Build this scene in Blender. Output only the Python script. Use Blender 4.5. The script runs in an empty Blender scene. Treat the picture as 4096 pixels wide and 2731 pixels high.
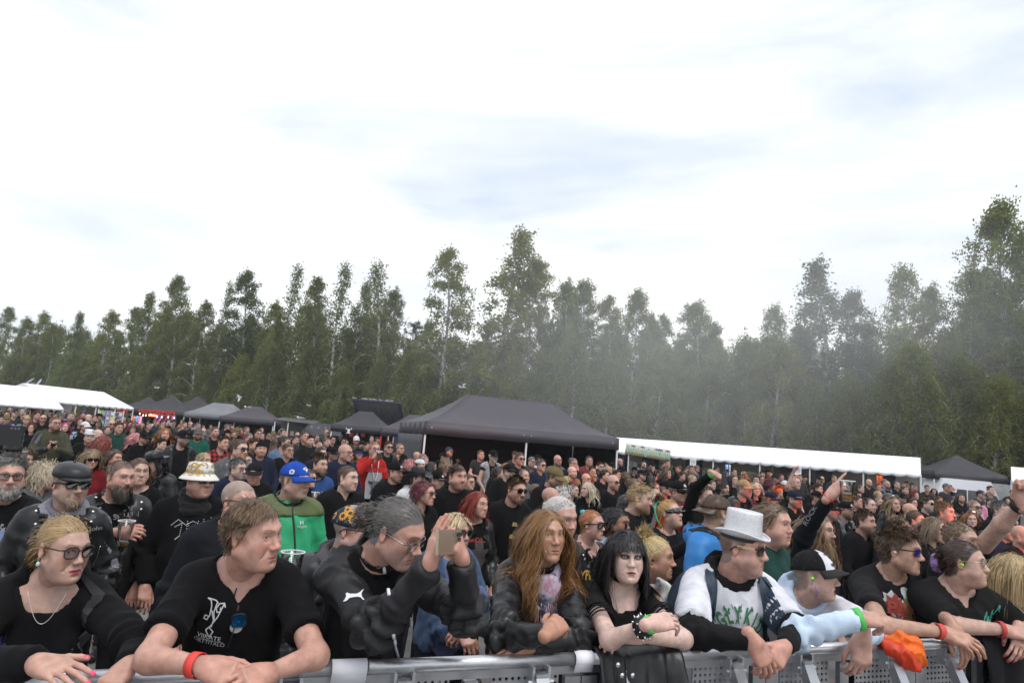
import bpy,bmesh,math,random
import numpy as np
from mathutils import Vector,Matrix
from mathutils.bvhtree import BVHTree
SC=bpy.context.scene
COL=SC.collection
R=math.radians
rng=np.random.default_rng(11)
random.seed(5)
# ------------------------------------------------------------------ camera
CAM_H=1.95
cam_d=bpy.data.cameras.new('camera')
cam_d.sensor_width=36.0
cam_d.lens=24.0
cam_d.clip_start=0.05
cam_d.clip_end=3000
cam=bpy.data.objects.new('camera',cam_d)
COL.objects.link(cam)
cam.matrix_world=(Matrix.Translation((0,0,CAM_H))@Matrix.Rotation(R(90+8.56),4,'X')@Matrix.Rotation(R(4.5),4,'Z'))
SC.camera=cam
CAMR=np.array(cam.matrix_world.to_3x3())
# ------------------------------------------------------------------ sky, sun, exposure
world=bpy.data.worlds.new('World')
SC.world=world
world.use_nodes=True
wn,wl=world.node_tree.nodes,world.node_tree.links
wn.clear()
w_out=wn.new('ShaderNodeOutputWorld')
w_bg=wn.new('ShaderNodeBackground')
w_sky=wn.new('ShaderNodeTexSky')
w_sky.sky_type='NISHITA'
w_sky.sun_disc=False
w_sky.sun_elevation=R(59)
w_sky.sun_rotation=R(145)
w_bg.inputs['Strength'].default_value=0.12
w_tc=wn.new('ShaderNodeTexCoord')
w_map=wn.new('ShaderNodeMapping')
w_map.inputs['Scale'].default_value=(1.0,1.3,4.2)
w_map.inputs['Rotation'].default_value=(0.1,0.25,0.5)
w_n1=wn.new('ShaderNodeTexNoise')
w_n1.inputs['Scale'].default_value=1.35
w_n1.inputs['Detail'].default_value=7
w_n1.inputs['Roughness'].default_value=0.52
w_n1.inputs['Distortion'].default_value=0.35
w_r1=wn.new('ShaderNodeValToRGB')
w_r1.color_ramp.elements[0].position=0.38
w_r1.color_ramp.elements[0].color=(5.6,6.3,7.5,1)
w_r1.color_ramp.elements[1].position=0.62
w_r1.color_ramp.elements[1].color=(10.2,10.1,10.0,1)
w_mix=wn.new('ShaderNodeMixRGB')
w_mix.inputs['Fac'].default_value=0.90
wl.new(w_tc.outputs['Generated'],w_map.inputs['Vector'])
wl.new(w_map.outputs['Vector'],w_n1.inputs['Vector'])
wl.new(w_n1.outputs['Fac'],w_r1.inputs['Fac'])
wl.new(w_sky.outputs['Color'],w_mix.inputs['Color1'])
wl.new(w_r1.outputs['Color'],w_mix.inputs['Color2'])
wl.new(w_mix.outputs['Color'],w_bg.inputs['Color'])
wl.new(w_bg.outputs['Background'],w_out.inputs['Surface'])
sun_d=bpy.data.lights.new('sun','SUN')
sun_d.energy=1.5
sun_d.angle=R(25)
sun_d.color=(1.0,0.97,0.92)
sun=bpy.data.objects.new('sun',sun_d)
COL.objects.link(sun)
sun.rotation_euler=Vector((-.30,.42,-.86)).to_track_quat('-Z','Y').to_euler()
SC.view_settings.view_transform='Standard'
SC.view_settings.look='None'
SC.view_settings.gamma=1.0
SC.view_settings.exposure=0.25
SC.view_settings.use_curve_mapping=False
SC.cycles.max_bounces=8
SC.cycles.transparent_max_bounces=24
SC.cycles.volume_step_rate=4.0
SC.cycles.volume_max_steps=64
SC.cycles.volume_bounces=3
# ------------------------------------------------------------------ helpers
FPX=2730.7
def W(px,py,d):
 """world point seen at photograph pixel (px,py) at forward distance d (world Y)"""
 v=CAMR@np.array([(px-2048)/FPX,-(py-1365.5)/FPX,-1.0])
 return np.array([0,0,CAM_H])+v*(d/v[1])
def VA(px):
 return math.atan2((px-2048)/FPX,1.0)
def hor(px):
 return 1775+.0787*(px-2003)
def link(o):
 COL.objects.link(o)
 return o
def tag(o,label=None,cat=None,group=None,kind=None):
 if label:o['label']=label
 if cat:o['category']=cat
 if group:o['group']=group
 if kind:o['kind']=kind
 return o
def empty(name,loc=(0,0,0),rz=0.0,label=None,cat=None,group=None):
 o=bpy.data.objects.new(name,None)
 o.empty_display_size=.1
 o.location=loc
 o.rotation_euler=(0,0,rz)
 link(o)
 return tag(o,label,cat,group)
def mesh_np(name,v,f,smooth=True,col=None):
 """v (N,3) f (M,k) arrays or list of lists"""
 me=bpy.data.meshes.new(name)
 if isinstance(f,np.ndarray):
  n,k=f.shape
  me.vertices.add(len(v));me.vertices.foreach_set('co',np.asarray(v,np.float32).ravel())
  me.loops.add(n*k);me.loops.foreach_set('vertex_index',f.astype(np.int32).ravel())
  me.polygons.add(n);me.polygons.foreach_set('loop_start',np.arange(0,n*k,k,dtype=np.int32))
  me.update(calc_edges=True)
 else:
  me.from_pydata([tuple(map(float,p))for p in v],[],[tuple(int(i)for i in q)for q in f])
  me.update()
 if smooth and len(me.polygons):
  me.polygons.foreach_set('use_smooth',np.ones(len(me.polygons),dtype=bool))
 if col is not None:
  a=me.color_attributes.new('Col','FLOAT_COLOR','POINT')
  c=np.ones((len(v),4),np.float32);c[:,:3]=col
  a.data.foreach_set('color',c.ravel())
 return me
def obj(name,me,mat=None,parent=None,loc=None,color=None):
 o=bpy.data.objects.new(name,me)
 if mat is not None and not me.materials:me.materials.append(mat)
 elif mat is not None:
  if me.materials[0]!=mat:
   link(o);o.material_slots[0].link='OBJECT';o.material_slots[0].material=mat
 if o.name not in COL.objects:link(o)
 if parent is not None:o.parent=parent
 if loc is not None:o.location=loc
 if color is not None:o.color=(*color,1)
 return o
class MB:
 """collects simple pieces, builds one mesh"""
 def __init__(s):s.v=[];s.f=[]
 def add(s,v,f):
  b=len(s.v);s.v.extend([tuple(map(float,p))for p in v]);s.f.extend([tuple(b+int(i)for i in q)for q in f])
  return s
 def box(s,c,size,rot=None):
  hx,hy,hz=np.array(size)/2
  p=np.array([[x,y,z]for x in(-hx,hx)for y in(-hy,hy)for z in(-hz,hz)])
  if rot is not None:p=p@np.array(rot).T
  return s.add(p+np.array(c),[(0,1,3,2),(4,6,7,5),(0,4,5,1),(2,3,7,6),(0,2,6,4),(1,5,7,3)])
 def bar(s,a,b,w,h=None,up=(0,0,1)):
  a=np.array(a,float);b=np.array(b,float);h=h or w
  d=b-a;L=np.linalg.norm(d);d=d/L
  u=np.array(up,float)
  if abs(d@u)>.95:u=np.array([0,1.,0])
  x=np.cross(d,u);x/=np.linalg.norm(x);z=np.cross(x,d)
  p=[]
  for q in(a,b):
   for sx,sz in((-1,-1),(1,-1),(1,1),(-1,1)):p.append(q+x*sx*w/2+z*sz*h/2)
  return s.add(p,[(3,2,1,0),(4,5,6,7),(0,1,5,4),(1,2,6,5),(2,3,7,6),(3,0,4,7)])
 def tube(s,pts,r,n=8,closed=False,cap=True):
  v,f=tube_np(pts,r,n,closed,cap)
  return s.add(v,f)
 def lathe(s,prof,c=(0,0,0),n=16,sx=1.,sy=1.,cap=True):
  c=np.array(c);v=[];f=[]
  for r,z in prof:
   for i in range(n):
    a=2*math.pi*i/n
    v.append(c+np.array([r*sx*math.cos(a),r*sy*math.sin(a),z]))
  for j in range(len(prof)-1):
   for i in range(n):
    k=(i+1)%n
    f.append((j*n+i,j*n+k,(j+1)*n+k,(j+1)*n+i))
  if cap:
   f.append(tuple(range(n))[::-1]);f.append(tuple(range((len(prof)-1)*n,len(prof)*n)))
  return s.add(v,f)
 def mesh(s,name='m',smooth=False):
  return mesh_np(name,s.v,s.f,smooth)
 def build(s,name,mat,parent=None,smooth=False,color=None,loc=None):
  return obj(name,s.mesh(name,smooth),mat,parent,loc,color)
def tube_np(pts,r,n=8,closed=False,cap=True):
 pts=np.asarray(pts,float);m=len(pts)
 r=np.broadcast_to(np.asarray(r,float),(m,))
 t=np.gradient(pts,axis=0)
 if closed:t=np.roll(pts,-1,0)-np.roll(pts,1,0)
 t/=np.linalg.norm(t,axis=1,keepdims=True)+1e-12
 u=np.array([0,0,1.])if abs(t[0,2])<.9 else np.array([1.,0,0])
 v=[];f=[]
 x=np.cross(t[0],u);x/=np.linalg.norm(x)
 for i in range(m):
  x=x-t[i]*(x@t[i]);x/=np.linalg.norm(x)+1e-12
  y=np.cross(t[i],x)
  for k in range(n):
   a=2*math.pi*k/n
   v.append(pts[i]+r[i]*(x*math.cos(a)+y*math.sin(a)))
 for i in range(m if closed else m-1):
  j=(i+1)%m
  for k in range(n):
   l=(k+1)%n
   f.append((i*n+k,i*n+l,j*n+l,j*n+k))
 if cap and not closed:
  f.append(tuple(range(n))[::-1]);f.append(tuple(range((m-1)*n,m*n)))
 return v,f
def new_mat(name):
 m=bpy.data.materials.new(name);m.use_nodes=True
 return m,m.node_tree.nodes,m.node_tree.links,m.node_tree.nodes['Principled BSDF']
def mat(name,color=None,rough=.6,metal=0.,noise=.12,nscale=8.,bump=0.,bscale=40.,spec=.5,src='const',sheen=0.,emis=None,emis_s=0.,trans=0.,alpha=1.,sss=0.,bdist=.01,aniso=None,wr=0.,wrscale=9.,coat=0.):
 """src: const | obj (object colour) | attr (colour attribute) | attrobj (both multiplied)"""
 m,n,l,b=new_mat(name)
 tc=n.new('ShaderNodeTexCoord')
 mp=n.new('ShaderNodeMapping');l.new(tc.outputs['Object'],mp.inputs['Vector'])
 if aniso:mp.inputs['Scale'].default_value=aniso
 if src=='const':
  c=n.new('ShaderNodeRGB');c.outputs[0].default_value=(*color,1);base=c.outputs[0]
 elif src=='obj':
  c=n.new('ShaderNodeObjectInfo');base=c.outputs['Color']
 elif src=='attr':
  c=n.new('ShaderNodeAttribute');c.attribute_name='Col';base=c.outputs['Color']
 else:
  c=n.new('ShaderNodeAttribute');c.attribute_name='Col'
  o=n.new('ShaderNodeObjectInfo')
  mm=n.new('ShaderNodeMixRGB');mm.blend_type='MULTIPLY';mm.inputs[0].default_value=1
  l.new(c.outputs['Color'],mm.inputs[1]);l.new(o.outputs['Color'],mm.inputs[2]);base=mm.outputs[0]
 if noise>0:
  nz=n.new('ShaderNodeTexNoise');nz.inputs['Scale'].default_value=nscale;nz.inputs['Detail'].default_value=6
  l.new(mp.outputs['Vector'],nz.inputs['Vector'])
  mr=n.new('ShaderNodeMapRange');mr.inputs[1].default_value=.3;mr.inputs[2].default_value=.7
  mr.inputs[3].default_value=1-noise;mr.inputs[4].default_value=1+noise
  l.new(nz.outputs['Fac'],mr.inputs[0])
  mx=n.new('ShaderNodeMixRGB');mx.blend_type='MULTIPLY';mx.inputs[0].default_value=1
  l.new(base,mx.inputs[1]);l.new(mr.outputs[0],mx.inputs[2]);base=mx.outputs[0]
  rr=n.new('ShaderNodeMapRange');rr.inputs[1].default_value=.3;rr.inputs[2].default_value=.7
  rr.inputs[3].default_value=max(0,rough-.1);rr.inputs[4].default_value=min(1,rough+.1)
  l.new(nz.outputs['Fac'],rr.inputs[0]);l.new(rr.outputs[0],b.inputs['Roughness'])
 else:
  b.inputs['Roughness'].default_value=rough
 l.new(base,b.inputs['Base Color'])
 b.inputs['Metallic'].default_value=metal
 b.inputs['Specular IOR Level'].default_value=spec
 if sheen:b.inputs['Sheen Weight'].default_value=sheen;b.inputs['Sheen Roughness'].default_value=.5
 if coat:b.inputs['Coat Weight'].default_value=coat;b.inputs['Coat Roughness'].default_value=.15
 if trans:b.inputs['Transmission Weight'].default_value=trans
 if alpha<1:b.inputs['Alpha'].default_value=alpha
 if sss:
  b.inputs['Subsurface Weight'].default_value=sss;b.inputs['Subsurface Radius'].default_value=(1.,.35,.2);b.inputs['Subsurface Scale'].default_value=.008
 if emis:b.inputs['Emission Color'].default_value=(*emis,1);b.inputs['Emission Strength'].default_value=emis_s
 last=None
 if wr>0:
  nz=n.new('ShaderNodeTexNoise');nz.noise_type='RIDGED_MULTIFRACTAL';nz.inputs['Scale'].default_value=wrscale*.45;nz.inputs['Detail'].default_value=2.5;nz.inputs['Roughness'].default_value=.45;nz.inputs['Distortion'].default_value=.6
  l.new(mp.outputs['Vector'],nz.inputs['Vector'])
  bp=n.new('ShaderNodeBump');bp.inputs['Strength'].default_value=wr;bp.inputs['Distance'].default_value=.03
  l.new(nz.outputs['Fac'],bp.inputs['Height']);last=bp
 if bump>0:
  nz=n.new('ShaderNodeTexNoise');nz.inputs['Scale'].default_value=bscale;nz.inputs['Detail'].default_value=4
  l.new(mp.outputs['Vector'],nz.inputs['Vector'])
  bp=n.new('ShaderNodeBump');bp.inputs['Strength'].default_value=bump;bp.inputs['Distance'].default_value=bdist
  l.new(nz.outputs['Fac'],bp.inputs['Height'])
  if last:l.new(last.outputs[0],bp.inputs['Normal'])
  last=bp
 if last:l.new(last.outputs[0],b.inputs['Normal'])
 return m
def srgb(r,g,b):
 return tuple(((c/255)/12.92 if c/255<=.04045 else((c/255+.055)/1.055)**2.4)for c in(r,g,b))
M={}
M['ground']=mat('ground_gravel',(.16,.15,.14),.95,noise=.35,nscale=3,bump=.6,bscale=60)
M['grass']=mat('grass',(.045,.075,.022),.95,noise=.4,nscale=2,bump=.5,bscale=30)
M['tent_black']=mat('tent_black',(.026,.025,.030),.62,noise=.12,nscale=1.5,wr=.15,wrscale=1.2,spec=.5)
M['tent_big']=mat('tent_charcoal',(.058,.053,.064),.58,noise=.10,nscale=1.2,wr=.22,wrscale=1.2,spec=.5)
M['tent_flap']=mat('tent_flap',(.075,.075,.08),.7,noise=.2,nscale=1.5)
M['tent_violet']=mat('tent_violet',(.045,.038,.048),.6,noise=.15,nscale=1.5,wr=.2,wrscale=1.6)
M['tent_grey']=mat('tent_grey',(.15,.155,.165),.6,noise=.2,nscale=1.3,wr=.25,wrscale=1.6)
M['tent_white']=mat('tent_white',(.80,.81,.84),.55,noise=.03,nscale=1.2,wr=.2,wrscale=1.3)
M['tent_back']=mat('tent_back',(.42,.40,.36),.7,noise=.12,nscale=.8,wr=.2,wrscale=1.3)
M['black_cloth']=mat('black_cloth',(.010,.010,.011),.9,noise=.2)
M['alu']=mat('aluminium',(.56,.57,.59),.42,metal=1.,noise=.10,nscale=14,bump=.12,bscale=60)
M['alu_dull']=mat('aluminium_sheet',(.42,.43,.45),.42,metal=.9,noise=.12,nscale=9,bump=.08,bscale=50)
M['steel_white']=mat('white_tube',(.72,.73,.75),.4,noise=.05)
M['paper']=mat('paper',(.80,.80,.84),.7,noise=.04)
M['black']=mat('black_plastic',(.012,.012,.013),.4,noise=.1)
M['navy_metal']=mat('navy_metal',(.020,.026,.075),.5,noise=.25,nscale=4)
M['grey_metal']=mat('grey_panel',(.10,.105,.11),.55,noise=.2,nscale=3)
M['red']=mat('red_paint',(.62,.03,.02),.5,noise=.1)
M['signred']=mat('sign_red',(.75,.06,.04),.5,noise=.1)
M['white']=mat('white_print',(.78,.78,.78),.6,noise=.04)
M['grey']=mat('grey_print',(.25,.25,.26),.6,noise=.04)
M['obj']=mat('painted',src='obj',rough=.6,noise=.12)
M['objgloss']=mat('glossy_plastic',src='obj',rough=.18,noise=.05)
M['objmetal']=mat('metal_trim',src='obj',rough=.28,metal=1.,noise=.08)
M['print']=mat('shirt_print',src='obj',rough=.85,noise=.1)
M['skin']=mat('skin',src='attr',rough=.42,noise=.17,nscale=34,bump=.3,bscale=110,bdist=.002,spec=.5,sss=.12)
M['eye']=mat('eyeball',src='attr',rough=.12,noise=0)
M['hair']=mat('hair',src='attrobj',rough=.42,noise=.0,spec=.5)
M['cotton']=mat('cotton',src='obj',rough=.92,noise=.18,nscale=14,bump=.35,bscale=160,bdist=.003,spec=.10,sheen=.02,wr=.7,wrscale=11)
M['leather']=mat('leather',src='obj',rough=.40,noise=.2,nscale=10,bump=.22,bscale=90,bdist=.004,spec=.42,wr=.9,wrscale=12)
M['nylon']=mat('nylon',src='obj',rough=.52,noise=.12,nscale=10,bump=.1,bscale=120,bdist=.003,spec=.35,wr=.9,wrscale=12)
M['denim']=mat('denim',src='obj',rough=.9,noise=.45,nscale=16,bump=.5,bscale=220,bdist=.003,spec=.2,wr=.8,wrscale=12)
M['knit']=mat('knit',src='obj',rough=.95,noise=.2,nscale=20,bump=.6,bscale=120,bdist=.004,spec=.15,sheen=.2,wr=.3)
M['lens_dark']=mat('dark_lens',(.008,.008,.010),.06,noise=0,spec=.8,coat=.6)
M['lens_blue']=mat('blue_mirror_lens',(.03,.30,.75),.08,metal=.9,noise=.0)
M['lens_violet']=mat('violet_mirror_lens',(.10,.06,.70),.08,metal=.8,noise=.0)
M['lens_green']=mat('green_mirror_lens',(.02,.35,.25),.08,metal=.8,noise=.0)
M['lens_orange']=mat('orange_mirror_lens',(.85,.18,.02),.08,metal=.7,noise=.0)
def clear_mat(name,tint=(1,1,1),k=.12,rough=.05):
 m,n,l,b=new_mat(name)
 n.remove(b)
 out=n['Material Output']
 t=n.new('ShaderNodeBsdfTransparent');t.inputs[0].default_value=(*tint,1)
 g=n.new('ShaderNodeBsdfGlossy');g.inputs['Roughness'].default_value=rough
 fr=n.new('ShaderNodeFresnel');fr.inputs['IOR'].default_value=1.35
 ad=n.new('ShaderNodeMath');ad.operation='ADD';ad.inputs[1].default_value=k
 l.new(fr.outputs[0],ad.inputs[0])
 mx=n.new('ShaderNodeMixShader')
 l.new(ad.outputs[0],mx.inputs[0]);l.new(t.outputs[0],mx.inputs[1]);l.new(g.outputs[0],mx.inputs[2]);l.new(mx.outputs[0],out.inputs['Surface'])
 return m
M['lens_clear']=clear_mat('clear_lens',(.93,.94,.95),.04)
M['cup']=clear_mat('clear_plastic',(.95,.955,.96),.06,.12)
M['window']=clear_mat('window_film',(.75,.77,.78),.15,.15)
M['beer']=mat('beer',(.75,.38,.05),.15,noise=0,trans=.3)
M['foam']=mat('beer_foam',(.85,.82,.74),.8,noise=.05)
# ------------------------------------------------------------------ ground
def sheet(name,x0,x1,y0,y1,z,m,nx=2,ny=2):
 xs=np.linspace(x0,x1,nx);ys=np.linspace(y0,y1,ny)
 v=[(x,y,z)for y in ys for x in xs]
 f=[(j*nx+i,j*nx+i+1,(j+1)*nx+i+1,(j+1)*nx+i)for j in range(ny-1)for i in range(nx-1)]
 return tag(obj(name,mesh_np(name,v,f,False),m),kind='structure')
sheet('ground',-175,140,-18,190,-0.02,M['grass'])
sheet('gravel_field',-70,60,-8,70,0.0,M['ground'])
# ------------------------------------------------------------------ tents
def grid_patch(P00,P10,P11,P01,nu,nv,sag=0.0,sagdir=(0,0,-1)):
 """bilinear patch; sag pulls the middle along sagdir"""
 u=np.linspace(0,1,nu+1)[None,:,None];v=np.linspace(0,1,nv+1)[:,None,None]
 P=(1-u)*(1-v)*np.array(P00)+u*(1-v)*np.array(P10)+u*v*np.array(P11)+(1-u)*v*np.array(P01)
 P=P+sag*(4*v*(1-v))*np.array(sagdir)*(0.6+.4*4*u*(1-u))
 P=P.reshape(-1,3)
 f=[(j*(nu+1)+i,j*(nu+1)+i+1,(j+1)*(nu+1)+i+1,(j+1)*(nu+1)+i)for j in range(nv)for i in range(nu)]
 return P,f
def solidify(v,f,t):
 """give a sheet thickness t along its vertex normals (downwards side)"""
 v=np.asarray(v,float);f=[tuple(q)for q in f]
 n=np.zeros_like(v)
 for q in f:
  nn=np.cross(v[q[1]]-v[q[0]],v[q[2]]-v[q[0]])
  for i in q:n[i]+=nn
 n/=np.linalg.norm(n,axis=1,keepdims=True)+1e-12
 k=len(v);V=np.vstack([v,v-n*t]);F=list(f)+[tuple(i+k for i in q[::-1])for q in f]
 e={}
 for q in f:
  for a,b in zip(q,q[1:]+q[:1]):
   if(b,a)in e:e.pop((b,a))
   else:e[(a,b)]=1
 for a,b in e:F.append((b,a,a+k,b+k))
 return V,F
def popup_tent(label,px,d,w,dep,eave,peak,ridge,yaw=0.0,mroof='tent_black',walls=('back',),val=.3,legm='steel_white',legs_front=2,py=None,group=None):
 """px,d: photo column and distance of the front centre; yaw 0 faces the camera"""
 c=W(px,hor(px),d)
 root=empty('popup_tent',(c[0],c[1],0),yaw,label,'tent',group)
 hw=w/2
 m=M[mroof]
 F0,F1,B1,B0=(-hw,0,eave),(hw,0,eave),(hw,dep,eave),(-hw,dep,eave)
 Rl,Rr=(-ridge/2,dep/2,peak),(ridge/2,dep/2,peak)
 mb=MB()
 n=10
 for a,b,cc,dd in((F0,F1,Rr,Rl),(B1,B0,Rl,Rr),(B0,F0,Rl,Rl),(F1,B1,Rr,Rr)):
  v,f=grid_patch(a,b,cc,dd,n,n,.16 if peak-eave>.8 else .1)
  mb.add(*solidify(v,f,.004))
 mb.build('roof',m,root,True)
 t=.012
 for a,b in((F0,F1),(F1,B1),(B1,B0),(B0,F0)):
  a=np.array(a);b=np.array(b)
  k=30;ps=[];fs=[]
  dirn=(b-a)/np.linalg.norm(b-a);nrm=np.cross(dirn,(0,0,1))
  for i in range(k+1):
   p=a+(b-a)*i/k;off=nrm*(.010+.006*math.sin(i*.9+px))
   ps+=[p+nrm*.006,p+off+np.array([0,0,-val+.006*math.sin(i*.8)])]
  for i in range(k):fs.append((2*i,2*i+2,2*i+3,2*i+1))
  mb2=MB().add(*solidify(ps,fs,.004));mb2.build('valance',m,root,True)
 xs=[-hw+.03,hw-.03]if legs_front==2 else[-hw+.03,0,hw-.03]
 for y in(.03,dep-.03):
  for x in xs:
   mb=MB().box((x,y,eave/2-.02),(.045,.045,eave-.06));mb.box((x,y,.0125),(.12,.12,.02));mb.box((x,y,eave*.6),(.055,.055,.05))
   mb.build('leg',M[legm],root)
 for wl_ in walls:
  a,b={'back':((-hw+.05,dep-.06),(hw-.05,dep-.06)),'left':((-hw+.0,.06),(-hw+.0,dep-.06)),'right':((hw,.06),(hw,dep-.06))}[wl_]
  ps=[];fs=[];k=24
  for i in range(k+1):
   x=a[0]+(b[0]-a[0])*i/k;y=a[1]+(b[1]-a[1])*i/k;o=.03*math.sin(i*1.3)
   if wl_=='back':y+=o
   else:x+=o*.6
   ps+=[(x,y,eave-.03),(x,y,.03)]
  for i in range(k):fs.append((2*i,2*i+2,2*i+3,2*i+1))
  MB().add(*solidify(ps,fs,.004)).build('side_wall',M['black_cloth']if mroof!='tent_white' else m,root,True)
 return root
def text_mesh(s,size=1.,depth=0.,align='CENTER',bold=0.0):
 cu=bpy.data.curves.new('t','FONT');cu.body=s;cu.size=size;cu.align_x=align;cu.align_y='CENTER';cu.extrude=depth;cu.offset=bold
 cu.resolution_u=2
 o=bpy.data.objects.new('t',cu);COL.objects.link(o)
 dg=bpy.context.evaluated_depsgraph_get()
 me=bpy.data.meshes.new_from_object(o.evaluated_get(dg))
 v=np.array([p.co[:]for p in me.vertices]);f=[tuple(p.vertices)for p in me.polygons]
 bpy.data.objects.remove(o);bpy.data.curves.remove(cu);bpy.data.meshes.remove(me)
 return v,f
def put_text(s,size,center,xdir,updir,m,parent,name='lettering',depth=.004,sx=1.0,color=None,bold=0.0,smooth=False):
 v,f=text_mesh(s,size,depth,bold=bold)
 x=np.array(xdir,float);x/=np.linalg.norm(x);u=np.array(updir,float);u/=np.linalg.norm(u);n=np.cross(x,u)
 P=np.array(center)+v[:,:1]*sx*x+v[:,1:2]*u+v[:,2:3]*n
 return obj(name,mesh_np(name,P,f,smooth),m,parent,color=color)
bt=popup_tent('large black pop-up tent with a long ridge behind the middle of the crowd',2106,19.6,6.0,3.0,2.38,3.32,2.85,R(21.4),mroof='tent_big',walls=('back','left','right'),val=.34,legs_front=3)
ps=[];fs=[]
for i in range(15):
 a=i/14
 for j in range(9):
  b=j/8;y=.04+2.9*a*(1-.62*b**1.5)+.04*math.sin(i*1.7+j*.4)
  ps.append((-3.03-.03*math.sin(i*1.9),y,2.04-1.75*b))
for i in range(14):
 for j in range(8):fs.append((i*9+j,i*9+j+1,(i+1)*9+j+1,(i+1)*9+j))
MB().add(*solidify(ps,fs,.005)).build('side_flap',M['tent_flap'],bt,True)
for x in(-.11,.11,2.78,-2.82):
 MB().lathe([(.016,0),(.016,.006)],n=8).build('eyelet',M['alu'],bt).matrix_local=Matrix.Translation((x,-.035,2.24))@Matrix.Rotation(R(90),4,'X')
TG='black pop-up stalls in the row under the trees'
t1=popup_tent('small black pointed tent with a red lettered board, next to the white marquee',552,47,3.2,3,2.35,3.25,.1,R(8),walls=('back','right'),group=TG)
t2=popup_tent('black pointed stall tent with red boards and lit bulbs, left of two alike',645,45,3.6,3,2.35,3.45,.1,R(8),walls=('back',),group=TG)
t3=popup_tent('black pointed stall tent, right of the two under red lettered boards',752,45.5,3.7,3,2.35,3.5,.1,R(8),walls=('back','right'),group=TG)
t4=popup_tent('faded grey pop-up tent with a short ridge in the row of stalls',852,42,3.5,3,2.35,3.1,1.25,R(6),'tent_grey',walls=('back',),group=TG)
t5=popup_tent('dark violet pop-up tent with a gull standing on its ridge',985,39,3.0,3,2.25,3.0,.75,R(6),'tent_violet',walls=('back',),group=TG)
t6=popup_tent('black pop-up tent with a white emblem below the open blue container',1440,31,2.6,2.6,2.22,2.95,.65,R(4),walls=('back',),group=TG)
t7=popup_tent('grey pop-up tent half hidden behind the large black tent',1640,27,2.3,2.6,2.2,2.85,.4,R(4),'tent_violet',walls=(),legm='red',group=TG)
t8=popup_tent('black pointed tent over a white first aid tent, beside the birch trunk',3885,28,2.75,2.9,2.22,2.98,.1,R(-14),'tent_black',walls=(),group=TG)
def board(name,label,px0,px1,py0,py1,d,lines,root_m='black',tm='signred',cat='sign',group=None,depth=.04):
 a=W(px0,(py0+py1)/2+0,d);b=W(px1,(py0+py1)/2+.0787*(px1-px0)*0,d)
 w=abs(b[0]-a[0]);h=(py1-py0)/FPX*d
 c=W((px0+px1)/2,(py0+py1)/2,d)
 root=empty(name,(c[0],c[1],c[2]),0,label,cat,group)
 MB().box((0,0,0),(w,depth,h)).build('panel',M[root_m],root)
 for(s,size,x,z,sx)in lines:
  put_text(s,size*h,(x*w,-depth/2-.003,z*h),(1,0,0),(0,0,1),M[tm],root,sx=sx,bold=.004)
 mb=MB()
 for z in(-h/2,h/2):mb.box((0,-depth/2-.004,z),(w,.012,.03))
 for x in(-w/2,w/2):mb.box((x,-depth/2-.004,0),(.03,.012,h))
 mb.build('edge_strip',M[tm],root)
 return root
SG='red lettered boards over the black stalls'
board('stall_board','black board with blurred red capitals on the leftmost black stall',473,509,1635,1652,44.5,[('PALLOPUU',.55,0,.15,1.0),('TATTOO',.25,0,-.28,1.3)],group=SG)
board('stall_board','black board with small red lettering, left of the SEX SHOP board',557,601,1638.5,1651,42.2,[('AMERIKAN TATTOO',.36,0,.15,1.0),('TATUOINTI & LAVISTYS',.2,0,-.25,1.1)],group=SG)
board('stall_board','black board reading SEX SHOP in red capitals over the lit stall',604,650,1641,1655,42.2,[('SEX SHOP',.55,0,.15,1.15),('18 24 HOT 48 67',.22,0,-.28,1.2)],group=SG)
board('stall_board','black board with two lines of red lettering, right of the SEX SHOP board',651,698,1645,1661,42.2,[('FERRARI SHOP',.45,0,.15,1.0),('AVOINNA',.2,0,-.25,1.2)],group=SG)
M['bulb']=mat('lit_bulb',(1,.9,.8),.5,noise=0,emis=(1.,.75,.5),emis_s=1.4)
M['bulb_red']=mat('lit_red_lamp',(1,.2,.1),.5,noise=0,emis=(1.,.12,.05),emis_s=5.)
bulbs=[(559,1655),(572,1662),(583,1662),(603,1658.5),(628,1667),(647,1668.5),(673,1669),(697,1672)]
for i,(x,y)in enumerate(bulbs):
 c=W(x,y,43.4)
 t=empty('stall_bulb',c,0,'bare lit bulb under the red boards, '+['first','second','third','fourth','fifth','sixth','seventh','eighth'][i]+' from the left','lamp','lit bulbs hanging in the stalls')
 MB().lathe([(.0,-.05),(.03,-.035),(.042,-.005),(.034,.03),(.022,.09)],n=10).build('bulb',M['bulb'],t,True)
 MB().lathe([(.03,.09),(.03,.16),(.008,.17),(.008,.5)],n=8).build('socket',M['black'],t)
t=empty('stall_lamp',W(611,1661,43.6),0,'red glowing lamp under the SEX SHOP board','lamp')
MB().lathe([(.0,-.07),(.2,-.05),(.2,.05),(.0,.07)],n=12,sx=1.3).build('lamp_body',M['bulb_red'],t,True)
cl_cols=[(.5,.05,.3),(.03,.03,.04),(.4,.04,.05),(.06,.1,.4),(.5,.5,.5),(.03,.03,.03),(.35,.05,.08),(.05,.04,.05),(.6,.2,.5),(.04,.04,.06)]
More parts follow.
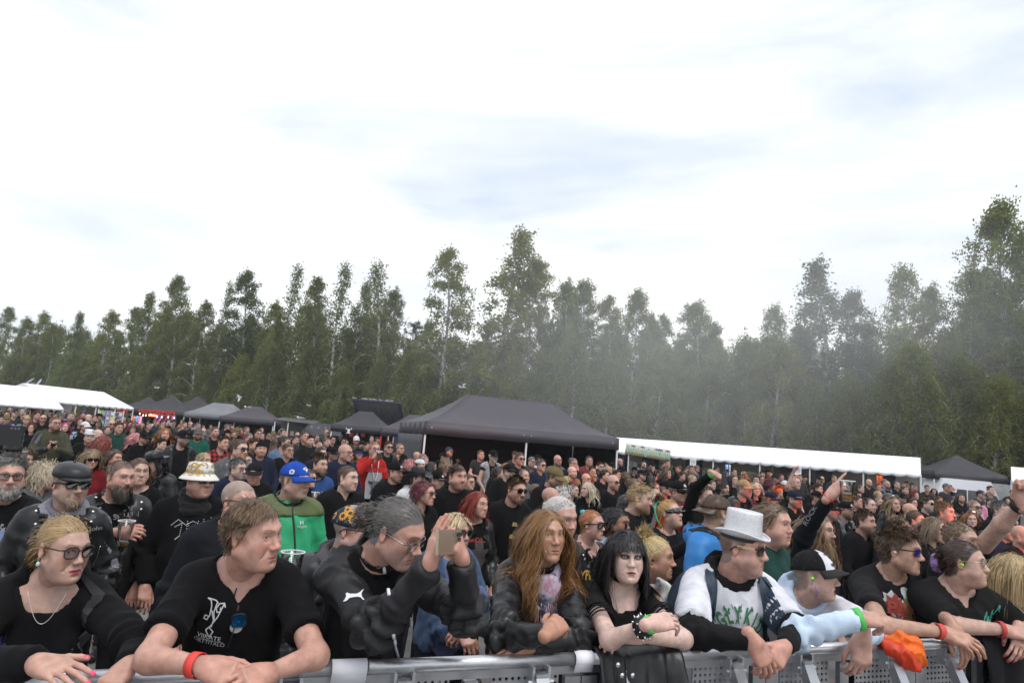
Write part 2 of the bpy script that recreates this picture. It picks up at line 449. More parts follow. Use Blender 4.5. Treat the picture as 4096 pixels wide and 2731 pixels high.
for i in range(20):
 px=628+i*3.6;c=W(px,1672+(i%3),44.2)
 t=empty('hanging_garment',c,0,['pink','black','red','blue','pale grey','jet black','wine red','brown black','violet','slate'][i%10]+' garment hung in the '+('left' if i<10 else 'right')+' half of the lit black stall','clothing','garments hung in the black stalls')
 w=.2
 v,f=grid_patch((-w,0,-.35-.25*((i*7)%3)/2),(w,.02,-.4),(w*.5,0,.22),(-w*.5,0,.22),3,4,.05,(0,-1,0))
 MB().add(*solidify(v,f,.05)).build('cloth',M['cotton'],t,True,cl_cols[i%10])
 MB().tube([(-.1,0,.22),(0,0,.27),(.1,0,.22)],.008,6).build('hanger',M['black'],t)
for i,(px,c3)in enumerate([(533,(1,.12,.06)),(539,(.9,.3,.1)),(545,(.1,.6,.75)),(550,(.2,.3,.9)),(556,(.75,.2,.6)),(561,(.9,.45,.5))]):
 c=W(px,1690+(i%2)*2,40)
 t=empty('hanging_skirt',c,0,['bright red','orange','turquoise','blue','magenta','pink'][i]+' ruffled skirt hung on the rail before the black stalls','clothing','bright ruffled skirts on a rail')
 v,f=grid_patch((-.13,0,-.55),(.13,.02,-.55),(.06,0,.4),(-.06,0,.4),4,6,.12,(0,-1,0))
 MB().add(*solidify(v,f,.06)).build('skirt',M['cotton'],t,True,c3)
 MB().tube([(-.06,0,.4),(0,0,.46),(.06,0,.4)],.008,6).build('hanger',M['black'],t)
c=W(440,1668,33)
rk=empty('wire_display_rack',(c[0],c[1],0),R(12),'white wire mesh rack of small colourful cards before the white marquee','display rack')
mb=MB()
for i in range(7):mb.bar((-.55+i*.183,0,.2),(-.55+i*.183,.05,2.05),.016)
for i in range(9):mb.bar((-.55,.03,.3+i*.215),(.55,.03,.3+i*.215),.016)
for x in(-.55,.55):mb.bar((x,0,0),(x,.05,2.1),.035)
mb.build('wire_frame',M['steel_white'],rk)
for i in range(6):
 for j in range(8):
  cc=[(.7,.7,.75),(.4,.3,.7),(.2,.5,.3),(.75,.6,.2),(.6,.62,.65),(.1,.1,.14)][(i*5+j*3)%6]
  MB().box((-.46+i*.183,-.02,.41+j*.215),(.13,.01,.15)).build('card',M['obj'],rk,color=cc)
def marquee(label,A,B,dep,eave,ridge,bays,val=.16,back=True,ends=(False,True),legs=True,scallop=True,roof_m='tent_white',winbays=()):
 """A,B ground points (x,y) of the front eave line, depth dep away from the camera side"""
 A=np.array(A,float);B=np.array(B,float)
 L=np.linalg.norm(B-A);yaw=math.atan2(B[1]-A[1],B[0]-A[0])
 root=empty('marquee',(A[0],A[1],0),yaw,label,'marquee')
 m=M[roof_m];bw=L/bays
 for i in range(bays):
  x0,x1=i*bw+.002,(i+1)*bw-.002
  mb=MB()
  v,f=grid_patch((x0,-.02,eave),(x1,-.02,eave),(x1,dep/2,ridge),(x0,dep/2,ridge),6,8,.0);mb.add(*solidify(v,f,.004))
  v,f=grid_patch((x1,dep+.02,eave),(x0,dep+.02,eave),(x0,dep/2,ridge),(x1,dep/2,ridge),6,8,.0);mb.add(*solidify(v,f,.004))
  mb.build('roof_panel',m,root,False)
  for y,s in((-.025,-1),(dep+.025,1)):
   ps=[];fs=[];k=24;ns=max(2,round(bw/.42))
   for j in range(k+1):
    x=x0+(x1-x0)*j/k
    sc=abs(math.sin(math.pi*ns*j/k))if scallop else .5
    ps+=[(x,y,eave+.004),(x,y+s*(.01+.012*math.sin(j*.9+i)),eave-val*.62-val*.38*sc)]
   for j in range(k):fs.append((2*j,2*j+2,2*j+3,2*j+1)if s<0 else(2*j+1,2*j+3,2*j+2,2*j))
   MB().add(*solidify(ps,fs,.004)).build('valance',m,root,True)
  if back:
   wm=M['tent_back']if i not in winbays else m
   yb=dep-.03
   mb=MB()
   cx=(x0+x1)/2;ww=min(.62,bw*.33);zt=eave*.78;zs=eave*.52;zb=eave*.38
   k=10;arch=[(cx+ww*math.cos(math.pi*(1-q/k)),zs+(zt-zs)*math.sin(math.pi*(1-q/k)))for q in range(k+1)]
   mb.add([(x0,yb,.02),(cx-ww,yb,.02),(cx-ww,yb,eave-.02),(x0,yb,eave-.02)],[(0,1,2,3)])
   mb.add([(cx+ww,yb,.02),(x1,yb,.02),(x1,yb,eave-.02),(cx+ww,yb,eave-.02)],[(0,1,2,3)])
   mb.add([(cx-ww,yb,.02),(cx+ww,yb,.02),(cx+ww,yb,zb),(cx-ww,yb,zb)],[(0,1,2,3)])
   vv=[];ff=[]
   for q,(x,z)in enumerate(arch):vv+=[(x,yb,z),(x,yb,eave-.02)]
   for q in range(k):ff.append((2*q,2*q+2,2*q+3,2*q+1))
   mb.add(vv,ff)
   mb.build('back_wall',wm,root)
   vv=[(x,yb+.01,z)for x,z in arch]+[(cx+ww,yb+.01,zb),(cx-ww,yb+.01,zb)]
   wo=MB().add(vv,[tuple(range(len(vv)))]).build('window',M['window'],root)
   mb=MB()
   for a in(45,90,135):
    mb.bar((cx,yb-.01,zs),(cx+ww*math.cos(R(a)),yb-.01,zs+(zt-zs)*math.sin(R(a))),.03)
   mb.bar((cx-ww,yb-.01,zs),(cx+ww,yb-.01,zs),.03)
   mb.build('window_bars',M['tent_white'],wo)
 for e,x in((0,0.0),(1,L)):
  if ends[e]:
   mb=MB()
   v,f=grid_patch((x,0,.02),(x,dep,.02),(x,dep,eave),(x,0,eave),6,6);mb.add(*solidify(v,f,.004))
   mb.add([(x,0,eave),(x,dep,eave),(x,dep/2,ridge)],[(0,1,2)])
   mb.build('end_wall',m,root)
  else:
   MB().add([(x,0,eave),(x,dep,eave),(x,dep/2,ridge)],[(0,1,2)]).build('gable',m,root)
 for i in range(bays+1):
  for y in(.02,dep-.08):
   MB().box((i*bw,y,eave/2),(.05,.05,eave-.02)).build('leg',M['steel_white'],root)
 return root
def G(px,d):
 p=W(px,hor(px),d);return(p[0],p[1])
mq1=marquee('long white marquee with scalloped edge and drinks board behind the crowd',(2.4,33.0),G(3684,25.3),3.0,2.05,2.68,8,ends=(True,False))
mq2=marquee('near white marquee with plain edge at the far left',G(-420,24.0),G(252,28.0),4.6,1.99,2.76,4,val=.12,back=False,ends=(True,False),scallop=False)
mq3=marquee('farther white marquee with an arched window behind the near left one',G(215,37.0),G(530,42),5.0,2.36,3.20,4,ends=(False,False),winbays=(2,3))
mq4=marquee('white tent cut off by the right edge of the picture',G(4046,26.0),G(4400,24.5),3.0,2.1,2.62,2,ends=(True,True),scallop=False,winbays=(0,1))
c=W(3868,hor(3868),27.75)
fa=empty('first_aid_tent',(c[0],c[1],0),R(-14),'small white first aid tent with two red cross papers, under the black roof','tent')
mb=MB()
prof=[(-1.12,1.35),(-.85,1.98),(.0,2.0),(.85,1.96),(1.12,1.35)]
for(x0,z0),(x1,z1)in zip(prof,prof[1:]):
 mb.add(*solidify([(x0,0,z0),(x1,0,z1),(x1,1.9,z1),(x0,1.9,z0)],[(0,1,2,3)],.004))
mb.build('roof',M['tent_white'],fa)
mb=MB();mb.add([(-1.12,0,0),(-.85,0,0),(-.85,0,1.98),(-1.12,0,1.35)],[(0,1,2,3)]);mb.add([(.85,0,0),(1.12,0,0),(1.12,0,1.35),(.85,0,1.96)],[(0,1,2,3)])
mb.add([(-.85,0,0),(.85,0,0),(.85,0,.9),(-.85,0,.9)],[(0,1,2,3)]);mb.add([(-.85,0,1.6),(.85,0,1.55),(.85,0,1.96),(-.85,0,1.98)],[(0,1,2,3)])
for s in(-1,1):mb.add([(s*1.12,0,0),(s*1.12,1.9,0),(s*1.12,1.9,1.35),(s*1.12,0,1.35)],[(0,1,2,3)])
mb.add([(-1.12,1.9,0),(1.12,1.9,0),(1.12,1.9,1.35),(.85,1.9,1.96),(-.85,1.9,1.98),(-1.12,1.9,1.35)],[(0,1,2,3,4,5)])
mb.build('wall',M['tent_white'],fa)
wo=MB().add([(-.85,.01,.9),(.85,.01,.9),(.85,.01,1.55),(-.85,.01,1.6)],[(0,1,2,3)]).build('window',M['window'],fa)
MB().bar((0,0,.9),(0,0,1.58),.03).build('window_bars',M['tent_white'],wo)
for px,py in((3815,1957),(3932,1968)):
 c=W(px,py,27.6)
 t=empty('red_cross_paper',c,R(-14),'white paper with a red cross, '+('left' if px<3900 else 'right')+' one on the first aid tent','sign','red cross papers on the first aid tent')
 MB().box((0,0,0),(.21,.006,.2)).build('sheet',M['paper'],t)
 mb=MB().box((0,-.006,0),(.13,.006,.04));mb.box((0,-.0075,0),(.04,.006,.13));mb.build('cross',M['signred'],t)
c=W(2590,1807,30.2)
sg=empty('drinks_board',c,0,'palm beach picture board reading Beer LongDrink Cider on the white marquee','sign')
m_,n_,l_,b_=new_mat('sunset_print')
tc=n_.new('ShaderNodeTexCoord');sp=n_.new('ShaderNodeSeparateXYZ');l_.new(tc.outputs['Generated'],sp.inputs[0])
cr=n_.new('ShaderNodeValToRGB');l_.new(sp.outputs['Z'],cr.inputs[0])
for p,c3 in((0.,(.10,.06,.04)),(.2,(.35,.26,.10)),(.45,(.66,.55,.24)),(1.,(.60,.58,.36))):
 e=cr.color_ramp.elements.new(p);e.color=(*c3,1)
l_.new(cr.outputs[0],b_.inputs['Base Color']);b_.inputs['Roughness'].default_value=.5
MB().box((0,0,0),(2.25,.03,.56)).build('panel',m_,sg)
for wtxt,x,sx in(('Beer',-.8,.62),('LongDrink',.03,.52),('Cider',.82,.62)):
 put_text(wtxt,.46,(x,-.021,.0),(1,0,0),(0,0,1),M['obj'],sg,sx=sx,color=(.32,.62,.62),bold=.006)
mb=MB()
rr=random.Random(3)
for bx in(-.75,-.28,.45,.62,.98):
 h=.16+.06*rr.random()
 mb.add([(bx-.012,-.017,-.2),(bx+.012,-.017,-.2),(bx+.02,-.017,h),(bx+.005,-.017,h)],[(0,1,2,3)])
 for k in range(9):
  a=R(-30+k*30);x1=bx+.013+.17*math.cos(a);z1=h+.09*math.sin(a)-.02
  mb.add([(bx,-.0165-.0002*k,h-.015),(bx+.02,-.0165-.0002*k,h+.015),(x1,-.0165-.0002*k,z1)],[(0,1,2)])
mb.build('palm_print',M['black'],sg)
sg.scale=(.88,)*3;sg.rotation_euler=(0,R(5),R(-24))
for px,py,d in((2772,1848,29.4),(3192,1882,27.25)):
 c=W(px,py,d)
 t=empty('no_smoking_sign',c,0,'white no smoking paper hung from the marquee edge, '+('nearer the drinks board' if px<3000 else 'below the raised horns hand'),'sign','no smoking papers on the long marquee')
 MB().box((0,0,0),(.26,.008,.33)).build('sheet',M['paper'],t)
 th=[2*math.pi*i/24 for i in range(24)]
 mb=MB().tube([(.09*math.cos(a),-.008,.02+.09*math.sin(a))for a in th],.007,6,closed=True)
 mb.bar((-.06,-.008,.08),(.06,-.008,-.04),.013);mb.bar((-.05,-.007,.0),(.06,-.007,.035),.016)
 mb.build('symbol',M['grey'],t)
 MB().bar((0,.02,-.16),(0,.02,-c[2]+.02),.04).build('pole',M['steel_white'],t)
for px,d,c3,lab in((2906,28.75,((.08,.2,.5),(.6,.65,.7)),'blue and white striped cloth tied to a marquee pole'),(3513,25.9,((.9,.16,.03),(.5,.08,.03)),'orange cloth tied to a marquee pole behind bald men')):
 c=W(px,hor(px)+48,d)
 t=empty('tied_cloth',(c[0],c[1]-.05,c[2]),0,lab,'cloth')
 for k in range(4):
  x=-.09+.06*k
  v,f=grid_patch((x*.8,-.02*(k%2),-.55),(x*.8+.05,-.02*(k%2),-.55),(x+.055,0,.38),(x,0,.38),2,6,.03,(0,-1,0))
  MB().add(*solidify(v,f,.02)).build('stripe',M['cotton'],t,True,c3[k%2])
for px,d,wh in((2500,33.6),(2620,32.6),(2800,31.2),(3180,28.4),(3340,27.4),(3600,26.2))and((2500,31.4,'left of the drinks board end'),(2620,30.8,'behind the drinks board'),(2800,30.0,'near the first no smoking paper'),(3180,28.0,'behind the second no smoking paper'),(3340,27.2,'left of the raised beer cup'),(3600,26.1,'right of the orange cloth')):
 c=W(px,hor(px),d)
 t=empty('drinks_fridge',(c[0],c[1]+.9,0),R(-30),'black glass-door fridge in the white marquee, '+wh,'fridge','black fridges inside the white marquee')
 MB().box((0,0,.95),(.6,.6,1.9)).build('cabinet',M['black'],t)
 MB().box((0,-.31,.95),(.48,.02,1.5)).build('glass_door',M['lens_clear'],t)
 for k in range(4):
  MB().box((0,-.296,.4+k*.36),(.44,.006,.2)).build('bottles',M['obj'],t,color=[(.35,.4,.42),(.2,.22,.25),(.4,.4,.38),(.25,.28,.3)][k])
a=np.array(G(3690,33));b=np.array(G(4200,30))
t=empty('concrete_fence',(a[0],a[1],0),math.atan2(b[1]-a[1],b[0]-a[0]),'pale grey wall between the marquee and the black first aid roof','wall')
L=np.linalg.norm(b-a)
for i in range(4):
 MB().box(((i+.5)*L/4,0,1.0),(L/4-.03,.1,2.05)).build('panel',mat('concrete%d'%i,(.36,.37,.36),.85,noise=.25,nscale=2),t)
 MB().box((i*L/4,0,1.05),(.1,.14,2.2)).build('post',M['alu_dull'],t)
c=W(1505,hor(1505),37)
ct=empty('open_container',(c[0],c[1],0),R(3),'dark blue container stall with its curved lid raised and gulls on top','container')
MB().box((0,1.2,1.15),(4.2,2.2,2.2)).build('body',M['navy_metal'],ct)
for i in range(9):MB().box((-2.0+i*.5,.08,1.75),(.10,.06,.9)).build('rib',M['navy_metal'],ct)
ps=[];fs=[]
def lidp(u,v):
 x=(-1.55-.62*v)+u*(3.35+.02*v-(-.2)*0)
 x=(1-v)*(-.95+u*2.55)+v*(-1.22+u*2.52)-.25+.0*u
 return(x*1.0,1.5-1.15*v-.25*math.sin(math.pi*v),2.36+1.22*v+.18*math.sin(math.pi*v*.8))
for j in range(9):
 for i in range(15):ps.append(lidp(i/14,j/8))
for j in range(8):
 for i in range(14):fs.append((j*15+i,j*15+i+1,(j+1)*15+i+1,(j+1)*15+i))
MB().add(*solidify(ps,fs,.04)).build('lid',mat('lid_lining',(.075,.078,.078),.5,noise=.2),ct,True)
for u in(0.,.25,.5,.75,1.):
 MB().tube([np.array(lidp(u,j/8))+np.array((0,-.03,-.03))for j in range(9)],.04 if u in(0.,1.)else .018,6).build('lid_rib',M['navy_metal']if u in(0.,1.)else M['grey_metal'],ct)
MB().tube([lidp(i/14,1.)for i in range(15)],.05,6).build('lid_edge',M['navy_metal'],ct)
LIDM=ct
c=W(1195,hor(1195),38)
ft=empty('food_truck',(c[0],c[1],0),R(4),'long black food truck with a raised flap and a round white logo','truck')
MB().box((0,1.4,1.2),(2.2,1.8,2.0)).build('body',M['grey_metal'],ft)
v,f=grid_patch((-1.15,-.9,2.28),(1.0,-.9,2.22),(1.0,.6,2.42),(-1.15,.6,2.46),4,3);MB().add(*solidify(v,f,.05)).build('flap',M['black'],ft)
MB().box((0,.45,1.35),(1.7,.08,.9)).build('hatch',M['obj'],ft,color=(.10,.06,.045))
for x in(-1.1,-.4,.95):MB().bar((x,-.8,0),(x,-.8,2.25),.05).build('post',M['steel_white'],ft)
mb=MB().tube([(-.95+.22*math.cos(a),-.02+.38,1.55+.28*math.sin(a))for a in np.linspace(0,6.28,25)[:-1]],.016,6,closed=True)
mb.bar((-1.09,.37,1.7),(-.99,.37,1.36),.03);mb.bar((-.99,.37,1.36),(-.95,.37,1.6),.03);mb.bar((-.95,.37,1.6),(-.9,.37,1.36),.03);mb.bar((-.9,.37,1.36),(-.81,.37,1.7),.03)
mb.build('logo',M['white'],ft)
for i in range(6):MB().box((-.7+.28*i,.40,1.62),(.2,.012,.26)).build('menu_card',M['obj'],ft,color=[(.5,.12,.05),(.6,.55,.5),(.5,.3,.08),(.08,.08,.08),(.55,.15,.1),(.4,.4,.4)][i])
c=W(1300,hor(1300),35)
vt=empty('round_van',(c[0],c[1],0),R(4),'dark van with a rounded roof and pale triangle pattern beside the food truck','van')
mb=MB();
pr=[(-1.05,.3),(-1.05,1.7),(-1.0,1.95),(-.85,2.15),(-.5,2.27),(.3,2.27),(.75,2.17),(.98,1.95),(1.05,1.7),(1.15,1.2),(1.2,.9),(1.2,.3)]
vv=[(x,0,z)for x,z in pr]+[(x,2.,z)for x,z in pr];k=len(pr)
ff=[(i,(i+1)%k,(i+1)%k+k,i+k)for i in range(k)]+[tuple(range(k))[::-1],tuple(range(k,2*k))]
mb.add(vv,ff);mb.build('body',M['grey_metal'],vt)
for i,x in enumerate((-.75,-.4,-.05,.3,.6)):
 mb=MB().add([(x,-.006,1.98),(x+.14,-.006,2.0),(x+.07,-.006,2.14)],[(0,1,2)]);mb.build('triangle_print',M['grey'],vt)
MB().box((.25,-.01,1.45),(1.3,.03,.5)).build('windscreen',M['lens_dark'],vt)
for x in(-.7,.8):
 w=MB().lathe([(.1,-.1),(.32,-.1),(.34,0),(.32,.1),(.1,.1)],n=16).build('wheel',M['black'],vt,True);w.matrix_local=Matrix.Translation((x,.0,.34))@Matrix.Rotation(R(90),4,'X')
for px,lab,k in((1405,'round red drinks disc left of the white bull emblem',0),(1452,'round red drinks disc right of the white bull emblem',0)):
 cc=W(px,1735,31.6)
 t=empty('round_sign',cc,0,lab,'sign','round red discs under the black tent')
 w=MB().lathe([(.115,-.01),(.115,.01)],n=20).build('disc',M['signred'],t);w.matrix_local=Matrix.Rotation(R(90),4,'X')@Matrix.Scale(1.3,4,(0,1,0))
 put_text('Cola',.1,(0,-.02,0),(1,.15,.3),(0,0,1),M['white'],t)
for px,py,d in((1429,1733,31.6),(1395,1719,30.85)):
 cc=W(px,py,d)
 t=empty('bull_emblem',cc,0,'white horned bull head emblem '+('between two red discs' if px>1410 else 'on the edge of the black tent'),'sign','white bull emblems at the black tent')
 mb=MB().tube([(-.11,0,.1),(-.13,0,.04),(-.05,0,.02),(0,0,.03),(.05,0,.02),(.13,0,.04),(.11,0,.1)],.018,6);mb.box((0,0,-.05),(.10,.02,.13));mb.bar((-.1,0,-.14),(.1,0,-.14),.03)
 mb.build('emblem',M['white'],t)
def leaf_mat(name,cols,haze=0):
 m,n,l,b=new_mat(name)
 at=n.new('ShaderNodeAttribute');at.attribute_name='Col'
 oi=n.new('ShaderNodeObjectInfo')
 mx=n.new('ShaderNodeMixRGB');mx.blend_type='MULTIPLY';mx.inputs[0].default_value=1
 l.new(at.outputs['Color'],mx.inputs[1]);l.new(oi.outputs['Color'],mx.inputs[2])
 l.new(mx.outputs[0],b.inputs['Base Color'])
 b.inputs['Roughness'].default_value=.8;b.inputs['Specular IOR Level'].default_value=.12
 tr=n.new('ShaderNodeBsdfTranslucent');l.new(mx.outputs[0],tr.inputs['Color'])
 ms=n.new('ShaderNodeMixShader');ms.inputs[0].default_value=.6
 l.new(b.outputs[0],ms.inputs[1]);l.new(tr.outputs[0],ms.inputs[2]);l.new(ms.outputs[0],n['Material Output'].inputs['Surface'])
 return m
M['leaf']=leaf_mat('birch_leaf',None)
def bark_mat():
 m,n,l,b=new_mat('birch_bark')
 tc=n.new('ShaderNodeTexCoord');mp=n.new('ShaderNodeMapping');mp.inputs['Scale'].default_value=(2.5,2.5,1.6);l.new(tc.outputs['Object'],mp.inputs[0])
 nz=n.new('ShaderNodeTexNoise');nz.inputs['Scale'].default_value=1.6;nz.inputs['Detail'].default_value=6;nz.inputs['Roughness'].default_value=.7
 l.new(mp.outputs[0],nz.inputs['Vector'])
 cr=n.new('ShaderNodeValToRGB');cr.color_ramp.elements[0].position=.40;cr.color_ramp.elements[0].color=(.025,.022,.02,1)
 cr.color_ramp.elements[1].position=.50;cr.color_ramp.elements[1].color=(.50,.49,.46,1)
 l.new(nz.outputs['Fac'],cr.inputs[0]);l.new(cr.outputs[0],b.inputs['Base Color']);b.inputs['Roughness'].default_value=.8
 return m
M['bark']=bark_mat()
M['bark_dark']=mat('dark_bark',(.045,.038,.03),.9,noise=.3)
def make_birch(seed,H=18.,Rm=2.6,base=.10,npts=9000,top_sparse=1.0,bushy=0.0,split=False,weep=1.0):
 """returns (crown verts, faces, cols), (trunk verts, faces)"""
 g=np.random.default_rng(seed)
 lean=g.normal(0,.015,2)
 def axis(z):return np.array([lean[0]*z+.25*math.sin(z*.35+seed),lean[1]*z+.2*math.cos(z*.3+seed),z])
 tm=MB()
 zs=np.linspace(0,H*.97,16)
 tm.tube([axis(z)for z in zs],[max(.012,.17*(1-z/H)**.9+.01)for z in zs],7)
 cl=[]
 nb=int(60+bushy*25)
 for i in range(nb):
  t=base+(1-base)*(i+.5*g.random())/nb
  z0=t*H*.97
  rad=Rm*((1-t)**.62)*(.30+.70*min(1,(t-base+.10)/.32))*(.65+.6*g.random())+.22
  if t>.8:rad*=top_sparse*.8+.2
  a=i*2.399+g.normal(0,.4)
  up=R(38+34*t+g.normal(0,7))
  L=rad/max(.35,math.cos(up))*.95
  p0=axis(z0);pts=[p0]
  for k in range(1,7):
   s=k/6
   r_=L*math.cos(up)*s;h_=L*(math.sin(up)*s-weep*.62*s**2.4)
   pts.append(p0+np.array([r_*math.cos(a),r_*math.sin(a),h_])+g.normal(0,.05,3))
  tm.tube(pts,[max(.006,.045*(1-t)+.012)*(1-.85*k/6)for k in range(7)],4,cap=False)
  for k in range(2,7):
   n_h=2 if k<4 else 3
   for q in range(n_h):
    c0=pts[k]+g.normal(0,.16+.10*bushy,3)
    drop=weep*(.25+g.random()*1.15*(1-.55*t))*(.5+.5*k/6)
    cl.append((c0,drop,(1.0-.55*t*(1 if top_sparse<1.2 else .6))*(.5+.8*g.random())))
 w=np.array([c[2]for c in cl]);w/=w.sum()
 idx=g.choice(len(cl),npts,p=w)
 C=np.array([c[0]for c in cl])[idx];D=np.array([c[1]for c in cl])[idx]
 s=g.random(npts)
 P=C+g.normal(0,1,(npts,3))*np.array([.17,.17,.16])*(1-.35*s)[:,None]
 P[:,2]-=D*s
 P[:,0]+=.10*D*s
 P=P[P[:,2]>.6];n=len(P)
 sz=g.uniform(.055,.115,n)
 u=g.normal(0,1,(n,3));u[:,2]-=1.0;u/=np.linalg.norm(u,axis=1,keepdims=True)
 v=np.cross(u,g.normal(0,1,(n,3)));v/=np.linalg.norm(v,axis=1,keepdims=True)
 sz*=.9
 V=np.stack([P-u*sz[:,None]*1.15,P+v*sz[:,None]*.62,P+u*sz[:,None]*1.15,P-v*sz[:,None]*.62],1).reshape(-1,3)
 F=np.arange(n*4).reshape(n,4)
 cc=np.array([.152,.186,.066])[None]*(g.uniform(.8,1.22,n)[:,None])
 cl_t=np.random.default_rng(seed+5).uniform(.75,1.3,len(cl))
 cc*=cl_t[idx[:n]][:,None]
 cc[:,0]*=g.uniform(.8,1.3,n)
 return(V,F,np.repeat(cc,4,0)),tm
def make_pine(seed,H=15.,npts=7000):
 g=np.random.default_rng(seed)
 tm=MB();tm.tube([(0,0,z)for z in np.linspace(0,H,8)],[.2*(1-z/H)+.02 for z in np.linspace(0,H,8)],7)
 P=[]
 for i in range(46):
  t=.3+.7*i/46;z0=t*H;L=3.0*(1-t)**.6*(.7+.5*g.random())+.3;a=i*2.4
  pts=[np.array([L*s*math.cos(a),L*s*math.sin(a),z0+L*(.18*s+.12*s*s)])for s in np.linspace(0,1,6)]
  tm.tube(pts,.025,4,cap=False)
  for k in range(1,6):P.append(pts[k]+g.normal(0,.14,(int(npts/46/5),3)))
 P=np.vstack(P);n=len(P)
 u=g.normal(0,1,(n,3));u[:,2]=abs(u[:,2]);u/=np.linalg.norm(u,axis=1,keepdims=True)
 v=np.cross(u,g.normal(0,1,(n,3)));v/=np.linalg.norm(v,axis=1,keepdims=True)
 V=np.stack([P-u*.13,P+v*.035,P+u*.13,P-v*.035],1).reshape(-1,3)
 cc=np.array([.018,.03,.018])[None]*g.uniform(.6,1.4,n)[:,None]
 return(V,np.arange(n*4).reshape(n,4),np.repeat(cc,4,0)),tm
TREE={}
def tree_kind(key,maker,barkm,*a,**k):
 (V,F,C),tm=maker(*a,**k)
 TREE[key]=(mesh_np('crown',V,F,False,C),tm.mesh('trunk',True),M[barkm])
tree_kind('b0',make_birch,'bark',3,18,2.9,npts=21000)
tree_kind('b1',make_birch,'bark',8,18,3.4,npts=25000,bushy=.4)
tree_kind('b2',make_birch,'bark',14,18,2.4,npts=15000,top_sparse=.6,weep=1.2)
tree_kind('b3',make_birch,'bark',21,18,3.9,npts=21000,bushy=.6)
tree_kind('thin',make_birch,'bark',33,18,1.7,npts=7500,top_sparse=.5,weep=1.3)
tree_kind('broad',make_birch,'bark',47,18,4.4,npts=34000,bushy=1.0,base=.06)
tree_kind('low',make_birch,'bark',55,11,3.9,npts=24000,bushy=1.0,base=.04,weep=1.2)
tree_kind('low2',make_birch,'bark',61,11,3.5,npts=22000,bushy=1.0,base=.04,weep=1.2)
tree_kind('pine',make_pine,'bark_dark',4)
def plant(kind,x,y,h,label,rz,tint,group,wid=1.0,cat='tree',name='birch_tree'):
 cm,tm,bm_=TREE[kind]
 H0={'low':11.,'low2':11.,'pine':15.}.get(kind,18.)
 s=h/H0
 r=empty(name,(x,y,0),rz,label,cat,group)
 sw=s*wid
 a=obj('trunk',tm,bm_,r);a.scale=(sw,sw,s)
 b=obj('crown',cm,M['leaf'],r,color=tint);b.scale=(sw,sw,s)
 return r
def tree_depth(px):
 """distance of the tree belt at a photo column: the belt recedes to the left"""
 k=(px-2048)/FPX
 return 61.0/(1+.60*k)if k>-1.2 else 140
SKY=[(8,700,'b0',1.,0,'birch at the left edge of the tree line'),(62,728,'b1',1.1,0,'rounded birch second from the left edge'),(102,715,'b1',1.,1,'full birch rising above the near white marquee'),(132,738,'b2',1.,0,'narrow birch just right of the full one over the near marquee'),(186,712,'b2',1.1,0,'pointed birch above the end of the near white marquee'),(262,712,'b1',1.,1,'bushy birch above the farther white marquee'),(300,700,'b0',1.1,0,'dark birch left of the tall pointed one over the first black stall'),(350,664,'b2',1.2,0,'tall pointed birch over the first black stall'),(388,698,'b1',.9,1,'rounded pale birch over the stalls with red boards'),(432,634,'b0',1.0,0,'tall birch over the rightmost pointed stall'),(480,690,'b1',.9,0,'full birch over the faded grey tent'),(526,634,'thin',.8,2,'thin nearly bare birch top left of the dark spire'),(586,624,'b0',1.1,3,'dark green spire-shaped birch, darkest of the row'),(632,690,'b1',.9,1,'pale leafy birch right of the dark spire'),(680,594,'thin',1.1,0,'very slender tall birch with hanging twigs'),(752,634,'b0',1.0,0,'tall dense birch over the food truck'),(792,588,'thin',1.2,0,'slender birch with a bent tip over the round van'),(835,640,'b2',1.,0,'narrow birch between two slender tall ones'),(884,590,'thin',1.5,2,'birch with bare white upper limbs over the blue container'),(905,660,'b1',.9,0,'leafy birch at the left side of the sky gap over the large black tent'),(985,735,'b1',.9,0,'short birch inside the sky gap'),(1046,574,'b0',1.15,1,'tall conical birch over the left ridge of the large black tent'),(1190,520,'b2',1.5,1,'highest birch above the large black tent with ragged tip'),(1236,590,'b1',1.0,1,'broad birch leaning on the highest one'),(1300,640,'b1',.9,4,'birch right of the highest one'),(1350,640,'b1',1.1,4,'round topped birch above the right half of the black tent'),(1412,680,'b0',1.,4,'hazy birch above the right corner of the black tent'),(1472,662,'b1',1.0,4,'hazy birch above the drinks board'),(1515,715,'b0',.9,4,'short hazy birch right of the drinks board'),(1600,688,'b1',1.2,4,'broad hazy birch over the middle of the long marquee'),(1655,735,'b0',.9,4,'low hazy birch in a dip of the tree line'),(1765,700,'b3',1.0,1,'yellow-green birch over the raised horns hand'),(1840,740,'b1',.9,3,'low dark birch left of the dark pointed crown'),(1890,580,'b2',1.5,3,'dark pointed birch above the raised beer cup'),(1950,668,'b0',1.1,3,'dark birch shoulder right of the pointed crown'),(2005,735,'b0',.8,4,'low birch in the bright gap'),(2090,612,'b3',.95,1,'tall birch with a white trunk over the end of the long marquee'),(2135,650,'b1',.8,1,'birch close behind the white trunked one'),(2185,760,'b1',.7,4,'low birch in the gap before the tallest tree'),(2300,462,'broad',.85,4,'tallest birch at the right with a thick white trunk'),(2235,610,'b1',.9,4,'birch on the left shoulder of the tallest tree'),(2352,500,'b3',1.,4,'tall birch cut by the right edge')]
TINT=[(1.0,1.0,1.0),(1.3,1.22,1.0),(1.15,1.1,1.1),(.62,.70,.78),(1.15,1.15,1.05)]
tg=np.random.default_rng(77)
for i,(x2,y2,k,wd,ti,lab)in enumerate(SKY):
 px=x2*1.7415;d=tree_depth(px)*(1+tg.uniform(-.03,.03))
 p=W(px,y2*1.7415,d);g0=W(px,hor(px),d)
 plant(k,p[0],p[1],p[2],'tall '+lab if 'tall' not in lab and tg.random()<0 else lab,tg.uniform(0,6.28),TINT[ti],'birches along the skyline',wd*(1.08 if k!='thin' else .95))
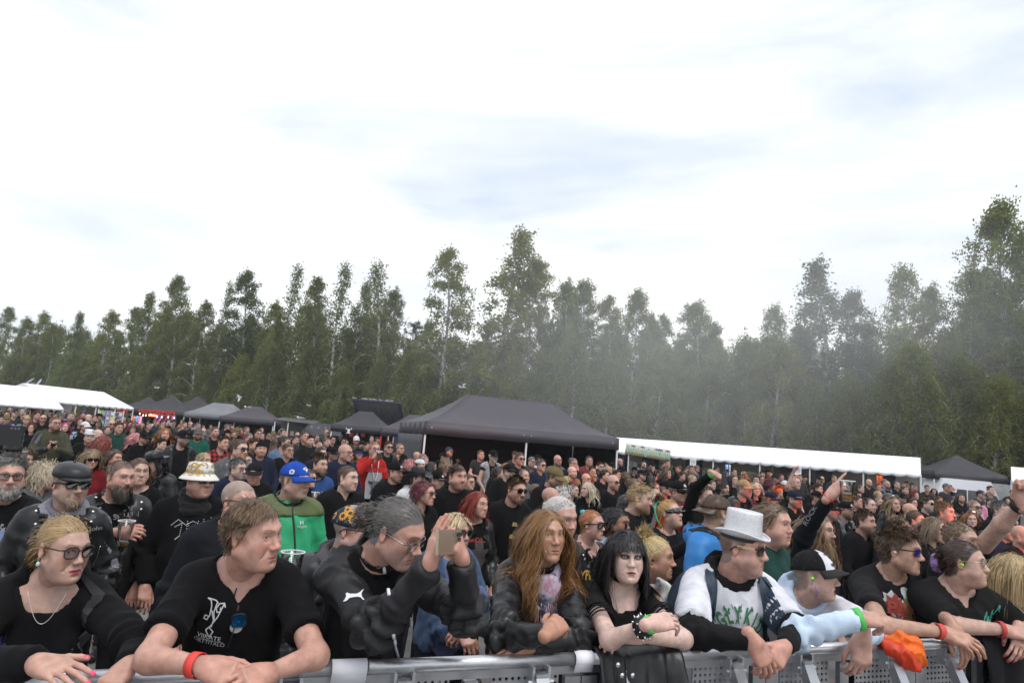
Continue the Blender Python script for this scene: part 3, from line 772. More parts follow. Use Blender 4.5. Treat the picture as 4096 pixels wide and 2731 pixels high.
EX,EY=zip(*[(-200,745),(0,745),(150,765),(230,775),(300,740),(480,725),(640,725),(880,725),(920,795),(960,785),(1000,745),(1095,810),(1130,790),(1165,725),(1500,745),(1540,765),(1600,735),(1680,795),(1740,765),(1800,795),(1850,775),(2000,765),(2050,745),(2160,765),(2190,775),(2230,705),(2600,650)])
LMT=[(-150,'the left picture edge'),(120,'the near white marquee'),(370,'the farther white marquee'),(556,'the first black stall'),(657,'the SEX SHOP board'),(750,'the rightmost pointed stall'),(866,'the faded grey tent'),(1005,'the violet tent'),(1195,'the food truck'),(1310,'the round van'),(1505,'the blue container'),(1700,"the big black tent's left corner"),(1865,"the big black tent's left ridge end"),(2050,"the big black tent's ridge middle"),(2221,"the big black tent's right ridge end"),(2440,"the big black tent's right corner"),(2590,'the drinks board'),(2772,'the first no smoking paper'),(2906,'the striped cloth pole'),(3050,'the middle of the long marquee'),(3192,'the second no smoking paper'),(3388,'the raised beer cup'),(3513,'the orange cloth'),(3690,"the long marquee's right end"),(3873,'the first aid tent'),(4050,'the white tent at the right edge'),(4300,'the right picture edge')]
for row,(off,n)in enumerate(((-4.5,34),(3.0,36),(9.,26))):
 for i in range(n):
  px=-260+(i+tg.uniform(.15,.85))*4700/n
  d=tree_depth(px)+off+tg.uniform(-1.2,1.2)
  c=W(px,hor(px),d)
  h=tg.uniform(7.5,10.5)if row==0 else W(px,float(np.interp(px/1.7415,EX,EY))*1.7415,d)[2]*tg.uniform(.88,1.06)
  k=('low','low2','broad')[int(tg.integers(0,3))]if row else('low','low2')[int(tg.integers(0,2))]
  t=TINT[int(tg.choice([0,0,1,4]))]
  lm=min(LMT,key=lambda q:abs(q[0]-px));pl=('left of ' if px<lm[0]-30 else 'right of ' if px>lm[0]+30 else 'above ')+lm[1]
  lab=['low drooping birch at the belt edge','full birch inside the tree belt','leafy birch far inside the tree belt'][row]+', '+pl
  plant(k,c[0],c[1],h,lab,tg.uniform(0,6.28),t,['low front birches of the belt','middle birches of the belt','rear birches of the belt'][row],1.0 if k!='broad' else .8)
for x2,y2,lab in((365,760,'dark pine tip among the birches at the left'),(958,740,'dark pine in the sky gap left of the tall conical birch'),(1125,745,'grey green pine in the gap left of the highest birch'),(1105,800,'low dark pine beside the grey green one')):
 px=x2*1.7415;d=tree_depth(px)*1.12
 p=W(px,y2*1.7415,d)
 plant('pine',p[0],p[1],p[2],lab,tg.uniform(0,6),(1,1,1),'pines behind the birches',1.0,name='pine_tree')
def rotm(yaw=0.,pitch=0.,roll=0.):
 """yaw about z, pitch up about x, roll about y (degrees)"""
 return np.array(Matrix.Rotation(R(yaw),3,'Z')@Matrix.Rotation(R(pitch),3,'X')@Matrix.Rotation(R(roll),3,'Y'))
class SD:
 def __init__(s):s.p=[]
 def _add(s,fn,lo,hi,k,op):
  s.p.append((fn,np.array(lo,float),np.array(hi,float),k,op));return s
 def ell(s,c,r,k=.015,op='u',rot=None):
  c=np.array(c,float);r=np.broadcast_to(np.array(r,float),(3,)).copy();m=r.max()
  def fn(P):
   q=P-c
   if rot is not None:q=q@rot
   a=q/r;k0=np.sqrt((a*a).sum(1))+1e-9;b=a/r;k1=np.sqrt((b*b).sum(1))+1e-9
   return k0*(k0-1)/k1
  return s._add(fn,c-m,c+m,k,op)
 def cap(s,a,b,ra,rb=None,k=.015,op='u',flat=False,flat_a=False):
  a=np.array(a,float);b=np.array(b,float);rb=ra if rb is None else rb
  d=b-a;L2=d@d;L=math.sqrt(L2)
  def fn(P):
   q=P-a;t=(q@d)/L2;tc=np.clip(t,0,1)
   w=q-tc[:,None]*d
   e=np.sqrt((w*w).sum(1))-(ra+(rb-ra)*tc)
   if flat:e=np.maximum(e,(t-1)*L)
   if flat_a:e=np.maximum(e,-t*L)
   return e
  m=max(ra,rb)
  return s._add(fn,np.minimum(a,b)-m,np.maximum(a,b)+m,k,op)
 def tor(s,c,rot,a,b,r,k=.01,op='u',zs=1.0):
  c=np.array(c,float);m=max(a,b)+r*max(1,zs)
  def fn(P):
   q=(P-c)@rot
   rho=np.sqrt((q[:,0]/a)**2+(q[:,1]/b)**2)+1e-9
   dr=(rho-1)*(a*b)/np.sqrt((b*q[:,0]/a/rho)**2+(a*q[:,1]/b/rho)**2+1e-9)
   return np.sqrt(dr*dr+(q[:,2]/zs)**2)-r
  return s._add(fn,c-m,c+m,k,op)
 def box(s,c,half,rot=None,r=.01,k=.01,op='u'):
  c=np.array(c,float);half=np.array(half,float)
  def fn(P):
   q=P-c
   if rot is not None:q=q@rot
   q=np.abs(q)-(half-r)
   return np.sqrt((np.maximum(q,0)**2).sum(1))+np.minimum(q.max(1),0)-r
  m=np.linalg.norm(half)
  return s._add(fn,c-m,c+m,k,op)
 def fun(s,fn,k=.005,op='s'):
  return s._add(fn,(-9,-9,-9),(9,9,9),k,op)
 @staticmethod
 def comb(f,d,k,op):
  if op=='u':
   h=np.maximum(k-np.abs(f-d),0)/k
   return np.minimum(f,d)-h*h*k*.25
  h=np.maximum(k-np.abs(f+d),0)/k
  return np.maximum(f,-d)+h*h*k*.25
 def __call__(s,P):
  f=np.full(len(P),1.0)
  for fn,lo,hi,k,op in s.p:f=s.comb(f,fn(P),k,op)
  return f
 def grad(s,P,e=.002):
  g=np.zeros_like(P)
  for i in range(3):
   o=np.zeros(3);o[i]=e
   g[:,i]=s(P+o)-s(P-o)
  return g/(np.linalg.norm(g,axis=1,keepdims=True)+1e-9)
 def mesh(s,h,lo=None,hi=None):
  us=[q for q in s.p if q[4]=='u']
  l0=np.min([q[1]for q in us],0)-2.5*h;h0=np.max([q[2]for q in us],0)+2.5*h
  if lo is not None:l0=np.maximum(l0,lo)
  if hi is not None:h0=np.minimum(h0,hi)
  n=np.ceil((h0-l0)/h).astype(int)+1
  f=np.full(n,.5,np.float32)
  ax=[l0[i]+h*np.arange(n[i])for i in range(3)]
  for fn,lo_,hi_,k,op in s.p:
   a=np.clip(np.floor((lo_-l0-k-2*h)/h).astype(int),0,n);b=np.clip(np.ceil((hi_-l0+k+2*h)/h).astype(int)+1,0,n)
   if(b<=a).any():continue
   sl=tuple(slice(a[i],b[i])for i in range(3))
   G=np.meshgrid(*[ax[i][sl[i]]for i in range(3)],indexing='ij')
   P=np.stack([g.ravel()for g in G],1)
   sub=f[sl]
   f[sl]=s.comb(sub,fn(P).reshape(sub.shape),k,op)
  f[0]=f[-1]=.5;f[:,0]=f[:,-1]=.5;f[:,:,0]=f[:,:,-1]=.5
  return surfnet(f,l0,h)
_E=[(0,1),(2,3),(4,5),(6,7),(0,2),(1,3),(4,6),(5,7),(0,4),(1,5),(2,6),(3,7)]
_C=np.array([[i>>2&1,i>>1&1,i&1]for i in range(8)])
def surfnet(f,lo,h):
 s=f<0
 cnt=np.zeros(np.array(f.shape)-1,np.int8)
 for c in _C:cnt+=s[c[0]:f.shape[0]-1+c[0],c[1]:f.shape[1]-1+c[1],c[2]:f.shape[2]-1+c[2]]
 idx=np.argwhere((cnt>0)&(cnt<8));n=len(idx)
 vals=np.stack([f[idx[:,0]+c[0],idx[:,1]+c[1],idx[:,2]+c[2]]for c in _C],1)
 acc=np.zeros((n,3));num=np.zeros(n)
 for a,b in _E:
  fa,fb=vals[:,a],vals[:,b];m=(fa<0)!=(fb<0)
  t=np.where(m,fa/np.where(m,fa-fb,1),0)
  acc+=np.where(m[:,None],_C[a]+t[:,None]*(_C[b]-_C[a]),0);num+=m
 V=lo+h*(idx+acc/num[:,None])
 vid=np.full(cnt.shape,-1,np.int32);vid[tuple(idx.T)]=np.arange(n)
 F=[]
 for ax in range(3):
  u,v=[(1,2),(2,0),(0,1)][ax]
  sl0=[slice(None)]*3;sl1=[slice(None)]*3
  sl0[ax]=slice(0,-1);sl1[ax]=slice(1,None)
  a=s[tuple(sl0)];b=s[tuple(sl1)]
  e=np.argwhere(a!=b)
  e=e[(e[:,u]>0)&(e[:,v]>0)&(e[:,u]<cnt.shape[u])&(e[:,v]<cnt.shape[v])]
  if not len(e):continue
  q=[]
  for du,dv in((-1,-1),(0,-1),(0,0),(-1,0)):
   k=e.copy();k[:,u]+=du;k[:,v]+=dv;q.append(vid[tuple(k.T)])
  q=np.stack(q,1)
  flip=a[tuple(e.T)]
  q=np.where(flip[:,None],q,q[:,::-1])
  F.append(q)
 F=np.vstack(F)
 return V,F[(F>=0).all(1)]
def vnormals(V,F):
 n=np.cross(V[F[:,2]]-V[F[:,0]],V[F[:,3]]-V[F[:,1]])
 N=np.zeros_like(V)
 for i in range(4):np.add.at(N,F[:,i],n)
 return N/(np.linalg.norm(N,axis=1,keepdims=True)+1e-12)
_ng=np.random.default_rng(1234).uniform(-1,1,(32,32,32)).astype(np.float32)
def noise3(P):
 P=P+100.;i=np.floor(P).astype(int);t=P-i;t=t*t*(3-2*t);o=0
 for c in _C:
  w=np.prod(np.where(c,t,1-t),1)
  o=o+w*_ng[(i[:,0]+c[0])%32,(i[:,1]+c[1])%32,(i[:,2]+c[2])%32]
 return o
def smooth01(x):x=np.clip(x,0,1);return x*x*(3-2*x)
def bump1(x,c,w):return np.exp(-((x-c)/w)**2)
# ------------------------------------------------------------------ heads (local: +y face, z up, origin mid skull, chin about z=-.115)
HP0=dict(w=1.,jaw=1.,chin=1.,nose=1.,nosew=1.,fat=0.,brow=1.,lip=1.,mouth=0.,smile=0.,eye=1.,cheek=1.,female=0.,age=.5,snub=0.,long=0.,eyelid=1.)
def head_sd(p,ears=True,neck=None):
 h={**HP0,**p};w=h['w'];fm=h['female'];s=SD();lg=h['long']*.008
 s.ell((0,-.016,.030),(.075*w,.095,.086),.02)
 s.ell((0,.034,.010),(.060*w,.056,.070),.03)
 s.ell((0,.040,-.050),(.047*w*h['jaw'],.046,.056+lg),.03)
 for sx in(-1,1):
  s.cap((sx*.053*w*h['jaw'],-.004,-.052),(sx*.022*h['jaw'],.064,-.094-lg),.023-.003*fm,.016,.03)
  s.ell((sx*.043*w,.054,-.020),(.021*h['cheek'],.020,.018),.03)
  s.ell((sx*.040*w,.045,-.052),(.022+.014*h['fat'],.024+.012*h['fat'],.028),.03)
 if h['fat']>0:
  s.ell((0,.032,-.096),(.048*w,.045,.028+.012*h['fat']),.03)
 s.ell((0,.0745+.003*h['chin'],-.0985-lg),(.018*h['chin'],.0150,.0155),.024)
 for sx in(-1,1):
  s.cap((sx*.010,.0885,.026),(sx*.040*w,.0745,.027),.0085*h['brow'],.0065,.018)
  s.ell((sx*.031,.0945,.004),(.0185,.0145,.0135),.014,'s')
  s.ell((sx*.031,.0685,.0045),(.0150,.0150,.0150),.005)
  s.ell((sx*.031,.0835,.0040),(.0128,.0100,.0050*h['eye']),.002,'s')
  s.cap((sx*.018,.0805,.0125),(sx*.043,.0755,.0105),.0030,.0022,.006)
 if h['age']>0:
  for sx in(-1,1):
   s.cap((sx*.021,.0905,-.036),(sx*.036*w,.073,-.066),.0032*h['age']+.0012,None,.010,'s')
   s.cap((sx*.022,.0865,-.0085),(sx*.040,.078,-.0095),.0016*h['age'],None,.006,'s')
 nl=h['nose'];nw=h['nosew']
 tip=np.array((0,.0935+.0145*nl,-.030-.006*lg/.008*0+.004*h['snub']))
 s.cap((0,.0835,.016),tip+np.array((0,-.006,.006)),.0078*nw,.0092*nw,.012)
 s.ell(tip,(.0120*nw,.0115,.0100),.009)
 for sx in(-1,1):
  s.ell((sx*.0125*nw,.0945+.004*nl,-.0345),(.0078,.0105,.0075),.006)
  s.ell((sx*.0062*nw,.0985+.010*nl,-.0425),(.0030,.0050,.0030),.003,'s')
 lp=h['lip'];mo=h['mouth'];zM=-.0675
 s.ell((0,.0805,zM),(.027,.0135,.021),.016)
 s.cap((-.0250,.0805,zM-.0008+.004*h['smile']),(-.004,.0925,zM+.0040),.0034*lp,.0048*lp,.006)
 s.cap((.0250,.0805,zM-.0008+.004*h['smile']),(.004,.0925,zM+.0040),.0034*lp,.0048*lp,.006)
 s.cap((-.018,.0845,zM-.0055+.003*h['smile']-mo*.5),(.018,.0845,zM-.0055+.003*h['smile']-mo*.5),.0052*lp,None,.006)
 s.ell((0,.0900,zM-.0065-mo*.5),(.015,.0050*lp,.0060),.006)
 s.ell((0,.0970,zM-.001-mo*.3),(.0262-mo*.3,.0125,.0010+mo),.0025,'s')
 s.ell((0,.096,zM-.019-mo),(.014,.006,.0045),.008,'s')
 if ears:
  for sx in(-1,1):
   rm=rotm(sx*-24,0,0)@rotm(0,12,0)
   s.ell((sx*(.074*w+.004),-.012,-.006),(.0060,.0185,.0315),.006,'u',rm)
   s.ell((sx*(.074*w+.011),-.006,-.002),(.0050,.0105,.0195),.004,'s',rm)
   s.ell((sx*(.073*w+.004),.000,-.012),(.004,.005,.006),.005)
 if neck is not None:
  s.cap(neck[0],neck[1],neck[2],neck[3],.03)
 return s
def head_lo(p):
 h={**HP0,**p};w=h['w'];s=SD()
 s.ell((0,-.016,.030),(.075*w,.095,.086),.02);s.ell((0,.034,.010),(.060*w,.056,.070),.03);s.ell((0,.044,-.052),(.052*w*h['jaw'],.050,.062),.03)
 for sx in(-1,1):s.ell((sx*(.074*w+.004),-.012,-.006),(.0070,.0185,.0315),.006)
 s.ell((0,.074,-.098),(.018,.016,.016),.02);s.cap((0,-.03,-.07),(0,-.05,-.19),.054,.060,.03)
 return s
SKINS={'fair':(.49,.305,.238),'pale':(.62,.43,.365),'red':(.50,.280,.215),'tan':(.43,.235,.155),'warm':(.45,.265,.19),'dark':(.31,.16,.10)}
def hairline(P,w=1.,recede=0.,bald=0.,fem=0.):
 """1 where scalp hair grows"""
 x,y,z=P[:,0]/w,P[:,1],P[:,2]
 yy=[-.2,-.07,-.035,-.022,-.016,-.008,.010,.028,.045,.060,.075,.12]
 zz=[-.085,-.080,-.066,-.045,.010,.018,-.010,.020,.048,.064,.068+.004*fem,.07]
 zmin=np.interp(y,yy,zz)+recede*smooth01((y-.01)/.05)*.05
 m=smooth01((z-zmin)/.010+.5)
 m*=1-bump1(y,-.010,.020)*bump1(z,-.006,.034)*(np.abs(x)>.06)
 if bald:m*=smooth01((np.sqrt(x*x+(y+.03)**2)-bald*.085)/.02)*np.where(z>.03,1,1)if bald<1 else 0*m
 if recede:m*=1-smooth01((recede-.3)/.7)*(z>.055)*smooth01((y-.0)/.04)*(1-bump1(x,0,.02)*.5)
 return np.clip(m,0,1)
def paint_head(V,N,p,skin,hairc=None,hair_kind=None,stubble=0.,stubblec=(.16,.12,.09),lipc=None,browc=(.10,.06,.035),browt=1.,makeup=0.,blush=.5,recede=0.,bald=0.,painted_eyes=False,eyec=(.12,.16,.2),lidc=None,res=.003):
 h={**HP0,**p};x,y,z=V[:,0],V[:,1],V[:,2];ax=np.abs(x)
 C=np.tile(np.array(skin),(len(V),1))
 def mixc(m,c):
  nonlocal C
  m=np.clip(m,0,1)[:,None];C=C*(1-m)+np.array(c)*m
 front=smooth01((y-.03)/.03)
 redd=np.array(skin)*np.array((1.05,.80,.76))
 mixc(blush*.8*front*bump1(ax,.042,.02)*bump1(z,-.03,.02),redd)
 mixc(blush*.7*bump1(ax,0,.013)*bump1(z,-.03,.012)*(y>.09),redd)
 mixc(.45*(ax>.068*h['w'])*bump1(z,-.006,.04)*bump1(y,-.01,.03),redd)
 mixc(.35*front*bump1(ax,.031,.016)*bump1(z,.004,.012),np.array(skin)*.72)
 mixc(.18*(smooth01((noise3(V*55)+.1)*1.2)),np.array(skin)*np.array((.92,.80,.76)))
 if stubble>0:
  ms=smooth01((-.030-z)/.018)*smooth01((y+.012)/.02)*(1-bump1(ax,.0,.021)*bump1(z,-.067,.008))*smooth01((z+.128)/.01)
  ms=np.maximum(ms*np.where(ax>.05,1,smooth01((-.040-z)/.015)),bump1(ax,0,.026)*bump1(z,-.052,.0065)*front)
  mixc(stubble*ms,stubblec)
 mo=h['mouth'];zM=-.0675
 ml=front*smooth01((.0268-ax)/.004)*(y>.078)*smooth01((.0095*(1-(ax/.030)**2)-np.abs(z-(zM-.001-mo*.25+.003*h['smile']*(ax/.02)**2))+mo*.5)/.003+.3)
 lc=lipc if lipc is not None else np.array(skin)*np.array((.82,.52,.50))
 mixc(ml*(.9 if lipc is not None else .75),lc)
 mixc(front*(ax<.0255)*(y>.07)*smooth01((.0016+mo-np.abs(z-(zM-.001-mo*.3)))/.0016)*.8,(.10,.03,.03))
 zb=.0245+.0055*np.sin(np.clip((ax-.012)/.036,0,1)*math.pi*.8)-.003*(ax>.043)
 mb_=smooth01((ax-.010)/.004)*smooth01((.050-ax)/.006)*smooth01((.0040*browt-np.abs(z-zb))/.0025+.25)*(y>.05)
 mixc(mb_*.92*min(1,browt+.25),np.array(browc)*.8)
 er=np.sqrt(((ax-.031)/.0145)**2+((z-.0040)/(.0062*h['eye']+.001))**2)
 if makeup>0:mixc(makeup*(y>.06)*smooth01((1.9-er)/.7),lidc if lidc is not None else(.05,.035,.035))
 mixc((y>.06)*(z>.0035)*bump1(er,1.12,.28)*(.65 if h['female']else .40),(.05,.03,.025))
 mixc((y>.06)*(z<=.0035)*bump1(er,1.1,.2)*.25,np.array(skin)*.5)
 if painted_eyes:
  mixc((y>.062)*smooth01((1.05-er)/.35)*.75,(.30,.25,.22))
  mixc((y>.062)*bump1(ax,.032,.0062)*bump1(z,.004,.0062)*.95,(.03,.03,.035))
 if hairc is not None and hair_kind!='none':
  mixc(hairline(V,h['w'],recede,bald,h['female'])*(1 if hair_kind!='buzz' else .80),np.array(hairc)*.8)
 return C
def eyeball(c,r=.0126,gaze=(0,0),iris=(.13,.19,.24),n=14):
 v=[];f=[];col=[]
 ga,gb=gaze
 d=np.array([math.sin(ga),math.cos(ga)*math.cos(gb),math.sin(gb)]);d/=np.linalg.norm(d)
 u=np.cross(d,(0,0,1));u/=np.linalg.norm(u);w=np.cross(u,d)
 ts=[0,.10,.17,.20,.38,.44,.48,.8,1.2,1.8,2.4,math.pi]
 cs=[(.004,)*3,(.004,)*3,(.006,)*3,iris,iris,tuple(np.array(iris)*.5),(.66,.62,.59),(.70,.66,.63),(.66,.60,.57),(.6,.5,.48),(.6,.5,.48),(.6,.5,.48)]
 for t,cc in zip(ts,cs):
  for i in range(n):
   a=2*math.pi*i/n
   rr=r*(1.03 if t<.45 else 1.)
   v.append(np.array(c)+rr*(d*math.cos(t)+math.sin(t)*(u*math.cos(a)+w*math.sin(a))));col.append(cc)
 for j in range(len(ts)-1):
  for i in range(n):f.append((j*n+i,(j+1)*n+i,(j+1)*n+(i+1)%n,j*n+(i+1)%n))
 return np.array(v),np.array(f),np.array(col)
_HC={}
def head_arrays(p,res,neck=None,eyes=True,gaze=(0,0),iris=(.13,.19,.24),**paint):
 s=head_sd(p,True,neck)
 V,F=s.mesh(res,lo=(-.3,-.036,-.128))
 V2,F2=s.mesh(res*2.3)
 m=((V2[:,1]>-.030)&(V2[:,2]>-.122))[F2].all(1)
 V,F,_=cat([(V,F,None),(V2,F2[~m],None)])
 N=V
 C=paint_head(V,N,p,res=res,painted_eyes=not eyes,**paint)
 return V,F,C,s
def flat_shape(v):
 v=np.array(v);q=np.clip((v[:,2]-.044)/.080,0,1)**.62;v[:,2]=.044+.082*q-.14*v[:,1]-.002;v[:,1]+=.010*q
 return v
def hand_arrays(res=.003,curl=(.35,.4,.45,.5),thumb=.3,spread=.06,left=False,skin=(.6,.375,.295),nails=None,scale=1.,point=None,horns=False):
 s=SD();sk=np.array(skin);tips=[]
 base=[(-.030,.086),(-.0095,.092),(.0115,.088),(.030,.079)]
 seg=[(.043,.026,.021),(.048,.030,.022),(.044,.028,.021),(.034,.020,.019)]
 rad=[(.0094,.0086,.0078),(.0096,.0088,.0080),(.0091,.0083,.0076),(.0080,.0073,.0067)]
 for i,(bx,by)in enumerate(base):
  s.cap((bx*.55,.008,-.002),(bx,by,.001),.0155,.0120,.016)
  a=curl[i]
  if horns:a=(.05,1.35,1.35,.05)[i]
  if point is not None:a=.05 if i==point else a
  ang=0.;P=np.array((bx,by,.0));az=(i-1.4)*spread
  for q in range(3):
   ang+=a*(1.0,1.15,.75)[q]
   d=np.array((math.sin(az)*math.cos(ang),math.cos(az)*math.cos(ang),-math.sin(ang)))
   Q=P+d*seg[i][q]
   s.cap(P,Q,rad[i][q],rad[i][min(2,q+1)]*.97,.004)
   P=Q
  nrm=np.cross(d,np.cross((0,0,1),d)if abs(d[2])<.98 else(1,0,0));
  nup=np.array((math.sin(az)*math.sin(ang),math.cos(az)*math.sin(ang),math.cos(ang)))
  tips.append((P-d*.001,nup,rad[i][2]))
 s.ell((.0,.045,-.006),(.036,.044,.016),.014)
 s.ell((-.026,.032,-.010),(.017,.028,.016),.014)
 t0=np.array((-.026,.026,-.008));a=.55-.45*thumb
 d1=np.array((-math.sin(a+.25),math.cos(a+.25),-.25-.3*thumb));d1/=np.linalg.norm(d1)
 d2=np.array((-math.sin(a*.55),math.cos(a*.55),-.2-.3*thumb));d2/=np.linalg.norm(d2)
 d3=np.array((-math.sin(a*.1-.3*thumb),math.cos(a*.1),-.15-.4*thumb));d3/=np.linalg.norm(d3)
 t1=t0+d1*.036;t2=t1+d2*.034;t3=t2+d3*.024
 s.cap(t0,t1,.0150,.0110,.012);s.cap(t1,t2,.0110,.0098,.004);s.cap(t2,t3,.0098,.0085,.004)
 tips.append((t3,np.array((-.5,-.1,.85)),.0085))
 s.cap((0,-.03,0),(0,.012,0),.026,.027,.02)
 V,F=s.mesh(res)
 C=np.tile(sk,(len(V),1))
 k=smooth01((noise3(V*90)))*.35
 C=C*(1-k[:,None])+(sk*np.array((.95,.76,.72)))*k[:,None]
 for(t,nu,r)in tips:
  rel=V-t;dist=np.sqrt((rel**2).sum(1))
  C=np.where((dist<r*1.9)[:,None],C*np.array((1.02,.88,.86)),C)
  if nails is not None:
   m=(dist<r*1.45)&((rel@nu)>r*.30);C[m]=nails
 V=V*scale
 if left:V=V*np.array((-1,1,1));F=F[:,::-1]
 return V,F,C
def frame_from(fwd,up):
 y=np.array(fwd,float);y/=np.linalg.norm(y);z=np.array(up,float);z=z-y*(z@y);z/=np.linalg.norm(z);x=np.cross(y,z)
 return np.stack([x,y,z],1)
def ribbons(P,wdt,sdf_n=None,col=None):
 """P (S,K,3) strands -> quads; wdt (S,K); normals (S,K,3)"""
 S,K,_=P.shape
 T=np.gradient(P,axis=1);T/=np.linalg.norm(T,axis=2,keepdims=True)+1e-9
 side=np.cross(T,sdf_n);side/=np.linalg.norm(side,axis=2,keepdims=True)+1e-9
 A=P-side*wdt[...,None]/2;B=P+side*wdt[...,None]/2
 V=np.stack([A,B],2).reshape(-1,3)
 base=(np.arange(S)[:,None]*K+np.arange(K-1)[None])*2
 F=np.stack([base,base+1,base+3,base+2],2).reshape(-1,4)
 C=np.repeat(col,2,axis=1).reshape(-1,3)if col is not None else None
 return V,F,C
def grow_hair(sd,n,seg,length,g,w=1.,recede=0.,bald=0.,fem=0.,lift=.6,comb=(0,0,0),part=None,gravity=.2,tie=None,tie_len=.0,wave=0.,wavef=9.,width=.003,offs=.002,colvar=.35,body=None,fringe=None,rootsd=None,clump=.0,lenvar=.35,mask=None,curl=0.,tipc=None,roots=None):
 if roots is None:
  D=g.normal(0,1,(n*7,3));D/=np.linalg.norm(D,axis=1,keepdims=True)
  c0=np.array((0,-.012,.028))
  P=c0+D*.05
  for _ in range(12):P=P+D*(-sd(P))[:,None]*.9
  m=(mask(P)if mask is not None else hairline(P,w,recede,bald,fem))
  keep=g.random(len(P))<m
  P=P[keep][:n]
 else:P=roots
 n=len(P)
 N0=sd.grad(P)
 L=(length(P)if callable(length)else np.full(n,length))*(1-lenvar*g.random(n))
 cl=noise3(P*38+7.)[:,None];cl2=noise3(P*38+31.)[:,None];cl3=noise3(P*60+3.)[:,None]
 if callable(comb):cb=comb(P)
 else:cb=np.tile(np.array(comb,float),(n,1))
 d=N0*lift+cb+clump*np.hstack([cl,cl2,cl3])+g.normal(0,.10,(n,3))
 if part is not None:
  sx=np.sign(P[:,0]-part+g.normal(0,.004,n));d[:,0]+=sx*.9*np.exp(-((P[:,0]-part)/.06)**2)*(P[:,2]>.05)
 d/=np.linalg.norm(d,axis=1,keepdims=True)
 pts=[P.copy()];step=L/seg;cur=P.copy();passed=np.zeros(n,bool)
 ph=g.uniform(0,6.28,n)*.35+cl[:,0]*3
 nn=[N0]
 for k in range(seg):
  t=(k+1)/seg
  grav=np.array((0,0,-1.))*gravity
  if tie is not None:
   to=np.array(tie)-cur;dist=np.linalg.norm(to,axis=1,keepdims=True)
   passed|=dist[:,0]<.022
   d=d*.35+to/(dist+1e-9)*.9
  else:
   d=d+grav+cb*.18
  d/=np.linalg.norm(d,axis=1,keepdims=True)+1e-9
  cur=cur+d*(step*(~passed))[:,None]
  if wave>0:
   o=np.stack([np.sin(ph+t*wavef),np.cos(ph*1.3+t*wavef),0*ph],1)*wave*t**.6*step[:,None]/max(length(P).mean()if callable(length)else length,.01)*seg*.25
   cur=cur+o
  if curl>0:
   cur=cur+np.stack([np.sin(ph*4+t*wavef*2),np.cos(ph*5+t*wavef*2),np.sin(ph*3+t*wavef)],1)*curl*step[:,None]
  f=sd(cur);push=offs*(1+.8*np.abs(cl[:,0]))-f
  gr=sd.grad(cur)
  cur=np.where((push>0)[:,None],cur+gr*push[:,None],cur)
  if body is not None:
   fb=body(cur);pb=.004*(1+np.abs(cl2[:,0])*2)-fb
   if(pb>0).any():
    gb=body.grad(cur);cur=np.where((pb>0)[:,None],cur+gb*pb[:,None],cur)
  d2=cur-pts[-1];d=d*.4+.6*d2/(np.linalg.norm(d2,axis=1,keepdims=True)+1e-9)
  pts.append(cur.copy());nn.append(gr)
 Pt=np.stack(pts,1);Nn=np.stack(nn,1)
 tt=np.linspace(0,1,seg+1)[None]
 wd=width*(.75+.5*g.random(n))[:,None]*np.where(tt<.75,1,1-.75*(tt-.75)/.25)
 col=(1-colvar*.5+colvar*g.random(n))[:,None,None]*np.ones((n,seg+1,3))*(1+.25*cl[:,:,None])
 if tipc is not None:
  q=smooth01((tt-.35)/.4)[...,None];col=col*(1-q)+col*np.array(tipc)*q
 Nn=Nn+g.normal(0,.35,Nn.shape)
 return ribbons(Pt,wd,Nn,np.clip(col,.25,2.2))
def cat(arrs):
 V=[];F=[];C=[];b=0
 for a in arrs:
  V.append(a[0]);F.append(np.asarray(a[1])+b);C.append(a[2]if a[2]is not None else np.ones_like(a[0]));b+=len(a[0])
 return np.vstack(V),np.vstack(F),np.vstack(C)
def beard_mask(kind,w=1.):
 def m(P):
  x,y,z=np.abs(P[:,0])/w,P[:,1],P[:,2]
  lips=bump1(x,0,.020)*bump1(z,-.066,.0065)
  mous=bump1(x,.0,.026)*bump1(z,-.051,.0060)*(y>.07)
  chin=smooth01((.034-x)/.012)*smooth01((-.072-z)/.006)*(y>.02)
  full=smooth01((-.048-z+.030*smooth01((x-.045)/.02))/.012)*smooth01((y+.012)/.015)*(z>-.15)
  full*=np.where((x<.04)&(z>-.074),.0,1.)+bump1(x,.030,.008)*(z>-.08)
  full=np.maximum(full*smooth01((x-.0)/.001),chin)
  out={'full':np.maximum(full,mous),'goatee':np.maximum(chin,mous),'chin':chin,'mous':mous}[kind]
  return np.clip(out,0,1)*(1-lips)*(P[:,1]>-.02)
 return m
def beard_arrays(sd,kind,length,n,g,w=1.,width=.003):
 D=g.normal(0,1,(n*14,3));D[:,1]=abs(D[:,1]);D[:,2]-=.4;D/=np.linalg.norm(D,axis=1,keepdims=True)
 c0=np.array((0,.03,-.055));P=c0+D*.02
 for _ in range(14):P=P+D*(-sd(P))[:,None]*.8
 m=beard_mask(kind,w)(P);P=P[(g.random(len(P))<m)&(np.abs(sd(P))<.004)][:n]
 def ln(P):return length*np.where(P[:,2]>-.06,.35 if length>.02 else .8,1.)
 return grow_hair(sd,n,4 if length<.05 else 9,ln,g,lift=.7,comb=(0,.15,-.55),gravity=.35,width=width,offs=.002,colvar=.7,roots=P,clump=.25,wave=.0 if length<.08 else .02)
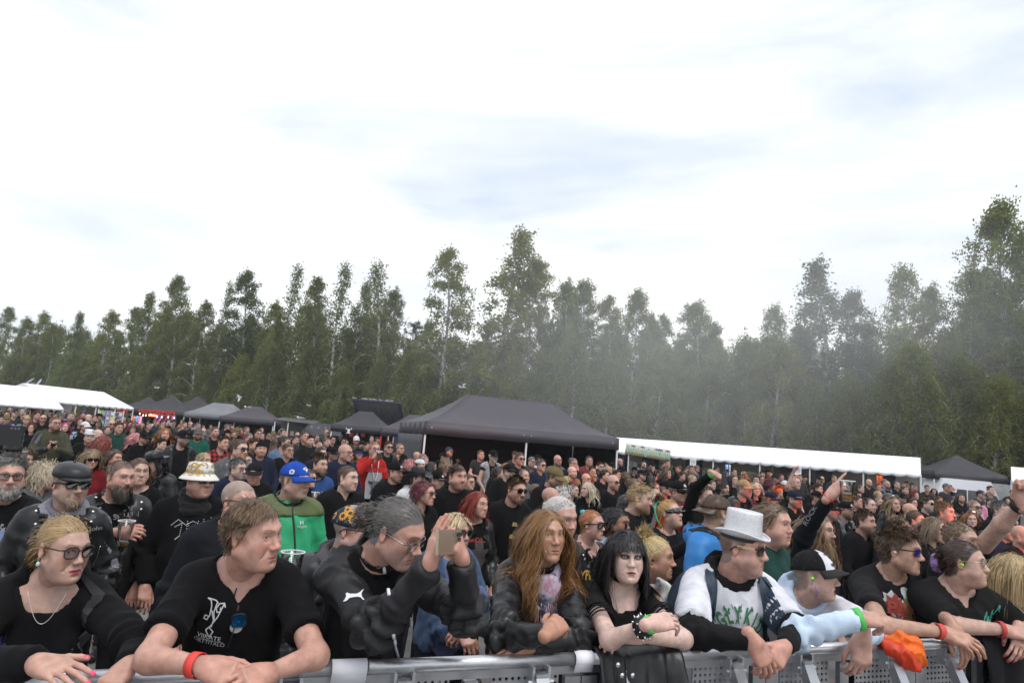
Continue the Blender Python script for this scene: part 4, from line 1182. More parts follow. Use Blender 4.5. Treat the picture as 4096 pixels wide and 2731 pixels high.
def dome_arrays(rx=.0855,ry=.1075,rz=.090,c=(0,-.011,.036),zc=.030,tilt=0.,n=28,m=9,th=.004):
 v=[];f=[]
 for j in range(m+1):
  t=(math.pi/2)*(j/m)**.9
  for i in range(n):
   a=2*math.pi*i/n
   v.append((rx*math.cos(t)*math.cos(a),ry*math.cos(t)*math.sin(a),rz*math.sin(t)))
 for j in range(m):
  for i in range(n):f.append((j*n+i,j*n+(i+1)%n,(j+1)*n+(i+1)%n,(j+1)*n+i))
 v=np.array(v);v[:,2]+=zc-c[2]
 v=v@rotm(0,tilt,0).T+np.array(c)
 return v,f
def cap_mesh(back=False,flat=False,key='cap',tall=1.0):
 mb=MB()
 v,f=dome_arrays(rz=.090*tall)
 mb.add(*solidify(v,f,.004))
 for i in range(6):
  a=math.pi/6+i*math.pi/3
  pts=[(.0867*math.cos(t)*math.cos(a),.1087*math.cos(t)*math.sin(a)-.011,.030+.0912*tall*math.sin(t))for t in np.linspace(.05,1.5,8)]
  mb.tube(pts,.0016,4)
 mb.lathe([(.001,.119+.090*(tall-1)),(.008,.120+.090*(tall-1)),(.007,.125+.090*(tall-1)),(.001,.1265+.090*(tall-1))],(0,-.011,0),8)
 ps=[];fs=[];nb=14
 for j in range(6):
  s=j/5
  for i in range(nb+1):
   a=R(-66+132*i/nb)
   r=1+s*(.70 if not flat else .78)*math.cos(a*1.12)**.7
   x=.0855*math.sin(a)*(1+.10*s);y=.1075*math.cos(a)+(.070*s)*max(0,math.cos(a*1.25))**.55-.011
   z=.032-(0 if flat else .020*s)-(.002 if flat else .20)*x*x/.083*s*1.1-.004
   ps.append((x,y,z))
 for j in range(5):
  for i in range(nb):fs.append((j*(nb+1)+i,(j+1)*(nb+1)+i,(j+1)*(nb+1)+i+1,j*(nb+1)+i+1))
 mb2=MB();mb2.add(*solidify(ps,fs,.004))
 if back:
  for q in(mb,mb2):
   q.v=[(-x,-(y+.011)-.011-.002,z-.001)for x,y,z in q.v]
 return mb,mb2
def brim_hat(prof,brim_r,up=0.,curl=0.,oval=(.80,1.0),dip=0.,c=(0,-.014,.045),nb=32,crown_dent=0.,ce=3):
 """lathe crown profile [(r,z)] and a brim out to brim_r"""
 mb=MB();v=[];f=[]
 for(r,z)in prof:
  for i in range(nb):
   a=2*math.pi*i/nb
   dent=-crown_dent*max(0,1-abs(math.cos(a))*1.2)*0
   v.append((c[0]+r*oval[0]*math.cos(a),c[1]+r*oval[1]*math.sin(a),c[2]+z-crown_dent*(z>prof[-1][1]*.8)*math.exp(-(r*math.cos(a)/.03)**2)))
 for j in range(len(prof)-1):
  for i in range(nb):f.append((j*nb+i,j*nb+(i+1)%nb,(j+1)*nb+(i+1)%nb,(j+1)*nb+i))
 mb.add(*solidify(v,f,.003))
 ps=[];fs=[];r0=prof[0][0];nr=6
 for j in range(nr+1):
  s=j/nr;r=r0+(brim_r-r0)*s
  for i in range(nb):
   a=2*math.pi*i/nb
   z=up*s*s*math.cos(a)**2-dip*s*math.sin(a)**2+curl*s**ce
   ps.append((c[0]+(r*oval[0]+(brim_r-r0)*s*(1-oval[0])*0)*math.cos(a),c[1]+r*oval[1]*math.sin(a),c[2]+prof[0][1]+z))
 for j in range(nr):
  for i in range(nb):fs.append((j*nb+i,(j+1)*nb+i,(j+1)*nb+(i+1)%nb,j*nb+(i+1)%nb))
 mb2=MB();mb2.add(*solidify(ps,fs,.003))
 return mb,mb2
def rrect(w,h,r,n=5,tl=0.):
 pts=[]
 for cx,cz,a0 in((w/2-r,h/2-r,0),(-w/2+r,h/2-r,90),(-w/2+r,-h/2+r,180),(w/2-r,-h/2+r,270)):
  for i in range(n):
   a=R(a0+90*i/(n-1));pts.append((cx+r*math.cos(a),cz+r*math.sin(a)))
 return pts
def glasses_mesh(w=.047,h=.036,r=.014,th=.0016,wrap=.0,z0=.003,y0=.098,one=False,temple_w=.0022,hw=1.,flatten=0.):
 fr=MB();ln=MB()
 for sx in(-1,1):
  pts=rrect(w,h,r)
  P=[]
  for a,b in pts:
   x=sx*(.0325)+a;y=y0-.10*wrap*abs(a*sx+.0325)**2/.065-(abs(x)**2)*2.2
   P.append((x,y,z0+b-(0.10*abs(x)if flatten else 0)))
  fr.tube(P,th,6,closed=True)
  k=len(P);
  ln.add(P+[(p[0],p[1]-.0015,p[2])for p in P],[tuple(range(k))if sx*1<0 else tuple(range(k)),tuple(range(k,2*k))[::-1]])
  fr.tube([(sx*(.0325+w/2),y0-(.0325+w/2)**2*2.2-.001,z0+h*.28),(sx*.0725*hw,.075,z0+.009),(sx*.0795*hw,.02,z0+.009),(sx*.080*hw,-.012,z0+.006),(sx*.078*hw,-.035,z0-.014)],temple_w,6)
 fr.tube([(-.0325+w/2,y0-.0005,z0+.005),(-.004,y0+.004,z0+.0085),(.004,y0+.004,z0+.0085),(.0325-w/2,y0-.0005,z0+.005)],th,6)
 return fr,ln
def joints(N,P,Rb,E,Wr,bw=1.,bd=1.,am=1.):
 """joint set; index 0 = the person's right (+x), 1 = left"""
 N=np.array(N,float);P=np.array(P,float)
 S=[N+Rb@np.array((sx*.160*bw,-.006,-.078))for sx in(1,-1)]
 return dict(N=N,P=P,Rb=Rb,S=S,E=[np.array(e,float)for e in E],W=[np.array(w,float)for w in Wr],bw=bw,bd=bd,am=am,L=np.linalg.norm(P-N)/.5)
def Tpt(J,u,x=0.,y=0.):return J['N']+J['Rb']@np.array((x,y,-u*J['L']))
def torso(s,J,g=0.,belly=0.,bust=0.,k=.05,hem=None,lower=True):
 bw,bd,Rb=J['bw'],J['bd'],J['Rb']
 s.ell(Tpt(J,.205,0,.012),(.152*bw+g,.108*bd+g,.185+g),k,'u',Rb)
 s.cap(J['S'][0]*.86+J['S'][1]*.14,J['S'][1]*.86+J['S'][0]*.14,.056+g,None,k)
 for i in(0,1):
  s.cap(Tpt(J,-.012,0,-.02),Tpt(J,.060,(.115 if i==0 else -.115)*bw,-.016),.046+g*.6,.054+g,k)
  if bust:s.ell(Tpt(J,.225,(.075 if i==0 else -.075)*bw,.088*bd),(.066*bust+g,.056*bust+g,.064*bust+g),.04)
 s.ell(Tpt(J,.37,0,.018+.035*belly),(.143*bw+.025*belly+g,.103*bd+.055*belly+g,.17+g),k,'u',Rb)
 if lower:s.ell(Tpt(J,.50,0,.0),(.160*bw+.01*belly+g,.115*bd+.02*belly+g,.13+g),k,'u',Rb)
 return s
def arm(s,J,i,g=0.,g2=None,end=1.0,k=.03,start=0.,cuff=None):
 """sleeve or arm: end 1 = elbow, 2 = wrist"""
 S,E,Wr,am=J['S'][i],J['E'][i],J['W'][i],J['am']
 g2=g if g2 is None else g2
 e1=min(end,1.)
 s.cap(S,S+(E-S)*e1,.052*am+g,(.052-.006*e1)*am+g+(0 if end>1 else .006),k,flat=end<1)
 if end>1:
  e2=end-1
  s.cap(E,E+(Wr-E)*e2,.046*am+g,(.046-.017*e2)*am+g2,.025,flat=True)
  if cuff:s.cap(E+(Wr-E)*(e2-.10),E+(Wr-E)*e2,.033*am+cuff,.031*am+cuff,.008,flat=True,flat_a=True)
 return s
def cut_below(s,J,u):
 p=Tpt(J,u);n=J['Rb'][:,2]
 return s.fun(lambda P:(P-p)@n,.01,'s')
def cut_neck(s,J,r=.066,drop=.0,v=0.0,fwd=.0,k=.012):
 """round or V shaped neck opening"""
 Rb=J['Rb'];c=Tpt(J,-.02)
 def fn(P):
  q=(P-c)@Rb
  d=np.sqrt((q[:,0]/1.12)**2+(q[:,1]-fwd)**2)-r
  d=np.maximum(d,-(q[:,2]+.030+drop*smooth01((q[:,1]+.03)/.10)+.02))
  if v>0:
   dv=np.maximum(np.abs(q[:,0])-np.maximum(.0,(q[:,2]+.05+v)*.62),-(q[:,1]-.0))
   dv=np.maximum(dv,-(q[:,2]+.05+v))
   d=np.minimum(d,dv)
  return -d
 return s.fun(lambda P:-fn(P),k,'s')
def open_front(s,J,top=.09,bottom=.035,length=.56,y0=.02):
 Rb=J['Rb'];c=J['N']
 def fn(P):
  q=(P-c)@Rb
  t=np.clip((-q[:,2])/length,0,1)
  return np.maximum(np.abs(q[:,0])-(top+(bottom-top)*t),-(q[:,1]-y0))
 return s.fun(fn,.008,'s')
def fold(V,F,J=None,amp=.005,sc=9.,seed=0.,arms=True,cell=None):
 N=vnormals(V,F)
 P=(V+.35*V[:,[2,2,0]])*np.array((sc*.8,sc*.8,sc*.5))+seed
 w=np.stack([noise3(P*.6+3.),noise3(P*.6+11.),noise3(P*.6+23.)],1)
 n1=noise3(P+w*1.3);n2=noise3(P*2.1+w*1.6+5.)
 d=amp*(.35*n1+1.15*((1-np.abs(n1))**5-.18)+.45*((1-np.abs(n2))**5-.18))
 if J is not None and arms:
  for i in(0,1):
   S,E,Wr=J['S'][i],J['E'][i],J['W'][i]
   for(a,b,c0,sg)in((S,E,.95,1),(E,Wr,.12,1)):
    ax=b-a;L=np.linalg.norm(ax)+1e-6;ax=ax/L
    q=V-a;t=(q@ax)/L;rr=np.sqrt(np.maximum(((q-(q@ax)[:,None]*ax)**2).sum(1),0))
    m=np.exp(-((t-c0)/.28)**2)*(rr<.10)*(t>-.1)*(t<1.1)
    d=d+amp*1.1*m*np.sin(t*L*95+3.0*noise3(V*9+seed)+2*np.sin(rr*40))
 return V+N*d[:,None]
def gmesh(name,s,J,h,amp=.005,sc=9.,seed=0.,lo=None,hi=None,arms=True):
 V,F=s.mesh(h,lo,hi)
 V=fold(V,F,J,amp,sc,seed,arms)
 return mesh_np(name,V,F,True),V,F
def garment(J,spec):
 """returns SD for a garment spec dict"""
 s=SD();k=spec['k'];g=spec.get('g',.014);bel=spec.get('belly',0.);bu=spec.get('bust',0.)
 if k=='tshirt':
  torso(s,J,g,bel,bu);cut_below(s,J,spec.get('hem',.60))
  cut_neck(s,J,spec.get('nr',.070),spec.get('drop',.01),spec.get('v',0.))
  for i in(0,1):arm(s,J,i,g+.001,end=spec.get('sl',.62),k=.030)
  c=Tpt(J,-.012);
  if not spec.get('v')and spec.get('rib',True):s.tor(Tpt(J,.004,0,.004),J['Rb']@rotm(0,-22,0),.078,.074,.007,.006,zs=1.5)
 elif k in('jacket','shirt'):
  torso(s,J,g,bel,bu);cut_below(s,J,spec.get('hem',.58))
  cut_neck(s,J,spec.get('nr',.072),0,spec.get('v',0.))
  if spec.get('collar',True):
   s.tor(Tpt(J,-.010,0,-.012),J['Rb']@rotm(0,-24,0),.074,.074,.010,.012,zs=spec.get('ch',2.2))
  if spec.get('open'):open_front(s,J,*spec['open'])
  for i in(0,1):arm(s,J,i,g*.8+.002,g*.7+.003,end=spec.get('sl',1.97),cuff=spec.get('cuff'))
  if spec.get('lapel'):
   for sx in(-1,1):
    rm=J['Rb']@rotm(sx*-14,-12,sx*-26)
    s.box(Tpt(J,.135,sx*.078*J['bw'],.112*J['bd']+g),(.038,.007,.078),rm,.006,.004)
    s.box(Tpt(J,.048,sx*.078*J['bw'],.070*J['bd']+g),(.026,.008,.046),J['Rb']@rotm(sx*-26,-30,sx*-32),.006,.006)
    s.box(Tpt(J,.012,sx*.105*J['bw'],-.015),(.024,.05,.008),J['Rb']@rotm(0,0,sx*22),.006,.004)
 elif k=='hoodie':
  torso(s,J,g,bel,bu);cut_below(s,J,spec.get('hem',.62))
  cut_neck(s,J,spec.get('nr',.078),.01,spec.get('v',0.))
  s.tor(Tpt(J,-.004,0,-.010),J['Rb']@rotm(0,-30,0),.088,.084,.020,.02,zs=1.6)
  s.ell(Tpt(J,.005,0,-.098),(.105,.048,.085),.03,'u',J['Rb'])
  s.ell(Tpt(J,-.050,0,-.085),(.075,.030,.05),.02,'s',J['Rb'])
  if spec.get('open'):open_front(s,J,*spec['open'])
  for i in(0,1):arm(s,J,i,g*.85+.003,g*.7+.003,end=spec.get('sl',1.97),cuff=.006)
 elif k=='vest':
  torso(s,J,g,bel,bu);cut_below(s,J,spec.get('hem',.58))
  for i in(0,1):
   s.cap(J['S'][i],J['S'][i]+(J['E'][i]-J['S'][i])*.12,.062+g,.064+g,.03,flat=True)
  if spec.get('open'):open_front(s,J,*spec['open'])
  cut_neck(s,J,.074,0,spec.get('v',0.))
 elif k=='scarf':
  for q in range(3):s.tor(Tpt(J,-.015+.024*q,0,.006*q),J['Rb']@rotm(0,-26+4*q,6*(q-1)),.074+.008*q,.074+.010*q,.018,.008,zs=1.1)
 return s
TR={}
def legs_mesh(lod=0):
 if lod in TR:return TR[lod]
 h=(.022,.032,.055)[lod]
 s=SD()
 for sx in(-1,1):
  s.cap((sx*.085,0,.90),(sx*.095,.012,.48),.092,.062,.03);s.cap((sx*.095,.012,.48),(sx*.10,-.01,.09),.062,.050,.03,flat=True)
 s.ell((0,0,.92),(.165,.12,.12),.04)
 V,F=s.mesh(h);V=fold(V,F,None,.006,7.)
 b=SD()
 for sx in(-1,1):b.cap((sx*.10,-.03,.045),(sx*.115,.15,.035),.045,.038,.02);b.ell((sx*.10,-.01,.09),(.05,.05,.05),.02)
 b.fun(lambda P:P[:,2]-.004,.003,'s')
 B=b.mesh(h*.8)
 TR[lod]=(mesh_np('trousers',V,F),mesh_np('shoes',*B))
 return TR[lod]
def add_legs(root,J,col=(.012,.012,.014),lod=0,m='denim',rz=0.):
 t,b=legs_mesh(lod);P=J['P'];sc=P[2]/.93
 for n_,me,mm,cc in(('trousers',t,M[m],col),('shoes',b,M['leather'],(.015,.014,.013))):
  o=obj(n_,me,mm,root,color=cc);o.location=(P[0],P[1],0);o.rotation_euler=(0,0,rz);o.scale=(J['bw'],J['bw'],sc)
def decal(name,V2,F2,bvh,c,xd,up,m,parent,color=None,off=.0035,thick=.0):
 xd=np.array(xd,float);up=np.array(up,float);xd/=np.linalg.norm(xd);up=up-xd*(up@xd);up/=np.linalg.norm(up);n=np.cross(xd,up)
 P=[]
 for a in V2:
  q=np.array(c)+xd*a[0]+up*a[1]+n*.25
  h=bvh.ray_cast(Vector(q),Vector(-n),.5)
  if h[0]is None:
   k=bvh.find_nearest(Vector(q-n*.25));P.append(np.array(k[0])+np.array(k[1])*off)
  else:P.append(np.array(h[0])+n*off)
 return obj(name,mesh_np(name,P,F2,False),m,parent,color=color)
def strip2(pts,w,n=None):
 """polyline -> flat strip in 2d"""
 pts=np.array(pts,float);t=np.gradient(pts,axis=0);t/=np.linalg.norm(t,axis=1,keepdims=True)+1e-9
 s=np.stack([-t[:,1],t[:,0]],1)*w/2
 k=len(pts)
 return np.vstack([pts+s,pts-s]),[(k+i,k+i+1,i+1,i)for i in range(k-1)]
def dense(pts,n=6):
 out=[]
 for a,b in zip(pts,pts[1:]):
  for i in range(n):out.append(tuple(np.array(a)+(np.array(b)-np.array(a))*i/n))
 return out+[pts[-1]]
def tri_poly(pts):
 """concave polygon -> triangles"""
 from mathutils.geometry import tessellate_polygon
 t=tessellate_polygon([[Vector((p[0],p[1],0))for p in pts]])
 return np.array(pts,float),[tuple(x)for x in t]
def subdiv2(V,F,mx=.012):
 """split long edges of a flat triangle mesh so that it can follow the cloth"""
 bm=bmesh.new();vs=[bm.verts.new((p[0],p[1],0))for p in V]
 for f in F:
  try:bm.faces.new([vs[i]for i in f])
  except ValueError:pass
 bmesh.ops.triangulate(bm,faces=bm.faces)
 for _ in range(5):
  e=[e for e in bm.edges if e.calc_length()>mx]
  if not e:break
  bmesh.ops.subdivide_edges(bm,edges=e,cuts=1);bmesh.ops.triangulate(bm,faces=[f for f in bm.faces if len(f.verts)>3])
 bm.verts.index_update()
 o=np.array([v.co[:2]for v in bm.verts]),[tuple(v.index for v in f.verts)for f in bm.faces]
 bm.free();return o
PEOPLE=[]
class Person:pass
def hero(label,head,yaw=30.,pitch=0.,roll=0.,hs=1.,byaw=22.,lean=0.,hp=None,skin='fair',paint=None,bw=1.,bd=1.,am=1.,belly=0.,bust=0.,armR=None,armL=None,handR=None,handL=None,clothes=(),res=.003,gres=.010,gaze=None,iris=(.13,.19,.24),haircol=(.10,.06,.035),seed=0,neckr=.057,legs=(.012,.012,.014),group=None,armskin=False,name='person',torso_skin=True,tl=.5,twist=0.,ph=None,hn=.243):
 d_old=head[2]
 if ph:
  v1=(CAMR@np.array([(head[0]-2048)/FPX,-(head[1]-1365.5)/FPX,-1.]))[1]
  head=(head[0],head[1],hs*hn*FPX/ph*v1)
 ds=head[2]/d_old
 if group:
  sc_=lambda a:None if a is None else tuple((q[0],q[1],q[2]*ds)for q in a)
  armR,armL=sc_(armR),sc_(armL)
 bw*=.93;bd*=.95;am*=.90;neckr*=.93
 res=float(np.interp(head[2],[2.4,3.0,3.6,4.6,5.5],[.0039,.0045,.0053,.0070,.0082]));gres=max(gres,.0045*head[2])
 a_head=R(yaw)-VA(head[0])
 H=W(*head);root_xy=np.array([H[0],H[1],0.])
 Rh=rotm(180+math.degrees(a_head),pitch,roll)
 Rb=rotm(180+byaw,-lean,twist)
 pivot=H+Rh@np.array((0,-.028,-.120))*hs
 N=pivot+Rb@np.array((0,-.028,-.022))
 Pv=N+Rb@np.array((0,-.0,-tl))
 Pv[2]=min(max(Pv[2],.80),1.02)
 root_xy=np.array([Pv[0],Pv[1],0.])
 J0=dict(S=[N+Rb@np.array((sx*.160*bw,-.006,-.078))for sx in(1,-1)])
 E=[];Wr=[]
 for i,a in enumerate((armR,armL)):
  if a is None:
   S=J0['S'][i];sx=1 if i==0 else -1
   e=S+Rb@np.array((sx*.085,-.03,-.27));w=e+Rb@np.array((-sx*.03,.13,-.20))
  else:e,w=W(*a[0]),W(*a[1])
  E.append(e);Wr.append(w)
 o=root_xy
 J=joints(N-o,Pv-o,Rb,[e-o for e in E],[w-o for w in Wr],bw,bd,am)
 J['L']=np.linalg.norm(J['P']-J['N'])/.5
 root=empty('person',o,0,label,'person',group or 'people leaning on the barrier')
 root.name=name
 sk=SKINS[skin];hp={**HP0,**(hp or{})}
 invneck=lambda p:Rh.T@(np.array(p)-(H-o))/hs
 neck=((0,-.030,-.075),invneck(Tpt(J,.03,0,-.012)),neckr/hs,(neckr+.006)/hs)
 pk=dict(skin=sk,hairc=haircol,browc=tuple(np.array(haircol)*.7));pk.update(paint or{})
 V,F,C,sd=head_arrays(hp,res,neck=neck,**pk)
 V=V*hs@Rh.T+(H-o)
 parts=[(V,F,C)]
 if torso_skin:
  s=SD();torso(s,J,-.004,belly,bust)
  for i in(0,1):arm(s,J,i,*((-.001,-.002)if armskin else(-.016,-.008)),2.02,.03)
  tv,tf=s.mesh(max(.0095,.0034*head[2])if armskin else .022)
  n_=noise3(tv*40)*.5
  parts.append((tv,tf,np.array(sk)*(1+.05*noise3(tv*14)[:,None])*(1-(n_[:,None]>.2)*np.array((.02,.06,.07)))))
 for i,hd in enumerate((handR,handL)):
  hd=hd or{}
  if hd.get('none'):continue
  f=np.array(hd.get('f',(Wr[i]-E[i])));up=np.array(hd.get('up',(0,0,1.)))
  Fm=frame_from(f,up)
  hv,hf,hc=hand_arrays(hd.get('res',max(.0044,.0016*head[2])),hd.get('curl',(.35,.42,.48,.55)),hd.get('thumb',.3),hd.get('spread',.06),left=(i==1),skin=np.array(sk)*np.array((.98,.90,.88)),nails=hd.get('nails'),scale=hd.get('s',1.0),point=hd.get('point'),horns=hd.get('horns',False))
  parts.append((hv@Fm.T+Wr[i]-o,hf,hc))
 V,F,C=cat(parts)
 body=obj('body',mesh_np('body',V,F,True,C),M['skin'],root)
 gz=gaze or(0,0)
 for sx in(-1,1):
  e=eyeball((sx*.031,.0685,.0045),gaze=gz,iris=iris);obj('eye',mesh_np('eye',e[0]*hs@Rh.T+(H-o),e[1],True,e[2]),M['eye'],body)
 Hm=Matrix.Translation(Vector(H-o))@Matrix(Rh.tolist()).to_4x4()@Matrix.Scale(hs,4)
 p=Person();p.root=root;p.J=J;p.o=o;p.Hm=Hm;p.sd=sd;p.lo=head_lo(hp);p.hp=hp;p.hs=hs;p.Rh=Rh;p.Rb=Rb;p.H=H;p.body=body;p.g=np.random.default_rng(seed+100);p.hc=haircol
 p.cl={};p.ds=ds
 for ci,c in enumerate(clothes):
  c=dict(c);c['g']=c.get('g',.014)*.74;c['amp']=c.get('amp',.005)*(1.5 if c.get('m')in('leather','nylon','denim')else 1.25);c.setdefault('belly',belly);c.setdefault('bust',bust)
  s=garment(J,c)
  if 'extra' in c:c['extra'](s,J)
  me,gv,gf=gmesh(c.get('name',c['k']),s,J,c.get('res',gres),c.get('amp',.005),c.get('sc',9.),seed+ci*7.3)
  go=obj(c.get('name',c['k']),me,M[c.get('m','cotton')],root,color=c.get('c',(.012,.012,.013)))
  p.cl[c.get('name',c['k'])]=(go,BVHTree.FromPolygons([Vector(q)for q in gv],[tuple(q)for q in gf.tolist()]),s)
 add_legs(root,J,legs,rz=R(180+byaw))
 PEOPLE.append((head[0],head[1],head[2],label))
 return p
def hair(p,n=2600,seg=5,length=.04,name='hair',color=None,body=False,**k):
 q_=1. if p.H[1]<3.3 else .60 if p.H[1]<4 else .38;n=int(n*q_);k['width']=k.get('width',.003)*{1.:.9,.6:1.25,.38:1.7}[q_]
 k.setdefault('w',p.hp['w'])
 bd_=None
 if body:
  bd_=SD();J=p.J;inv=lambda q:p.Rh.T@(np.array(q)+p.o-p.H)/p.hs
  S0,S1=inv(J['S'][0]),inv(J['S'][1])
  bd_.cap(S0*.9+S1*.1,S1*.9+S0*.1,.078,None,.05);bd_.ell(inv(Tpt(J,.20,0,.015)),(.172*J['bw'],.136*J['bd'],.205),.05,'u',p.Rh.T@p.Rb)
  for i in(0,1):bd_.cap((S0,S1)[i],inv(J['E'][i]),.072,.064,.04)
 V,F,C=grow_hair(p.lo,n,seg,length,p.g,body=bd_,**k)
 if p.H[1]<3.9 and n>500 and 'roots' not in k and max(p.hc)>.03:
  k2=dict(k);k2.update(lift=k.get('lift',.6)+.28,clump=.7,width=k['width']*.5,lenvar=.6,offs=.010)
  if k2.get('tie')is not None:k2.update(tie=None,gravity=.3);k2['lift']=.3
  L2=length if not k.get('tie')is not None else .05
  a2=grow_hair(p.lo,int(n*.09),seg,L2,p.g,body=bd_,**k2);V,F,C=cat([(V,F,C),a2])
 o=obj(name,mesh_np(name,V,F,True,C),M['hair'],p.root,color=color or p.hc)
 o.matrix_local=p.Hm
 return o
def beard(p,kind,length=.012,n=900,color=None,width=.0024):
 n=int(n*.7);width*=1.2
 V,F,C=beard_arrays(p.lo,kind,length,n,p.g,p.hp['w'],width)
 o=obj('beard',mesh_np('beard',V,F,True,C),M['hair'],p.root,color=color or p.hc);o.matrix_local=p.Hm
def on_head(p,name,mb,m,color=None,smooth=True,parent=None,mt=None):
 me=mb.mesh(name,smooth)if isinstance(mb,MB)else mb
 o=obj(name,me,m,p.root,color=color);o.matrix_local=p.Hm@(mt or Matrix.Identity(4))
 if parent is not None:
  o.parent=parent;o.matrix_local=(mt or Matrix.Identity(4))
 return o
def glasses(p,frame='black',lens='lens_clear',name='glasses',fcol=None,dz=0.,dy=0.,tilt=0.,**k):
 fr,ln=glasses_mesh(hw=p.hp['w'],**k)
 mt=Matrix.Translation((0,dy,dz))@Matrix.Rotation(R(tilt),4,'X')
 a=on_head(p,name,fr,M[frame],fcol,mt=mt);on_head(p,'lenses',ln,M[lens],None,False,parent=a)
 return a
def hit_cloth(p,nm,px,py):
 """point on a garment under photograph pixel (px,py)"""
 o=W(px,py,.4)-p.o;d=W(px,py,2.)-W(px,py,.4);d/=np.linalg.norm(d)
 h=p.cl[nm][1].ray_cast(Vector(o),Vector(d))
 return(np.array(h[0]),np.array(h[1]))if h[0]is not None else(None,None)
def print_on(p,nm,px,py,V2,F2,name,color,size=1.,rot=0.,m='print',off=.004,sub=.015):
 c,n=hit_cloth(p,nm,px,py)
 if c is None:
  print('MISS',name,px,py);return None
 Rb=p.Rb;n=n*.6+Rb[:,1]*.4;n/=np.linalg.norm(n)
 up=Rb[:,2]-n*(Rb[:,2]@n);up/=np.linalg.norm(up);xd=np.cross(up,n)
 ca,sa=math.cos(R(rot)),math.sin(R(rot))
 xd2=xd*ca+up*sa;up2=up*ca-xd*sa
 V2=np.asarray(V2,float)[:,:2]*size
 V2,F2=subdiv2(V2,F2,sub)
 return decal(name,V2,F2,p.cl[nm][1],c,xd2,up2,M[m],p.cl[nm][0],color,off)
def print_body(p,nm,x,u,V2,F2,name,color,size=1.,rot=0.,off=.004,sub=.015,m='print'):
 """print placed in body terms: x towards the wearer's right, u down from the neck"""
 c=Tpt(p.J,u,x,.1);xd=-p.Rb[:,0];up=p.Rb[:,2];ca,sa=math.cos(R(rot)),math.sin(R(rot))
 V2,F2=subdiv2(np.asarray(V2,float)[:,:2]*size,F2,sub)
 return decal(name,V2,F2,p.cl[nm][1],c,xd*ca+up*sa,up*ca-xd*sa,M[m],p.cl[nm][0],color,off)
def ring_on_arm(p,i,t,r,w,m,color,name='wristband',seg=2):
 """band around the forearm (seg 2) at parameter t; top-level thing worn on the wrist"""
 a,b=(p.J['E'][i],p.J['W'][i])
 c=a+(b-a)*t;ax=(b-a)/np.linalg.norm(b-a)
 mb=MB();Fm=frame_from(ax,(0,0,1)if abs(ax[2])<.9 else(1,0,0))
 ps=[];n=24
 for y in(-w/2,w/2):
  for q in range(n):ps.append(c+Fm@np.array((r*math.cos(2*math.pi*q/n),y,r*math.sin(2*math.pi*q/n))))
 fs=[(q,(q+1)%n,n+(q+1)%n,n+q)for q in range(n)]
 mb.add(*solidify(ps,fs[::1],-.0015))
 return mb.build(name,M[m],p.root,True,color)
BPT=lambda px:2.585/(1-.38*(px-2048)/FPX)
bdir=np.array((1.,.38,0));bdir/=np.linalg.norm(bdir);bnorm=np.array((bdir[1],-bdir[0],0))
BO=np.array((0.,2.585,0.))
BZ=1.177;BL=.87
def bw_(s,out,z):return BO+bdir*s+bnorm*out+np.array((0,0,z))
BYAW=math.atan2(bdir[1],bdir[0])
def perforated(w,h,pitch=.0235,r=.0062):
 nx,nz=int(w/pitch),int(h/pitch)
 v=[];f=[];k=0
 for i in range(nx):
  for j in range(nz):
   cx=-w/2+(i+.5)*w/nx;cz=(j+.5)*h/nz;hx=w/nx/2;hz=h/nz/2
   for q in range(8):
    a=q*math.pi/4;c,s_=math.cos(a),math.sin(a);m_=max(abs(c),abs(s_))
    v.append((cx+c/m_*hx,0,cz+s_/m_*hz))
   for q in range(8):
    a=q*math.pi/4;v.append((cx+r*math.cos(a),0,cz+r*math.sin(a)))
   for q in range(8):f.append((k+q,k+(q+1)%8,k+8+(q+1)%8,k+8+q))
   k+=16
 return mesh_np('perforated_sheet',v,f,False)
PERF=perforated(.27,.92)
PERF2=perforated(.17,.92)
